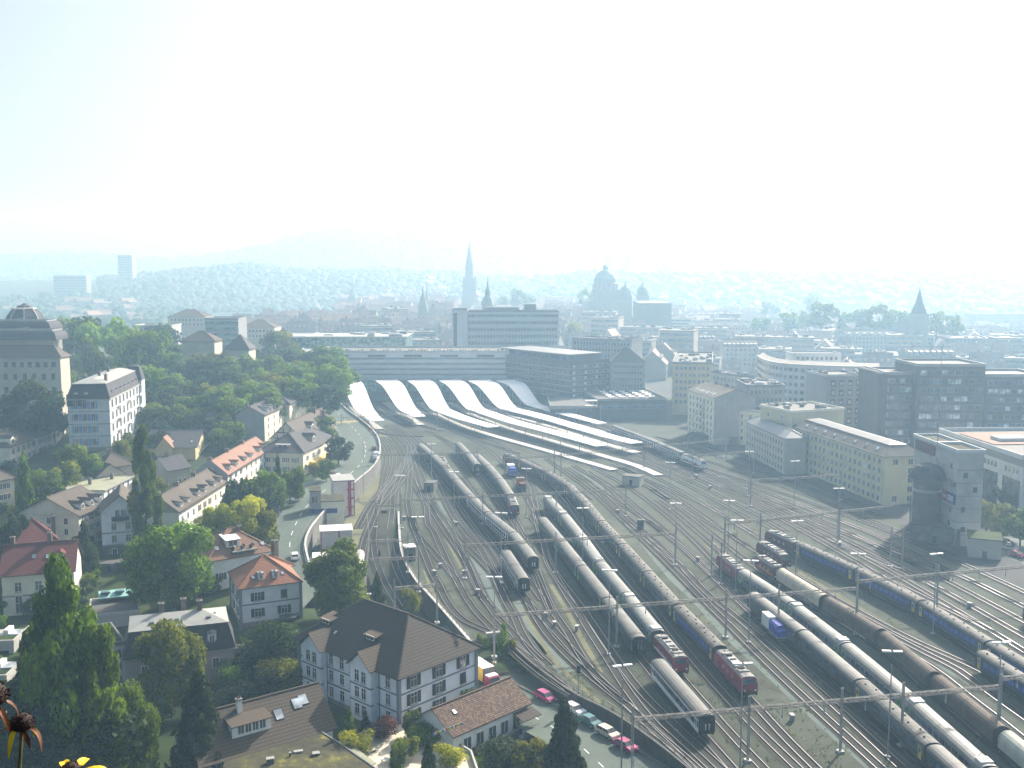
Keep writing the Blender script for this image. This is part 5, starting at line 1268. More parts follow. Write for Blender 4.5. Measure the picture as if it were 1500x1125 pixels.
# inn
L_i = House('inn', 'grey roofed inn with long yellow awning beside the road', 'inn', (444,663), (489,640), (380,655), 4.3, 12.6, wall='cream_wall', roof='hip', h=5.4, m='tile_slate', o=.7, V=16)
L_i.win('f', (4.8,), 5, 1.1, 1.7, shutter='shutter_green'); L_i.win('l', (1.5,4.8), 4, 1.1, 1.5, shutter='shutter_green'); L_i.dorm('l', (.5,), 1.8, w_=5, hd=1.5, m='zinc_pale', wall='buff_wall', rk='shed'); L_i.dorm('f', (.45,), 1.4, w_=3, hd=2, m='tile_slate', wall='buff_wall')
b = MB(); b.poly([(L_i.U*.05,-.1,4.0),(L_i.U*.75,-.1,4.0),(L_i.U*.75,-2.6,2.9),(L_i.U*.05,-2.6,2.9)], 'awning'); b.poly([(L_i.U*.05,-2.6,2.9),(L_i.U*.75,-2.6,2.9),(L_i.U*.75,-2.6,2.4),(L_i.U*.05,-2.6,2.4)], 'awning'); b.obj('awning', L_i.r, uv=False)
M_i = House('house', 'steep roofed half timbered house rising behind the inn', 'house', (444,645), (492,622), (415,640), 5, 14.5, V=12, wall='cream_wall', roof='gable', axis='u', h=6.5, m='tile_greybrown', o=.8)
M_i.win('f', (6,), 5, 1.0, 1.6, shutter='shutter_green'); M_i.dorm('f', (.35,.75), 1.0, w_=2.6, hd=2.2, m='tile_greybrown', wall='cream_wall'); M_i.chim(((.75,.45,8),(.9,.3,6)))
for k in range(4): q = MB(); q.bar((-.05, M_i.V*(.2+.2*k), M_i.H), (-.05, M_i.V*(.2+.2*k), M_i.H+2+ (2.2 if k in (1,2) else 0)), .16, .16, 'wood_dark'); q.obj('timber_post', M_i.r, uv=False)
q = MB(); q.bar((-.05, .8, M_i.H+.6), (-.05, M_i.V-.8, M_i.H+.6), .16, .2, 'wood_dark'); q.bar((-.05, 2.4, M_i.H+2.6), (-.05, M_i.V-2.4, M_i.H+2.6), .16, .2, 'wood_dark'); q.obj('timber_beam', M_i.r, uv=False)
N_h = House('house', 'cream house with row of small dormers below the wooded slope', 'house', (387,608), (422,593), (351,605), 8, 19.2, wall='grey_wall', roof='gable', axis='u', h=3.4, m='tile_slate', o=.6)
q = MB(); q.poly([(.05,-.03,.05),(N_h.U-.05,-.03,.05),(N_h.U-.05,-.03,N_h.H-.3),(.05,-.03,N_h.H-.3)], 'cream_wall'); q.obj('cream_front', N_h.r)  # cream on the sunlit front only; the grey side wall is painted shade
N_h.win('f', (2,5.2,8.0), 4, 1.0, 1.8, frame='cream_wall'); N_h.dorm('f', (.2,.36,.52,.68,.84), .5, w_=1.3, hd=1.8, m='slate', wall='white_wall', rk='shed'); N_h.chim(((.5,.35,4.6),(.12,.7,4.2)))
O_h = House('house', 'second cream house set behind the one with small dormers', 'house', (424,592), (447,580), (405,588), 9, 20.2, V=12, wall='cream_wall', roof='hip', axis='u', h=3.6, m='tile_slate', o=.7)
O_h.win('f', (3,6.2,9), 3, 1.0, 1.7, shutter='shutter_green'); O_h.chim(((.4,.5,4.4),(.7,.6,4.4)))
# mansion with blue shutters
Q_ = House('mansion', 'tall white mansion with slate mansard and blue shutters', 'mansion', (160,584), (208,560), (98.7,585), 12.5, 30.5, wall='mansion_wall', roof='mansard', h=1.4, h1=5.2, inset=1.3, m='zinc_pale', o=.4, msteep='slate', trim='pale_concrete', bands=(5.0,9.2,13.6), base=(1.0,'stone_base'))
Q_.win('l', (1.8,6.2,10.4,14.6), 4, 1.3, 2.4, shutter='shutter_blue', skip=((0,3),(1,3),(2,3),(3,3))); Q_.win('f', (1.8,6.2,10.4,14.6), 9, 1.3, 2.5, frame='trim_grey', pane='glass', shutter='grey_panel')
Q_.h = 5.2; Q_.dorm('f', (.1,.22,.34,.46,.58,.70,.82), .1, w_=1.3, hd=2.0, m='slate', wall='white_wall', rk='shed'); Q_.dorm('l', (.2,.45), .1, w_=1.4, hd=2.0, m='slate', wall='white_wall')
for z in (5.0, 9.2, 13.6):
    for f in (.25, .55, .85): b = MB(); b.box(-1.5,1.5,-1.2,0,0,.2,'pale_concrete'); b.box(-1.5,1.5,-1.2,-1.1,.2,1.1,'white_paint'); b.obj('balcony', Q_.r, uv=False, loc=(Q_.U*f,0,z))
t = MB(); t.box(-3, 3, -1, 5, -16, 0, 'mansion_wall', 'b'); to = t.obj('tower', Q_.r, loc=(Q_.U-2.6, 0, Q_.H+1.4)); t = MB(); t.lathe((0,2,0), [(4.5,0),(3.4,3.6),(2.6,5.4),(.02,5.9)], 'slate', 4, math.pi/4); t.obj('tower_roof', to)
t = MB(); t.box(0,.06,0,.06,0,.06,'slate')
b = MB(); V0 = Q_.V; b.box(-.1, Q_.U*.3, V0*.55, V0+.3, Q_.H-2.5, Q_.H+1.6, 'slate', 'b'); b.obj('low_mansard', Q_.r)
Q_.chim(((.3,.5,8),(.6,.55,8),(.15,.2,7.6)))
# houses on the far left
R_h = House('house', 'row house with red brown roof facing the garden, below the white mansion', 'house', (54,640), (96,625), (24,628), 8, 15, wall='white_wall', roof='hip', axis='u', h=3.4, m='tile_greybrown', o=.6, V=11)
R_h.win('f', (.8,4.2), 6, 1.0, 1.8, shutter='shutter_green', marg=.5); R_h.dorm('f', (.3,), 1.6, w_=2.4, hd=1.5, m='slate', wall='white_wall', rk='shed'); R_h.chim(((.3,.6,4.4),(.6,.6,4.4)))
S_h = House('house', 'row house with grey brown roof and gabled bay at the left edge', 'house', (14,655), (53,640), (-20,645), 8, 15, wall='cream_wall', roof='hip', axis='u', h=3.6, m='tile_greybrown', o=.6, V=11)
S_h.win('f', (.8,4.2), 5, 1.0, 1.8, shutter='shutter_green', marg=.5); S_h.dorm('f', (.15,), .3, w_=3, hd=2.2, m='tile_slate', wall='cream_wall'); S_h.chim(((.5,.5,4.5),))
T_h = House('house', 'house with brown roof cut by the left edge, behind the dark conifer', 'house', (-14,706), (20,700), None, 6, 13, V=10, wall='buff_wall', roof='hip', h=3.5, m='tile_greybrown'); T_h.win('f', (1,4.2), 4, 1.0, 1.6)
X_h = House('house', 'dark roofed chalet with yellow gable among the trees', 'house', (286,655), (304,643), (238,650), 7, 13, wall='ochre_wall', roof='gable', axis='v', h=5.0, m='tile_slate', o=.9, V=17); X_h.win('f', (2,4.6), 2, 1.0, 1.5); X_h.sky('l', ((.5,2.4),(.9,2.2)))
q = MB(); 
for s_ in (-1,1): slab(q, [(-1.8, X_h.V*.62+s_*3.4, X_h.H), (-1.8, X_h.V*.62, X_h.H+4.0), (4, X_h.V*.62, X_h.H+4.0), (3, X_h.V*.62+s_*3.4, X_h.H)], .16, 'tile_pink' if s_ < 0 else 'tile_slate', 'wood_dark')
q.obj('cross_gable', X_h.r); q = MB(); q.poly([(-1.4, X_h.V*.62-3, X_h.H-.2), (-1.4, X_h.V*.62+3, X_h.H-.2), (-1.4, X_h.V*.62, X_h.H+3.7)][::-1], 'ochre_wall'); q.box(-1.38,.2,X_h.V*.62-3,X_h.V*.62+3,-2,X_h.H-.2,'ochre_wall'); q.obj('gable_bay', X_h.r)
for i, (c, r_, ze, lab, mm) in enumerate([((140,700),(182,694),9,'house with slate hip roof tucked behind the long pale roof','tile_slate'),((150,686),(196,680),11,'brown roofed house higher up between hedge and poplar','tile_greybrown'),((246,690),(278,684),10,'small dark roofed house right of the tall narrow poplar','tile_slate'),((92,716),(118,712),6,'low grey roofed shed beside the garden trees','tile_slate')]):
    y_ = House('house' if i < 3 else 'shed', lab, 'house' if i < 3 else 'shed', c, r_, None, 4, ze, V=10, wall='buff_wall', roof='gable' if i % 2 == 0 else 'hip', axis='v' if i == 0 else 'u', h=4.0, m=mm); y_.win('f', (1.2,), 3, 1.0, 1.4)
    if i < 3: y_.chim(((.4,.5,5),))
# flat building with the teal glass canopy
Y_ = House('workshop', 'flat gravel roofed workshop with teal glazed strip', 'workshop', (132,903), (203,895), None, -3.4, 1.6, V=11.5, wall='grey_wall', roof='flat', h=.3, m='flat_roof', o=.2, trim='concrete')
b = MB(); slab(b, [(1.6, 8.4, 6.1), (Y_.U+2, 8.4, 6.1), (Y_.U+2, 11.6, 6.9), (1.6, 11.6, 6.9)], .2, 'teal_glazing', 'zinc'); b.box(1.8, Y_.U+1.8, 10.6, 11.4, 5, 6.6, 'pale_concrete'); b.obj('glass_canopy', Y_.r)
for f in (.32, .62): b = MB(); b.box(-1.0,1.0,-.7,.7,0,.35,'glass_green'); b.obj('roof_light', Y_.r, uv=False, loc=(Y_.U*f, 10, 6.75))
# back yard things by the white gable house
hut((163,838), 7, 3, 2.4, 'old_concrete', 'low garden shed in front of the white gabled house', .1, .5); hut((186,838), 4, 3, 2.8, 'wood_dark', 'dark garden shed beside the tall narrow poplar foot', .2, .5)
# terraced flats at the left edge
for i, (x, y, z, lab) in enumerate([(24,935,-1,'upper pale concrete terrace flat with planted roof at the left edge'),(14,985,-2.6,'middle pale concrete terrace flat at the left edge'),(8,1040,-4,'lower pale concrete terrace flat at the left edge')]):
    p = G(x, y, z); r_ = root('terrace_flat', (p.x-9, p.y-4, z-6), .08, lab, 'flats'); q = MB(); q.box(0,10,0,9,0,6,'pale_concrete','b'); q.box(-.2,10.2,-.3,0,5.9,6.9,'pale_concrete'); q.box(9.7,10,0,9,6,6.8,'pale_concrete'); q.obj('wall', r_)
    q = MB(); q.box(.5,9.4,.4,4,6,6.35,'lawn'); q.obj('planted_roof', r_); q = MB(); q.box(1,9,-.05,0,1.2,4.6,'glass'); q.obj('window_band', r_, uv=False)
    q = MB(); q.box(7.2,9.2,4.4,7.4,6.0,6.5,'glass_bright'); q.box(6,7,5,8,6,7.2,'box_white'); q.obj('roof_light', r_, uv=False)
# tiled house at the bottom
Z_ = House('house', 'house with long brown tiled roof, dormer and skylights at the bottom', 'house', (296,1122), (487,1066), None, -6, -.2, V=12.5, wall='white_wall', roof='gable', axis='u', h=5.6, m='tile_brown', o=.7)
Z_.sky('f', ((.64,3.3),(.80,4.1),(.86,4.4)), w_=1.5, L_=1.9); Z_.chim(((.37,.42,6.6),), w_=.8, d=.8, m='white_wall')
d = dormer(Z_.r, Z_.U, Z_.V, Z_.H, Z_.h, Z_.o, 'f', Z_.U*.40, 1.8, w_=6.4, hd=2.0, m='tile_brown', wall='white_wall', rk='shed', wm=.01)
for k in range(4): simple_window(d, (-1.8+1.2*k, -.02, .5), 0, .95, 1.3, 'white_paint', 'glass')
Z_.win('f', (1.6,), 4, 1.6, 2.0, frame='shutter_dark'); q = MB(); q.box(-3.2,-.3,1,8,3.0,3.2,'wood_dark'); q.box(-3.2,-3.1,1,8,3.2,4.2,'wood_dark'); q.obj('balcony', Z_.r, uv=False)
# mossy flat roof
fp = [G(*p, -.2) for p in [(330,1112),(454,1062),(494,1087),(545,1122),(600,1165),(300,1200)]]
c0 = fp[0]; r_ = root('flat_roofed_house', (c0.x, c0.y, -8), 0, 'flat roof with moss and gravel at the bottom edge', 'house'); q = MB(); q.prism([(p.x-c0.x, p.y-c0.y) for p in fp], 0, 7.8, 'white_wall', 'moss_roof'); q.obj('wall', r_)
for (x, y, w_, d_, h_, m) in [(437,1102,1.3,.6,.2,'zinc_pale'),(463,1106,1.0,.8,.35,'dark_end'),(396,1118,1.1,.8,.8,'dark_panel'),(425,1108,.25,.25,.6,'dark_end'),(427,1070,1.6,1.2,.9,'white_wall')]:
    p = G(x, y, -.2); q = MB(); q.box(-w_/2,w_/2,-d_/2,d_/2,0,h_,m); q.box(-w_/2-.06,w_/2+.06,-d_/2-.06,d_/2+.06,h_,h_+.06,'zinc_pale'); q.obj('roof_vent', r_, uv=False, loc=(p.x-c0.x, p.y-c0.y, 7.82), rz=.3)
q = MB()
for i in range(len(fp)-2):
    a, b = fp[i], fp[(i+1)%len(fp)]; q.bar((a.x-c0.x, a.y-c0.y, 7.85), (b.x-c0.x, b.y-c0.y, 7.85), .25, .2, 'zinc')
q.obj('roof_edge', r_, uv=False)
# roof garden between
gp = [G(*p, -1.6) for p in [(490,1095),(600,1052),(690,1106),(705,1150),(620,1180)]]; g0 = gp[0]
r_ = root('roof_terrace', (g0.x, g0.y, -8), 0, 'sunny roof garden with pale floor and pots', 'terrace'); q = MB(); q.prism([(p.x-g0.x, p.y-g0.y) for p in gp], 0, 6.4, 'white_wall', 'patio'); q.obj('floor', r_)
q = MB()
for i in range(len(gp)-1):
    a, b = gp[i]-g0, gp[i+1]-g0; q.bar((a.x, a.y, 6.8), (b.x, b.y, 6.8), .3, .8, 'pale_concrete')
q.obj('parapet', r_, uv=False)
q = MB(); a, b = G(497,1092,-1.2)-g0, G(545,1128,-1.2)-g0; q.bar((a.x, a.y, 7.6), (b.x, b.y, 7.6), 1.6, .12, 'green_flat_roof'); q.obj('pergola', r_, uv=False)
def furniture(px, lab, name, z=-1.6):
    p = G(*px, z); t = root(name, p, R.uniform(0, 3), lab, 'bench' if name == 'bench' else 'table'); q = MB(); q.box(-.8,.8,-.35,.35,.4 if name == 'bench' else .7,.46 if name == 'bench' else .76,'box_white'); q.obj('top', t, uv=False)
    for x in (-.7,.7): q = MB(); q.box(x-.05,x+.05,-.3,.3,0,.42 if name == 'bench' else .7,'box_white'); q.obj('leg', t, uv=False)
furniture((545,1102), 'white bench on the sunny roof garden', 'bench'); furniture((566,1118), 'white garden table by the roof garden pots', 'garden_table')
# low house with the mottled roof
V_ = House('house', 'low house with mottled red brown tiles beside the parked cars', 'house', (664,1078), (774,1030), None, -6.6, 1.0, V=9.5, wall='white_wall', roof='gable', axis='u', h=3.2, m='tile_mottled', o=.5)
V_.win('f', (4.1,), 5, 1.6, 2.2, frame='white_paint', pane='glass', marg=1.6); V_.sky('f', ((.17,3.0),), w_=.8, L_=1.0)
q = MB(); q.box(.5, V_.U-2, -1.4, 0, 3.3, 3.5, 'wood_dark'); q.box(.5, V_.U-2, -1.4, -1.3, 3.5, 4.3, 'plank_wood'); q.obj('balcony', V_.r)
q = MB(); slab(q, [(V_.U*.78,-2.6,6.3),(V_.U+.6,-2.6,6.3),(V_.U+.6,0,7.0),(V_.U*.78,0,7.0)], .15, 'tile_dark', 'wood_dark'); q.box(V_.U*.78, V_.U+.2, -2.4, -2.3, 3.5, 4.7, 'white_paint'); q.box(V_.U*.78, V_.U+.2, -2.4, 0, 3.2, 3.5, 'white_paint'); q.obj('porch', V_.r)
V_.win('f', (.6,), 4, 1.2, 1.8, frame='wood_dark')
# bunting: little flags on a line
pa, pb = G(634,1074,1.5), G(677,1058,3.2); r_ = root('bunting', pa, 0, 'string of small coloured prayer flags by the mottled roof', 'bunting'); q = MB(); q.bar((0,0,0), pb-pa, .03, .03, 'white_paint'); q.obj('cord', r_, uv=False)
for k in range(16):
    p = (pb-pa)*(k+.5)/16; q = MB(); q.box(-.16,.16,-.01,.01,-.42,-.02,('leaf_flag_blue','leaf_flag_white','leaf_flag_red','door_green','leaf_flag_yellow')[k%5]); q.obj('flag', r_, uv=False, loc=p, rz=.4)
# ---------------------------------------------------------------- station and office blocks
def block(name, label, cat, C, R_, L, z0, ze, U=None, V=None, wall='grey_panel', roof='flat', h=.6, m='flat_roof', o=.15, trim='concrete', **kw):
    return House(name, label, cat, C, R_, L, z0, ze, U, V, wall=wall, roof=roof, h=h, m=m, o=o, trim=trim, **kw)
def bands(hs, fac, rows, hb, m, off=.12, name='window_band', a=0.0, b=1.0):
    Lf = hs.U if fac in 'fb' else hs.V
    for z in rows:
        loc, rz = FAC[fac](hs.U, hs.V, 0, z); q = MB(); q.box(Lf*a, Lf*b, -off, 0, 0, hb, m, 'k'); q.obj(name, hs.r, uv=False, loc=loc, rz=rz) if fac in 'f' else q.obj(name, hs.r, uv=False, loc=FAC[fac](hs.U, hs.V, Lf if fac == 'l' else 0, z)[0], rz=rz) if False else q.obj(name, hs.r, uv=False, loc=(FAC[fac](hs.U, hs.V, 0, z)[0]), rz=rz)
def clutter(hs, n, seed, h=(.5, 1.6), s=(1, 4), mats=('zinc','flat_roof','white_panel','grey_panel'), z=None):
    rr = random.Random(seed)
    for i in range(n):
        a, b = rr.uniform(*s), rr.uniform(*s); q = MB(); hh = rr.uniform(*h); q.box(-a/2,a/2,-b/2,b/2,0,hh,rr.choice(mats),'b'); q.box(-a*.3,a*.3,-b*.3,b*.3,hh,hh+.25,rr.choice(mats),'b')
        q.obj('roof_unit', hs.r, uv=False, loc=(rr.uniform(.08,.92)*hs.U, rr.uniform(.1,.9)*hs.V, (hs.H if z is None else z)+.01))
def at_depth(px, py, D): return P(px, py, D)
def dblock(name, label, cat, x0, x1, ytop, D, z0, V, rot=0.0, **kw):
    """block whose front roof edge runs between two picture points at about distance D"""
    a = P(x0, ytop, D); b = P(x1, ytop, D); ze = a.z; h_ = House.__new__(House)
    h_.U = (b.x-a.x)/max(.3, math.cos(rot)); h_.V = V; h_.z0 = z0; h_.ze = ze; h_.H = ze-z0; h_.h = kw.get('h', .6); h_.o = kw.get('o', .15); h_.axis = kw.get('axis', 'u'); h_.wall = kw.get('wall', 'grey_panel')
    h_.r = root(name, (a.x, D, z0), rot, label, cat); q = MB(); q.box(0, h_.U, 0, V, -3, h_.H, h_.wall, 'bt'); q.obj('wall', h_.r)
    h_.ro = make_roof(h_.r, h_.U, V, h_.H, kw.get('roof', 'flat'), h_.h, kw.get('m', 'flat_roof'), h_.o, h_.axis, trim=kw.get('trim', 'concrete'), wall=h_.wall); return h_
st = dblock('station_building', 'long white station building with dark window strips and roof garden', 'station', 466, 746, 516, 590, 0, 34, wall='white_panel', trim='pale_concrete', m='flat_roof', h=1.0)
H0 = st.H
for k, z in enumerate((14.3, 17.4, 20.5, 23.6)):
    bands(st, 'f', (z,), 1.15, 'grey_panel', .1, 'spandrel_band'); bands(st, 'f', (z+.25,), .6, 'glass_blue', .16)
for k in range(5):
    for j in range(4): simple_window(st.r, (st.U*(.08+.19*k)+j*2.6, -.02, H0-2.6), 0, 2.3, 1.0, 'dark_panel', 'glass')
rr = random.Random(4)
for i in range(60):
    q = MB(); rad = rr.uniform(.6, 1.5); q.lathe((0,0,0), [(rad*.7,0),(rad,.5),(rad*.6,1.1),(.02,1.5)], ('leaf','leaf_olive','patio','wagon_cream')[i%4], 6); q.obj('planter', st.r, uv=False, loc=(st.U*(i+.5)/60, rr.uniform(1,6), H0+.02))
slabb = dblock('high_rise', 'grey slab tower with light window bands behind the station', 'office block', 684, 819, 457, 655, 0, 16, wall='white_panel', trim='zinc', h=.8)
for k in range(9): bands(slabb, 'f', (slabb.H-3.4-4.4*k,), 2.1, 'grey_panel', .1, 'spandrel_band', .01, .985); bands(slabb, 'f', (slabb.H-3.0-4.4*k,), 1.2, 'glass_blue', .16, 'window_band', .01, .985)
for k in range(30): 
    q = MB(); q.box(-.1,.1,-.22,-.1,-42,-1.6,'white_panel','k'); q.obj('fin', slabb.r, uv=False, loc=(slabb.U*(.01+.975*k/29),0,slabb.H))
sw = dblock('stair_tower', 'plain pale stair tower at the left end of the slab tower', 'tower block', 662, 684.5, 454, 653, 0, 18, wall='white_panel', trim='zinc'); bands(sw, 'f', (6,), sw.H-8, 'dark_panel', .1, 'dark_stripe', .1, .32)
for (a, b, t, h_) in [(712,760,450,3),(768,785,447,5)]:
    q = MB(); p0, p1 = P(a,457,660), P(b,457,660); q.box(0,p1.x-p0.x,3,10,0,h_,'grey_panel'); q.obj('roof_plant', slabb.r, uv=False, loc=(p0.x-P(684,457,655).x, 0, slabb.H))
q = MB(); q.tube((0,0,0),(0,0,14),.15,.05,'steel',6); q.obj('aerial', slabb.r, uv=False, loc=(slabb.U*.86, 5, slabb.H))
gb = dblock('glass_hall', 'low pale green glass hall with flat roof left of the slab tower', 'hall', 447, 594, 494, 640, 0, 44, wall='glass_green', trim='zinc_pale', m='zinc_pale', h=.5, o=.8)
for k in range(13): q = MB(); q.box(-.12,.12,-.15,0,0,gb.H,'zinc'); q.obj('mullion', gb.r, uv=False, loc=(gb.U*k/12,0,0))
clutter(gb, 9, 3, s=(3, 9)); 
gb2 = dblock('glass_hall', 'left wing of the green glass hall with white roof rim', 'hall', 404, 447.5, 494, 641, 0, 40, wall='glass_green', trim='white_panel', m='zinc_pale', o=.8)
gb3 = dblock('low_hall', 'long low hall with flat light roof between trees and station', 'hall', 430, 470, 517, 600, 0, 30, wall='white_panel', trim='white_panel', m='zinc_pale')
ob = dblock('office_block', 'grey office block with horizontal balcony bands, left of the hill trees', 'office block', 300, 349, 467, 640, 2, 20, wall='grey_panel', trim='zinc')
for k in range(6): bands(ob, 'f', (ob.H-3.2-3.6*k,), 1.3, 'glass_green', .1); bands(ob, 'f', (ob.H-1.6-3.6*k,), .5, 'white_panel', .5, 'balcony_band')
# dark office block
dk = block('office_block', 'dark stepped office block with rows of white framed windows beside the wave roofs', 'office block', (836,531), (899,526.5), (744,512), 0, 26, wall='dark_panel', trim='dark_panel', m='flat_roof', h=.8)
for k in range(6):
    z = dk.H-3.3-3.1*k
    for f, n in (('f', 14), ('l', 26)):
        bands(dk, 'f', (z-.55,), .5, 'grey_panel', .25, 'balcony_band') if f == 'f' else None
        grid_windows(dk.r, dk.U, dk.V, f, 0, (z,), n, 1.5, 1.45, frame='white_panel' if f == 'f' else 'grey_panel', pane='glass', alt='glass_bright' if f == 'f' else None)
for k in range(6):
    q = MB(); q.box(-.3, -.02, 0, dk.V, 0, .5, 'grey_panel'); q.obj('balcony_band', dk.r, uv=False, loc=(0,0,dk.H-4.0-3.1*k))
q = MB(); q.box(3, dk.U-6, 4, dk.V*.72, 0, 3.4, 'dark_panel', 'b'); q.box(2.4, dk.U-5.4, 3.4, dk.V*.73, 3.4, 3.9, 'zinc'); q.obj('penthouse', dk.r, loc=(0,0,dk.H))
q = MB(); q.box(2.98-.03, 3.0, 5, dk.V*.70, .8, 2.6, 'glass_blue'); q.obj('penthouse_window', dk.r, uv=False, loc=(0,0,dk.H))
ld = block('low_building', 'low dark building with rows of small white roof lights', 'building', (876,586.5), (976,585), None, 0, 10, V=44, wall='dark_panel', trim='zinc', m='flat_roof', h=.7)
ld.win('f', (5.6,), 16, 2.2, 1.6, frame='grey_panel', pane='glass_blue')
rr = random.Random(2)
for i in range(5):
    for j in range(4):
        q = MB(); q.box(-1.5,1.5,-.9,.9,0,.5,'trim_grey','b'); q.poly([(-1.5,-.9,.5),(1.5,-.9,.5),(1.5,.9,.9),(-1.5,.9,.9)],'lamp_white'); q.obj('roof_light', ld.r, uv=False, loc=(ld.U*(.25+.15*i), ld.V*(.2+.17*j), ld.H))
lc = block('low_building', 'dark canopy building with white framed roof cabin beside the platforms', 'building', (806,596), (872,596), (780,578), 0, 7.5, wall='dark_panel', trim='zinc', m='flat_roof'); q = MB(); q.box(0,6,0,4,0,.3,'white_paint'); q.box(0,6,0,4,2.6,2.9,'white_paint')
for x in (0,5.8): q.box(x,x+.2,0,.2,.3,2.6,'white_paint')
q.obj('roof_cabin', lc.r, uv=False, loc=(lc.U*.78, 1, lc.H))
# town houses between the station and the right
def townhouse(lab, C, R_, L, ze, wall, m, rows, cols, roof='flat', h=.8, V=None, U=None, fr='white_panel', cl=8, cat='building', **kw):
    b = block('city_building', lab, cat, C, R_, L, 0, ze, U=U, V=V, wall=wall, roof=roof, h=h, m=m, trim='zinc' if roof == 'flat' else 'wood_dark', **kw)
    for f, n in cols: b.win(f, [ze-3.4-3.5*k for k in range(rows)], n, 1.3, 1.8, frame=fr)
    if cl and roof == 'flat': clutter(b, cl, len(lab))
    return b
townhouse('yellowish apartment building with cluttered flat roof behind the gabled one', (985,532), (1044,533), (946,516), 27, 'ochre_wall', 'flat_roof', 6, (('f',8),('l',12)), cl=16)
townhouse('old building with steep tiled roof between the dark office block and yellowish flats', (895,530), (945,530), None, 26, 'sandstone', 'tile_brown', 5, (('f',10),), roof='hip', h=7, V=16)
townhouse('grey office slab low behind the dark office block', (838,496), (925,499), None, 34, 'grey_panel', 'flat_roof', 6, (('f',18),), V=18)
townhouse('mid grey flats right of the yellowish building', (1042,545), (1090,552), (1010,538), 24, 'buff_wall', 'flat_roof', 5, (('f',8),), cl=8)
townhouse('brownish flats tucked behind the cream corner house', (1095,566), (1150,566), None, 24, 'grey_wall', 'flat_roof', 5, (('f',8),), V=22, cl=10)
gp_ = block('apartment_building', 'cream apartment building with brown gable roof and bare grey end wall', 'building', (1047,583), None, (1008,571), 0, 20.5, U=19, wall='grey_wall', roof='gable', h=3.6, m='tile_brown', o=.5, axis='v', trim='wood_dark')
q = MB(); q.poly([(-.04,.1,.1),(-.04,gp_.V-.1,.1),(-.04,gp_.V-.1,gp_.H-.3),(-.04,.1,gp_.H-.3)][::-1], 'cream_wall'); q.obj('cream_front', gp_.r)
for k in range(6): grid_windows(gp_.r, gp_.U, gp_.V, 'l', 0, (1.4+3.1*k,), 7, 1.2, 1.8, frame='cream_wall', pane='glass')
for k in range(5): q = MB(); q.box(-1.4,-.05,gp_.V*.35,gp_.V*.65,3.9+3.1*k,4.1+3.1*k,'pale_concrete'); q.box(-1.4,-1.3,gp_.V*.35,gp_.V*.65,4.1+3.1*k,5.0+3.1*k,'cream_wall'); q.obj('balcony', gp_.r, uv=False)
for k in range(7): skylight(gp_.r, gp_.U, gp_.V, gp_.H, 3.6, .5, 'l', gp_.V*(.15+.11*k), 2.2, 1.1, 2.2)
gp_.chim(((.5,.3,4.8),(.5,.7,4.8)))
q = MB(); q.box(-.1,.1,-.25,0,0,gp_.H+2,'pale_concrete'); q.obj('flue', gp_.r, uv=False, loc=(gp_.U*.32,0,0))
# long yellow building with grey flat topped roof
yb = block('long_building', 'long yellow building with brown mansard roof along the tracks', 'building', (1296,668), None, (1163,624), 0, 16, U=13, wall='yellow_wall', roof='mansard', h=.9, h1=2.9, inset=3.4, m='zinc', o=.5, msteep='tile_greybrown', trim='zinc')
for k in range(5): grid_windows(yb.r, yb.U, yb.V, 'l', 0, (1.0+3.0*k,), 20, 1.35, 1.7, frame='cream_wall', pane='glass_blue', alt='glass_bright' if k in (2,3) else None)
for k in range(5): grid_windows(yb.r, yb.U, yb.V, 'f', 0, (1.0+3.0*k,), 2, 1.6, 1.8, frame='cream_wall', skip=((0,0),) if k in (1,2,3) else ())
yb.h = 2.9
for k in range(8): q = MB(); q.box(-.5,.5,-.6,.6,0,.12,'glass_bright'); o_ = q.obj('skylight', yb.r, uv=False, loc=(1.25,yb.V*(.1+.11*k),yb.H+1.4)); o_.rotation_euler = (0,-.72,0)
yc = block('transverse_building', 'tall yellow cross building at the far end of the long yellow one', 'building', (1160,604), (1237,599.5), (1145,592.5), 0, 21, wall='yellow_wall', m='flat_roof', h=.7, trim='cream_wall')
for k in range(6): grid_windows(yc.r, yc.U, yc.V, 'l', 0, (1.5+3.2*k,), 2, 1.1, 1.7, frame='cream_wall', pane='glass_blue')
clutter(yc, 8, 5)
cw = block('wing', 'cream wing with slate roof left of the yellow cross building', 'building', (1150,642), None, (1093,617), 0, 13.5, U=8, wall='buff_wall', roof='hip', h=2.6, m='zinc', axis='v', o=.5, trim='zinc')
for k in range(4): grid_windows(cw.r, cw.U, cw.V, 'l', 0, (1.2+3.0*k,), 14, 1.2, 1.7, frame='cream_wall', pane='glass_blue')
cb = block('building', 'cream block with flat roof behind the slate roofed wing', 'building', (1134,606), (1165,600), (1097,590), 0, 15, wall='cream_wall', m='flat_roof')
for k in range(4): grid_windows(cb.r, cb.U, cb.V, 'l', 0, (2+3.2*k,), 6, 1.1, 1.7, frame='cream_wall')
clutter(cb, 7, 8)
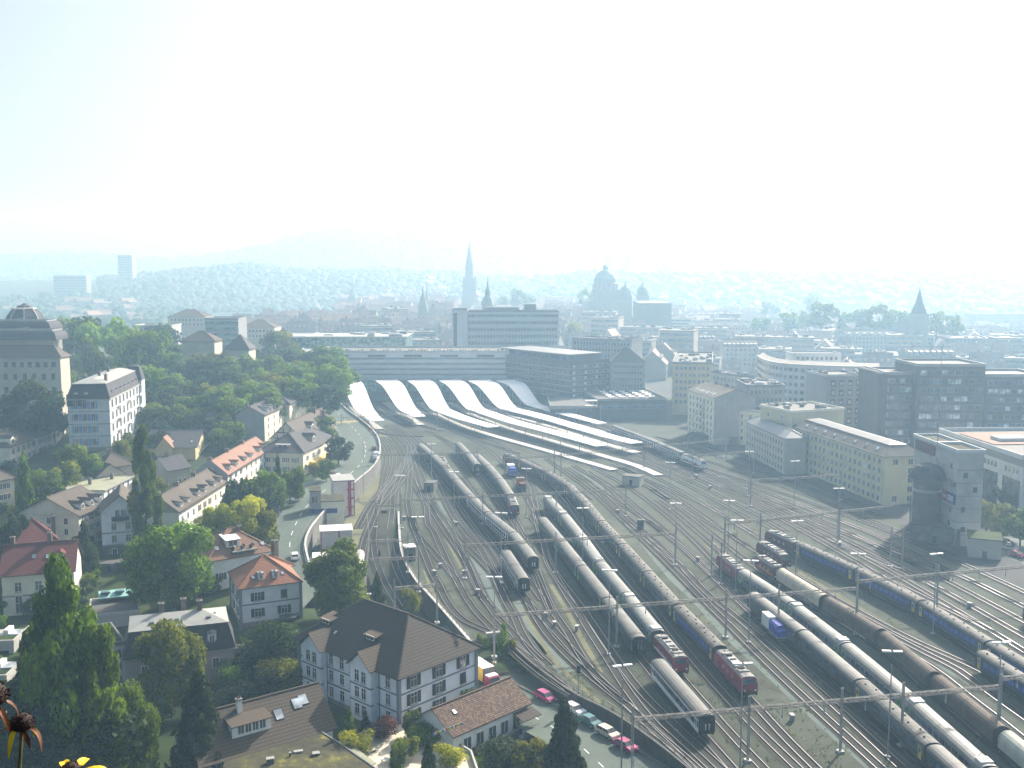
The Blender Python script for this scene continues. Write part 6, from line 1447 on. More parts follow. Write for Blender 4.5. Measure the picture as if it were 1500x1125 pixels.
# curved white office
zc = 31; edge = [G(*p, zc) for p in [(1110,521),(1121,527.5),(1137,531.5),(1160,534),(1200,536),(1245,537.5),(1288,538.5)]]
c0 = edge[0]; L_ = Line(edge, 3).p; back = [Vector((p.x+8, p.y+22, p.z)) for p in L_][::-1]
r_ = root('curved_office', (c0.x, c0.y, 0), 0, 'white curved office building with rows of dark windows', 'office block'); q = MB(); q.prism([(p.x-c0.x, p.y-c0.y) for p in L_+back], -2, zc, 'white_panel', 'flat_roof'); q.obj('wall', r_)
WD = MB().box(-.95,.95,-.16,0,0,1.7,'grey_panel','k').poly([(-.8,-.165,.1),(.8,-.165,.1),(.8,-.165,1.6),(-.8,-.165,1.6)],'glass_blue').data('window', False)
for i in range(len(L_)-1):
    a, b = L_[i], L_[i+1]; m_ = (a+b)/2-c0; rz = math.atan2(b.y-a.y, b.x-a.x)
    for k in range(7): put('window', WD, r_, loc=(m_.x, m_.y, zc-3.2-3.5*k), rz=rz)
    q = MB(); q.bar((a.x-c0.x,a.y-c0.y,zc+.2),(b.x-c0.x,b.y-c0.y,zc+.2),1.2,.35,'pale_concrete'); q.obj('cornice', r_, uv=False)
an = dblock('roof_storey', 'set back white upper storey above the curved office', 'office block', 1162, 1232, 519, 505, 0, 14, wall='white_panel', trim='white_panel'); an.win('f', (an.H-2.8,), 9, 1.2, 1.5, frame='grey_panel')
gw = block('office_block', 'grey office block with sunlit window reflections left of the brown tower', 'office block', (1211,551), (1292,549), (1196,545), 0, 30, wall='grey_panel', m='flat_roof', h=.7)
for k in range(6): grid_windows(gw.r, gw.U, gw.V, 'f', 0, (gw.H-4.4-4.1*k,), 6, 1.9, 2.4, frame='dark_panel', pane='glass', alt='wagon_cream' if False else None)
rr = random.Random(9)
for k in range(5):
    for j in range(6): q = MB(); q.box(-.7,.7,-.14,-.1,0,rr.uniform(.9,1.8),'wagon_cream','k'); q.obj('pane_reflection', gw.r, uv=False, loc=(1.2+(gw.U-2.4)*(j+.5)/6, 0, gw.H-4.0-4.1*k))  # cream panels painted as the sunlit reflections in the panes
clutter(gw, 6, 12)
# brown tower block
def tower(lab, x0, x1, ytop, D, V, cols, nrow, wall='brown_brick'):
    t = dblock('tower_block', lab, 'tower block', x0, x1, ytop, D, 0, V, wall=wall, trim='zinc_pale', h=.9)
    rr = random.Random(len(lab))
    for k in range(nrow):
        for j in range(cols):
            z = t.H-3.6-3.45*k; simple_window(t.r, (1+(t.U-2)*(j+.5)/cols, 0, z), 0, min(2.6, (t.U-2)/cols*.78), 1.75, 'grey_panel' if (k*3+j) % 5 else 'white_panel', rr.choice(('glass_blue','glass_blue','glass','glass_bright')))
        q = MB(); q.box(0,t.U,-.14,0,0,.5,'dark_panel','k'); q.obj('spandrel_band', t.r, uv=False, loc=(0,0,t.H-4.4-3.45*k))
    return t
ta = tower('left part of the brown tower block with white corner stripe', 1300, 1345, 548, 405, 22, 5, 10); q = MB(); q.box(-1.2,.0,0,20,0,ta.H,'brown_brick'); q.obj('side_wall', ta.r)
q = MB()
for k in range(10): q.box(.1,.7,-.2,0,ta.H-3.6-3.45*k,ta.H-1.6-3.45*k,'white_panel','k')
q.obj('corner_stripe', ta.r, uv=False)
td = dblock('tower_block', 'dark left flank of the brown tower block', 'tower block', 1288, 1300, 547, 404, 0, 24, wall='brown_brick', trim='zinc_pale')
tower('tallest middle part of the brown tower block', 1345, 1444, 536, 400, 24, 9, 10)
tower('right part of the brown tower block at the picture edge', 1444, 1530, 551, 406, 22, 9, 10)
q = MB(); q.tube((0,0,0),(0,0,30),.12,.05,'steel',6); q.obj('aerial', label='tall thin aerial mast in front of the brown tower block', cat='aerial', loc=P(1373,660,285))
# concrete tower by the tracks
si = block('signal_tower', 'weathered concrete tower with sign and round tank by the tracks', 'tower', (1405,662.5), None, (1340,638.5), 0, 26, U=7, wall='concrete', m='moss_roof', h=.7, trim='white_panel', o=.35)
for z, fs in ((21,(.14,)),(16,(.06,.12)),(12.5,(.2,)),(9,(.12,)),(5,(.14,)),(22,(.6,))):
    for f in fs: simple_window(si.r, (0, si.V*(f), z), -math.pi/2, .8, 1.1, 'dark_panel', 'glass')
for z, f in ((19,.3),(9.5,.25),(4,.3),(15,.7)): simple_window(si.r, (si.U*f, 0, z), 0, .9, 1.2, 'dark_panel', 'glass')
q = MB(); q.box(-.25,.0,si.V*.44,si.V*.98,15,22.2,'pale_concrete','r'); q.obj('pale_panel', si.r); q = MB(); q.box(-.4,-.0,si.V*.5,si.V*.95,22.4,25.2,'tile_red','r'); q.obj('red_panel', si.r)
q = MB(); q.box(-.15,si.U+.1,si.V*.46,si.V*.5,25.95,26.72,'white_panel'); q.obj('roof_divider', si.r, uv=False)
for k in range(6): q = MB(); q.box(-.05,.0,0,si.V*.42,0,.12,'old_concrete'); q.box(0,si.U,-.05,0,0,.12,'old_concrete'); q.obj('pour_line', si.r, uv=False, loc=(0,0,3.6*k+3))
sg = MB(); sg.box(-.3,-.05,0,3.4,0,3.0,'sign_red'); so_ = sg.obj('sign_panel', si.r, uv=False, loc=(0, si.V*.20, 11.2))
sg = MB(); sg.box(-.3,-.05,-5.0,0,0,3.0,'sign_blue'); sg.obj('sign_panel', si.r, uv=False, loc=(0, si.V*.20, 11.2))
def arrow(q, y, z, s):                             # a double arrow in white
    for e in (-1, 1):
        q.poly([(-.31, y+e*s*1.1, z), (-.31, y+e*s*.5, z+s*.55), (-.31, y+e*s*.5, z-s*.55)][::e], 'lamp_white')
    q.box(-.32,-.302,y-s*.6,y+s*.6,z-s*.14,z+s*.14,'lamp_white'); q.box(-.32,-.302,y-s*.14,y+s*.14,z-s*.6,z+s*.6,'lamp_white')
q = MB(); arrow(q, 1.6, 1.5, 1.0); q.obj('emblem', so_, uv=False)
def text(txt, size, par, loc, rot, m, name='lettering', ext=.02):
    cu = bpy.data.curves.new('txt', 'FONT'); cu.body = txt; cu.size = size; cu.extrude = ext; tmp = bpy.data.objects.new('t', cu); COL.objects.link(tmp)
    dg = bpy.context.evaluated_depsgraph_get(); me = bpy.data.meshes.new_from_object(tmp.evaluated_get(dg)); bpy.data.objects.remove(tmp); me.materials.clear(); me.materials.append(MATS[m])
    o = put(name, me, par, loc=loc); o.rotation_euler = rot; return o
text('SBB', 2.2, si.r, (-.32, si.V*.20-.6, 11.95), (math.pi/2, 0, -math.pi/2), 'lamp_white')
c = G(1355,786,0); r_ = root('water_tank', (c.x, c.y, 0), 0, 'round brick tank with dark domed roof attached to the concrete tower', 'tank'); q = MB(); q.lathe((0,0,0), [(3.7,0),(3.7,15.6)], 'brown_brick', 20); q.obj('drum', r_)
q = MB(); q.lathe((0,0,0), [(5.3,17),(5.1,17.4),(4.4,18.8),(3.0,20.4),(1.1,21.1),(.02,21.3)], 'slate', 20); q.lathe((0,0,0), [(3.7,15.6),(5.3,16.8),(5.3,17)], 'zinc', 20); q.obj('dome', r_); q = MB(); q.lathe((0,0,0), [(3.72,13.2),(4.0,13.3),(4.0,13.9),(3.72,14.0)], 'pale_concrete', 20); q.obj('ring', r_, uv=False)
hut((1372,792), 13, 6, 4.5, 'old_concrete', 'low concrete annexe at the foot of the round tank', -.6); hut((1441,812), 8, 9, 5, 'buff_wall', 'small building with planted roof at the foot of the concrete tower', -.4, roof='lawn')
# modern white building on the right
mb_ = block('modern_building', 'modern white building with big roof terrace and dark glass bays', 'building', (1500,671), None, (1383,632.5), 0, 18, U=44, wall='white_panel', m='flat_roof', h=1.2, trim='white_panel', o=1.4)
for k in range(4):
    for j in range(4): simple_window(mb_.r, (0, mb_.V*(.06+.25*k)+2.2*j, 12.2), -math.pi/2, 1.3, 1.7, 'white_panel', 'glass')
    q = MB(); q.box(-.2,.0,mb_.V*(.03+.25*k),mb_.V*(.22+.25*k),0,10.5,'glass'); q.obj('glass_bay', mb_.r, uv=False)
q = MB(); q.box(-.25,0,0,mb_.V,15.2,17.6,'zinc'); q.obj('attic_band', mb_.r, uv=False)
q = MB(); q.poly([(3,mb_.V*.45,18.3),(24,mb_.V*.45,18.3),(24,mb_.V-4,18.3),(3,mb_.V-4,18.3)],'tile_pink'); q.obj('roof_deck', mb_.r); q = MB(); q.box(8,18,mb_.V*.55,mb_.V*.68,18.4,19.4,'white_panel'); q.obj('roof_box', mb_.r, uv=False)
for k in range(8): q = MB(); q.tube((0,0,0),(0,0,1.2),.7,.7,'zinc_pale',8); q.tube((0,0,1.2),(1.4,0,1.8),.45,.45,'zinc_pale',8); q.obj('roof_duct', mb_.r, uv=False, loc=(12+3*(k%2), mb_.V*(.1+.045*k), 18.05))
q = MB(); q.prism([(p.x,p.y) for p in (G(1432,800),G(1470,745),G(1560,760),G(1560,850))], .0, .012, 'asphalt'); q.obj('street', kind='structure')
# domed museum and its neighbours on the left
dm = dblock('museum', 'sandstone hall with many windows below the slate dome', 'museum', -60, 88, 523, 425, 12, 9, wall='buff_wall', trim='zinc', roof='hip', h=4.6, m='tile_greybrown', o=.8)
for z, n in ((dm.H-4.2,12),(dm.H-9.4,10),(dm.H-15,10),(dm.H-20,10)): dm.win('f', (z,), n, 1.5, 2.4 if z < dm.H-5 else 2.0, frame='sandstone')
for k, (x0, x1, yt, D, lab, hh) in enumerate([(-60,76,485,452,'lower dark curved roof tier behind the sandstone hall',1.0),(-60,68,471,466,'upper dark curved roof tier below the dome',1.0)]):
    t = dblock('roofed_wing', lab, 'building', x0, x1, yt, D, 12, 10, wall='sandstone', trim='zinc_pale', roof='flat', m='zinc'); q = MB()
    for i in range(6): a0_, a1_ = math.pi/2*i/6, math.pi/2*(i+1)/6; q.poly([(0,-3*(1-math.sin(a0_))*0-3*math.cos(a0_)+0,4*math.sin(a0_)),(t.U+3*math.cos(a0_),-3*math.cos(a0_),4*math.sin(a0_)),(t.U+3*math.cos(a1_),-3*math.cos(a1_),4*math.sin(a1_)),(0,-3*math.cos(a1_),4*math.sin(a1_))],'slate'); q.poly([(t.U+3*math.cos(a0_),-3*math.cos(a0_),4*math.sin(a0_)),(t.U+3*math.cos(a0_),10,4*math.sin(a0_)),(t.U+3*math.cos(a1_),10,4*math.sin(a1_)),(t.U+3*math.cos(a1_),-3*math.cos(a1_),4*math.sin(a1_))],'slate')
    q.obj('curved_roof', t.r, loc=(0,0,t.H-3.9)); q = MB(); q.bar((0,-.1,.25),(t.U*.5,-.1,.25),.4,.3,'pale_concrete'); q.bar((t.U*.5,-.1,.25),(t.U*.75,-.1,1.6),.4,.3,'pale_concrete'); q.obj('cornice', t.r, uv=False, loc=(0,0,t.H))
c = P(37,474,486); r_ = root('dome', (c.x, 486, c.z-2), 0, 'large slate dome with lantern and small pediments at the left edge', 'dome'); q = MB(); rd = 8.9; q.lathe((0,0,0), [(rd,0),(rd,2),(rd*.97,3.4),(rd*.84,6),(rd*.66,8.2),(rd*.58,8.9)], 'slate', 8, math.pi/8); q.obj('shell', r_)
q = MB(); q.lathe((0,0,0), [(rd*.62,8.9),(rd*.62,9.4),(rd*.4,9.6)], 'pale_concrete', 8, math.pi/8); q.lathe((0,0,0), [(rd*.4,9.5),(rd*.34,10.3),(rd*.1,11.2),(.02,11.9)], 'slate', 8, math.pi/8); q.obj('lantern', r_, uv=False)
for k in range(8):
    a = math.pi/8+math.pi*2*k/8; q = MB(); pr = [(rd,2),(rd*.97,3.4),(rd*.84,6),(rd*.66,8.2),(rd*.58,8.9)]
    for (a1_,b1_),(a2_,b2_) in zip(pr, pr[1:]): q.bar((a1_*math.cos(a),a1_*math.sin(a),b1_),(a2_*math.cos(a),a2_*math.sin(a),b2_),.4,.4,'pale_concrete')
    q.obj('rib', r_, uv=False)
b_ = block('house', 'red roofed house in front of the sandstone hall', 'house', (34,577), (74,576), None, 14, 24, V=10, wall='pink_wall', roof='hip', h=5, m='tile_pink', trim='wood_dark')
for i,(a,b_,t_,D,lab) in enumerate([(258,322,500,520,'dark brown hipped roof between the hill trees'),(322,372,512,505,'dark pyramid roof between the hill trees')]):
    t = dblock('house', lab, 'house', a+8, b_-8, t_, D, 16, 14, wall='buff_wall', roof='hip', h=7 if i else 5, m='tile_slate' if i else 'tile_brown', o=.8, trim='wood_dark')
for i,(a,b_,t_,D,lab,w_) in enumerate([(196,250,478,640,'white roofed long building behind the left hill trees','white_panel'),(246,300,464,760,'low brown roofed block left of the grey office block','buff_wall'),(350,402,480,700,'brown roofed block right of the grey office block','buff_wall')]):
    t = dblock('city_building', lab, 'building', a, b_, t_, D, 0, 20, wall=w_, roof='hip' if i else 'flat', h=5 if i else .8, m='tile_brown' if i else 'zinc_pale', o=.4); t.win('f', (t.H-3.2,t.H-6.6), 9, 1.3, 1.8)

# ---------------------------------------------------------------- the old town
def town_proto(kind, w_, d_, h_, rh, seed):
    """walls with windows, tiled roof with dormers, chimneys"""
    rr = random.Random(seed); q = MB(); wm = 'far_wall' if kind != 'stone' else 'far_stone'
    q.box(-w_/2, w_/2, -d_/2, d_/2, 0, h_, wm, 'b')
    for s_ in (-1, 1): q.poly([(s_*w_/2,-d_/2,h_),(s_*w_/2,d_/2,h_),(s_*w_/2,0,h_+rh)][::s_], wm)
    n = max(2, int(w_/3))
    for k in range(int(h_/3.4)-1):
        for i in range(n):
            x = -w_/2+w_*(i+.5)/n; z = h_-2.8-3.4*k
            q.poly([(x-.5,-d_/2-.03,z),(x+.5,-d_/2-.03,z),(x+.5,-d_/2-.03,z+1.7),(x-.5,-d_/2-.03,z+1.7)], 'glass_blue')
    r_ = MB(); o = .5; e = rh*o/(d_/2)
    slab(r_, [(-w_/2-.2,-d_/2-o,h_-e),(w_/2+.2,-d_/2-o,h_-e),(w_/2+.2,0,h_+rh),(-w_/2-.2,0,h_+rh)], .25, 'far_roof', 'wood_dark'); slab(r_, [(w_/2+.2,d_/2+o,h_-e),(-w_/2-.2,d_/2+o,h_-e),(-w_/2-.2,0,h_+rh),(w_/2+.2,0,h_+rh)], .25, 'far_roof', 'wood_dark')
    dm_ = MB()
    for i in range(max(1, int(w_/4))):
        x = -w_/2+w_*(i+.5)/max(1, int(w_/4))+rr.uniform(-.5,.5); y = -d_/2*.66; z = h_+rh*.34
        dm_.box(x-.8,x+.8,y,y+2.6,z-.2,z+1.5,'far_white','b'); slab(dm_, [(x-1.0,y-.3,z+1.5),(x+1.0,y-.3,z+1.5),(x+1.0,y+3,z+2.1),(x-1.0,y+3,z+2.1)], .15, 'far_roof', 'far_roof')
    ch = MB()
    for i in range(rr.randint(1, 3)):
        x = rr.uniform(-.42,.42)*w_; y = rr.uniform(-.1,.3)*d_; ch.box(x-.5,x+.5,y-.5,y+.5,h_+rh*.4,h_+rh+rr.uniform(.8,1.8),'chimney_brick' if i else 'far_white')
    return q.data('town_wall', False), r_.data('roof', False), dm_.data('dormer_row', False), ch.data('chimney', False)
PROT = [town_proto('a', w_, d_, h_, rh, i) for i, (w_, d_, h_, rh) in enumerate([(13,16,11,8),(17,16,12,8.5),(22,17,12,8),(11,17,13,9),(28,17,11,7.5),(15,15,10,8)])]
FLATP = []
for i, (w_, d_, h_) in enumerate([(30,16,20),(22,20,24),(44,15,17)]):
    q = MB(); q.box(-w_/2,w_/2,-d_/2,d_/2,0,h_,'far_wall','b')
    for k in range(int(h_/3.4)-1):
        q.box(-w_/2+.6,w_/2-.6,-d_/2-.06,-d_/2,h_-2.7-3.4*k,h_-1.2-3.4*k,'glass_blue','k')
    r_ = MB(); r_.box(-w_/2-.3,w_/2+.3,-d_/2-.3,d_/2+.3,h_,h_+.5,'flat_roof','b'); rr = random.Random(i)
    for k in range(8): x, y = rr.uniform(-.4,.4)*w_, rr.uniform(-.3,.3)*d_; a = rr.uniform(.6,1.8); r_.box(x-a,x+a,y-a*.6,y+a*.6,h_+.5,h_+.5+rr.uniform(.5,1.8),rr.choice(('far_white','zinc','flat_roof')),'b')
    FLATP.append((q.data('town_wall', False), r_.data('flat_roof', False)))
taken = []                                          # ground already built on
def town(name, p, rz, pk, sc, label, group, flat=False):
    pr = (FLATP if flat else PROT)[pk]; o = put(name, pr[0], loc=p, rz=rz, label=label, cat='house' if not flat else 'building', group=group, scale=(sc, sc, sc*R.uniform(.85, 1.12)))
    put('roof', pr[1], o)
    if not flat: put('dormer_row', pr[2], o, kind='stuff'); put('chimney', pr[3], o, kind='stuff')
    return o
n_town = 0; far_town = []
y = 705.0
while y < 1750:
    x = -0.26*y - 30
    while x < .54*y:
        u = x/y; step = R.uniform(13, 27)*(1 if y < 1000 else 1.15); skip = False
        px = 750+F*u
        if px < 405 and y < 800: skip = True
        if px < 330: skip = True
        if px > 1460 and y > 1300: skip = True
        if 560 < px < 905 and y < 760: skip = True
        if u < -.17 and y > 1150: skip = True
        if not skip and R.random() < .9:
            lift = max(0, 14-abs(px-800)/45)*min(1, max(0, (y-800)/400)) + (8 if 380 < px < 660 and y > 900 else 0)
            if px > 1000: lift -= 5
            flat = R.random() < (.30 if px > 880 else .06)
            pk_ = R.randrange(3 if flat else 6)
            if n_town >= 296: far_town.append(((x+R.uniform(-3,3), y+R.uniform(-9,9), max(-6, lift-2)), R.uniform(-.5,.5), R.uniform(.8,1.3)))
            else:
                town('town_house' if not flat else 'town_block', (x+R.uniform(-3,3), y+R.uniform(-9,9), max(-6, lift-2)), .3*(1 if px < 800 else -1)+R.choice((0,0,0,0,1.57))+R.uniform(-.12,.12), pk_, R.uniform(.9,1.25), ('slim','plain','broad','narrow high','long low','small')[pk_]+' old town house with brown tiled roof and dormers, dim in the haze' if not flat else ('broad','squarish','long')[pk_ % 3]+' flat roofed town block dim in the haze', 'hazy houses of the old town' if not flat else 'hazy flat roofed town blocks', flat); n_town += 1
        x += step*R.uniform(1.0, 1.35)
    y += R.uniform(30, 38)*(1+(y-700)/2200)
V, Fs, mi = [], [], []
for (x, y, z), a, k in far_town:                     # past the first three hundred the town reads as one mass
    w2, d2, h_, rh = 8*k, 7*k, 11*k, 6*k; ca, sa = math.cos(a), math.sin(a); n = len(V)
    for lx, ly, lz in [(-w2,-d2,0),(w2,-d2,0),(w2,d2,0),(-w2,d2,0),(-w2,-d2,h_),(w2,-d2,h_),(w2,d2,h_),(-w2,d2,h_),(-w2-.3,0,h_+rh),(w2+.3,0,h_+rh),(-2,-d2*.6,h_+.5),(0,-d2*.6,h_+.5),(0,-d2*.6,h_+3),(-2,-d2*.6,h_+3),(-2,-d2*.2,h_+3.3),(0,-d2*.2,h_+3.3)]: V.append((x+lx*ca-ly*sa, y+lx*sa+ly*ca, z+lz))
    for f, m in [((0,1,5,4),0),((1,2,6,5),0),((3,0,4,7),0),((4,5,9,8),1),((6,7,8,9),1),((5,6,9),0),((7,4,8),0),((10,11,12,13),0),((13,12,15,14),1)]: Fs.append(tuple(n+i for i in f)); mi.append(m)
me = bpy.data.meshes.new('far_town'); me.from_pydata(V, [], Fs); me.materials.append(MATS['far_wall']); me.materials.append(MATS['far_roof']); me.polygons.foreach_set('material_index', mi); put('distant_town', me, kind='stuff')
# nearer city blocks on the right that the eye can pick apart
for i, (x0, x1, yt, D, V, rf, wl_, m_, lab) in enumerate([
 (905,1010,487,923,16,'flat','grey_wall','flat_roof','long flat roofed grey block behind the steep tiled roof'),
 (1010,1110,478,1025,16,'gable','far_wall','tile_greybrown','long tiled block with many white roof lights, left of the curved office'),
 (1112,1215,474,1078,16,'gable','far_wall','tile_slate','slate roofed block above the curved white office'),
 (1215,1310,480,1001,18,'gable','far_wall','tile_greybrown','block with row of small white dormers behind the curved office'),
 (1240,1330,492,875,14,'gable','grey_wall','tile_slate','dark roofed block with white end wall above the grey office'),
 (1330,1420,490,894,22,'hip','sandstone','tile_slate','wide dark hipped roof below the pointed church spire'),
 (1395,1500,496,840,30,'flat','dark_panel','zinc','long dark flat roofed hall at the right edge'),
 (1430,1530,460,1313,30,'flat','grey_panel','flat_roof','big pale block high at the right edge'),
 (1330,1400,520,677,16,'gable','sandstone','tile_slate','dark roofs stacked before the church spire'),
 (1060,1110,508,750,18,'gable','buff_wall','tile_greybrown','brownish town house left of the curved office'),
 (1000,1050,497,832,18,'hip','buff_wall','tile_brown','brown roofed house above the cluttered flats'),
 (940,1000,455,1424,20,'gable','far_white','tile_pink','long pale roof below the domed parliament'),
 (1010,1080,462,1273,20,'hip','far_wall','tile_brown','warm roof right of the long pale roof')]):
    t = dblock('city_building', lab, 'building', x0, x1, yt, D, -2, V, rot=R.uniform(-.1,.1), wall=wl_, roof=rf, h=5 if rf != 'flat' else .7, m=m_, o=.4)
    t.win('f', [t.H-3.2-3.5*k for k in range(4)], max(4, int(t.U/3.2)), 1.3, 1.8, frame='white_panel', pane='glass_blue')
    if rf != 'flat':
        t.dorm('f', [(k+.5)/8 for k in range(8)], .8, w_=1.5, hd=1.4, m='zinc_pale', wall='far_white', rk='shed'); t.chim(((.2,.5,6.2),(.6,.45,6.2),(.85,.55,6.0)))
    else: clutter(t, 9, i)
# landmarks
def lm(name, lab, cat, px, py, D): p = P(px, py, D); return root(name, (p.x, D, 0), 0, lab, cat), p.z
D = 1480; k_ = D/F
r_, zt = lm('cathedral', 'tall gothic cathedral tower with spire fading in the haze', 'cathedral', 687.5, 356, D)
q = MB(); zb = P(687,408,D).z; q.box(-8.2,8.2,-8.2,8.2,0,zb,'far_tower'); q.box(-9.6,9.6,-9.6,9.6,0,zb*.55,'far_tower')
for sx in (-1,1):
    for sy in (-1,1): q.box(sx*8.2-1.3,sx*8.2+1.3,sy*8.2-1.3,sy*8.2+1.3,0,zb+3,'far_tower')
q.obj('tower', r_, uv=False); q = MB(); z1 = P(687,388,D).z; q.lathe((0,0,0), [(6.2,zb),(6.0,z1)], 'far_tower', 8); q.obj('octagon', r_, uv=False); q = MB(); q.lathe((0,0,0), [(5.6,z1),(.25,zt)], 'far_tower', 8)
q.obj('spire', r_, uv=False); q = MB(); q.box(-12,12,8,70,0,38,'far_tower'); slab(q, [(-14,8,38),(0,8,52),(0,70,52),(-14,70,38)],.3,'far_roof','far_roof'); slab(q, [(14,8,38),(0,8,52),(0,70,52),(14,70,38)],.3,'far_roof','far_roof'); q.obj('nave', r_, uv=False)
D = 900; r_, zt = lm('church_tower', 'slim church tower with onion spire behind the slab tower', 'church', 714.5, 405, D); q = MB(); q.box(-5,5,-5,5,0,P(714,447,D).z,'sandstone'); q.obj('tower', r_, uv=False); q = MB(); zz = [P(714,v,D).z for v in (447,438,432,426,420,405)]; q.lathe((0,0,0), [(6,zz[0]),(4.6,zz[1]),(2.2,zz[2]),(2.4,zz[3]),(.9,zz[4]),(.1,zt)], 'patina', 8); q.obj('spire', r_, uv=False)
for (px, yt, yb, yc, D, rw, lab) in [(516.5,405,437,428,1500,5.5,'thin hazy church spire left of the old town'),(619.5,418,452,436,1050,4.6,'old tower with steep pointed roof, left of a thinner twin'),(625,412,442,433,1250,3.4,'thin clock tower spire just right of the steep pointed roof')]:
    r_, zt = lm('tower', lab, 'tower', px, yt, D); q = MB(); q.box(-rw,rw,-rw,rw,0,P(px,yb,D).z,'far_tower'); q.obj('shaft', r_, uv=False); q = MB(); q.lathe((0,0,0), [(rw*1.25,P(px,yb,D).z),(rw*.55,P(px,yc,D).z),(rw*.3,P(px,yc-4,D).z),(.1,zt)], 'far_tower', 8); q.obj('spire', r_, uv=False)
D = 1150; r_, zt = lm('parliament', 'domed parliament with big green cupola in the haze', 'parliament', 887, 387, D); zs = lambda v: P(887,v,D).z; W2 = 13.0
q = MB(); q.box(-24,24,-14,14,0,zs(440),'sandstone'); q.box(-W2-1.5,W2+1.5,-W2-1.5,W2+1.5,0,zs(424),'sandstone'); q.obj('wing', r_, uv=False); q = MB(); q.lathe((0,0,0), [(W2+.6,zs(426)),(W2+.6,zs(416)),(W2+1.2,zs(415.5)),(W2,zs(414))], 'sandstone', 16); q.obj('drum', r_, uv=False)
q = MB(); q.lathe((0,0,0), [(W2,zs(414)),(W2*.97,zs(408)),(W2*.8,zs(402)),(W2*.52,zs(397.5)),(W2*.26,zs(395.5))], 'patina', 16); q.obj('cupola', r_, uv=False); q = MB(); q.lathe((0,0,0), [(3,zs(396)),(3,zs(391)),(3.6,zs(390.6)),(2,zs(389)),(.3,zs(387.5)),(.1,zt)], 'patina', 8); q.obj('lantern', r_, uv=False)
for k in range(16): a = 2*math.pi*k/16; q = MB(); q.box(-.5,.5,-.5,.5,zs(426),zs(416),'pale_concrete'); q.obj('column', r_, uv=False, loc=((W2+.9)*math.cos(a),(W2+.9)*math.sin(a),0))
for px, yt, lab in [(916.5,410,'left small green dome beside the parliament'),(941.5,410,'right small green dome beside the parliament')]:
    r_, zt = lm('small_dome', lab, 'dome', px, yt, D); q = MB(); rw = 6.6; q.box(-rw,rw,-rw,rw,0,P(px,432,D).z,'sandstone'); q.obj('base', r_, uv=False); q = MB(); q.lathe((0,0,0), [(rw,P(px,432,D).z),(rw*1.02,P(px,426,D).z),(rw*.75,P(px,421,D).z),(rw*.25,P(px,418,D).z),(.15,zt)], 'patina', 12); q.obj('cupola', r_, uv=False)
t = dblock('city_building', 'white flat roof glaring right of the small domes', 'building', 938, 984, 444, 1000, 0, 60, wall='far_tower', roof='flat', m='canopy', h=.6, trim='white_panel')
D = 860; r_, zt = lm('church', 'pointed grey church spire standing out right of the hazy trees', 'church', 1347.5, 422, D); q = MB(); rw = 6.2; q.box(-rw,rw,-rw,rw,-2,P(1347,459,D).z,'sandstone'); q.obj('tower', r_, uv=False); q = MB(); q.lathe((0,0,0), [(rw*1.15,P(1347,459,D).z),(rw*.55,P(1347,444,D).z),(.1,zt)], 'slate', 4, math.pi/4); q.obj('spire', r_, uv=False)
q = MB(); q.box(-9,9,6,40,-2,22,'sandstone'); slab(q, [(-10,6,22),(0,6,33),(0,40,33),(-10,40,22)],.3,'slate','slate'); slab(q, [(10,6,22),(0,6,33),(0,40,33),(10,40,22)],.3,'slate','slate'); q.obj('nave', r_, uv=False)
for (a, b, yt, yb, D, lab) in [(172,193,374,404,2050,'lone hazy high rise on the left skyline'),(78,126,404,416,1900,'long hazy slab building on the left skyline'),(886,898,371,390,2650,'very faint tower block left on the right skyline'),(911,924,371,390,2650,'very faint tower block in the middle of the right skyline'),(958,980,370,390,2650,'very faint wide tower block on the right skyline')]:
    t = dblock('high_rise', lab, 'tower block', a, b, yt, D, 0, 22, wall='far_stone', roof='flat', m='flat_roof', h=1)
    for k in range(8): bands(t, 'f', (t.H-5-5*k,), 2, 'glass_blue', .2)
# specks of houses on the far slopes
FARP = MB().box(-6,6,-5,5,-8,7,'far_white','b').data('slope_house', False); FARR = MB(); slab(FARR, [(-6.6,-5.8,6.6),(6.6,-5.8,6.6),(6.6,0,10.5),(-6.6,0,10.5)], .2, 'far_roof', 'far_roof'); slab(FARR, [(6.6,5.8,6.6),(-6.6,5.8,6.6),(-6.6,0,10.5),(6.6,0,10.5)], .2, 'far_roof', 'far_roof'); FARR = FARR.data('roof', False)
def specks(x0, x1, D0, D1, n, lab, seed, s=(.7,1.5)):
    rr = random.Random(seed)
    for i in range(n):
        D = rr.uniform(D0, D1); x = (rr.uniform(x0, x1)-750)/F*D; z = max(0, mid_h(x, D)); sc = rr.uniform(*s)
        o = put('slope_house', FARP, loc=(x, D, z), rz=rr.uniform(-1,1), label=lab, cat='house', group=lab, scale=(sc, sc, sc)); put('roof', FARR, o)
specks(560, 720, 1850, 2230, 18, 'tiny pale house on the hazy wooded slope behind the cathedral', 1); specks(85, 215, 1250, 1750, 26, 'small white house among trees on the left slope', 2, (.9,1.9)); specks(1080, 1480, 1500, 2200, 24, 'tiny pale house in the hazy right suburbs', 3); specks(820, 1060, 1700, 2200, 12, 'tiny pale house in the hazy middle suburbs', 5); specks(-20, 60, 1250, 1800, 16, 'tiny pale house at the far left edge', 6)
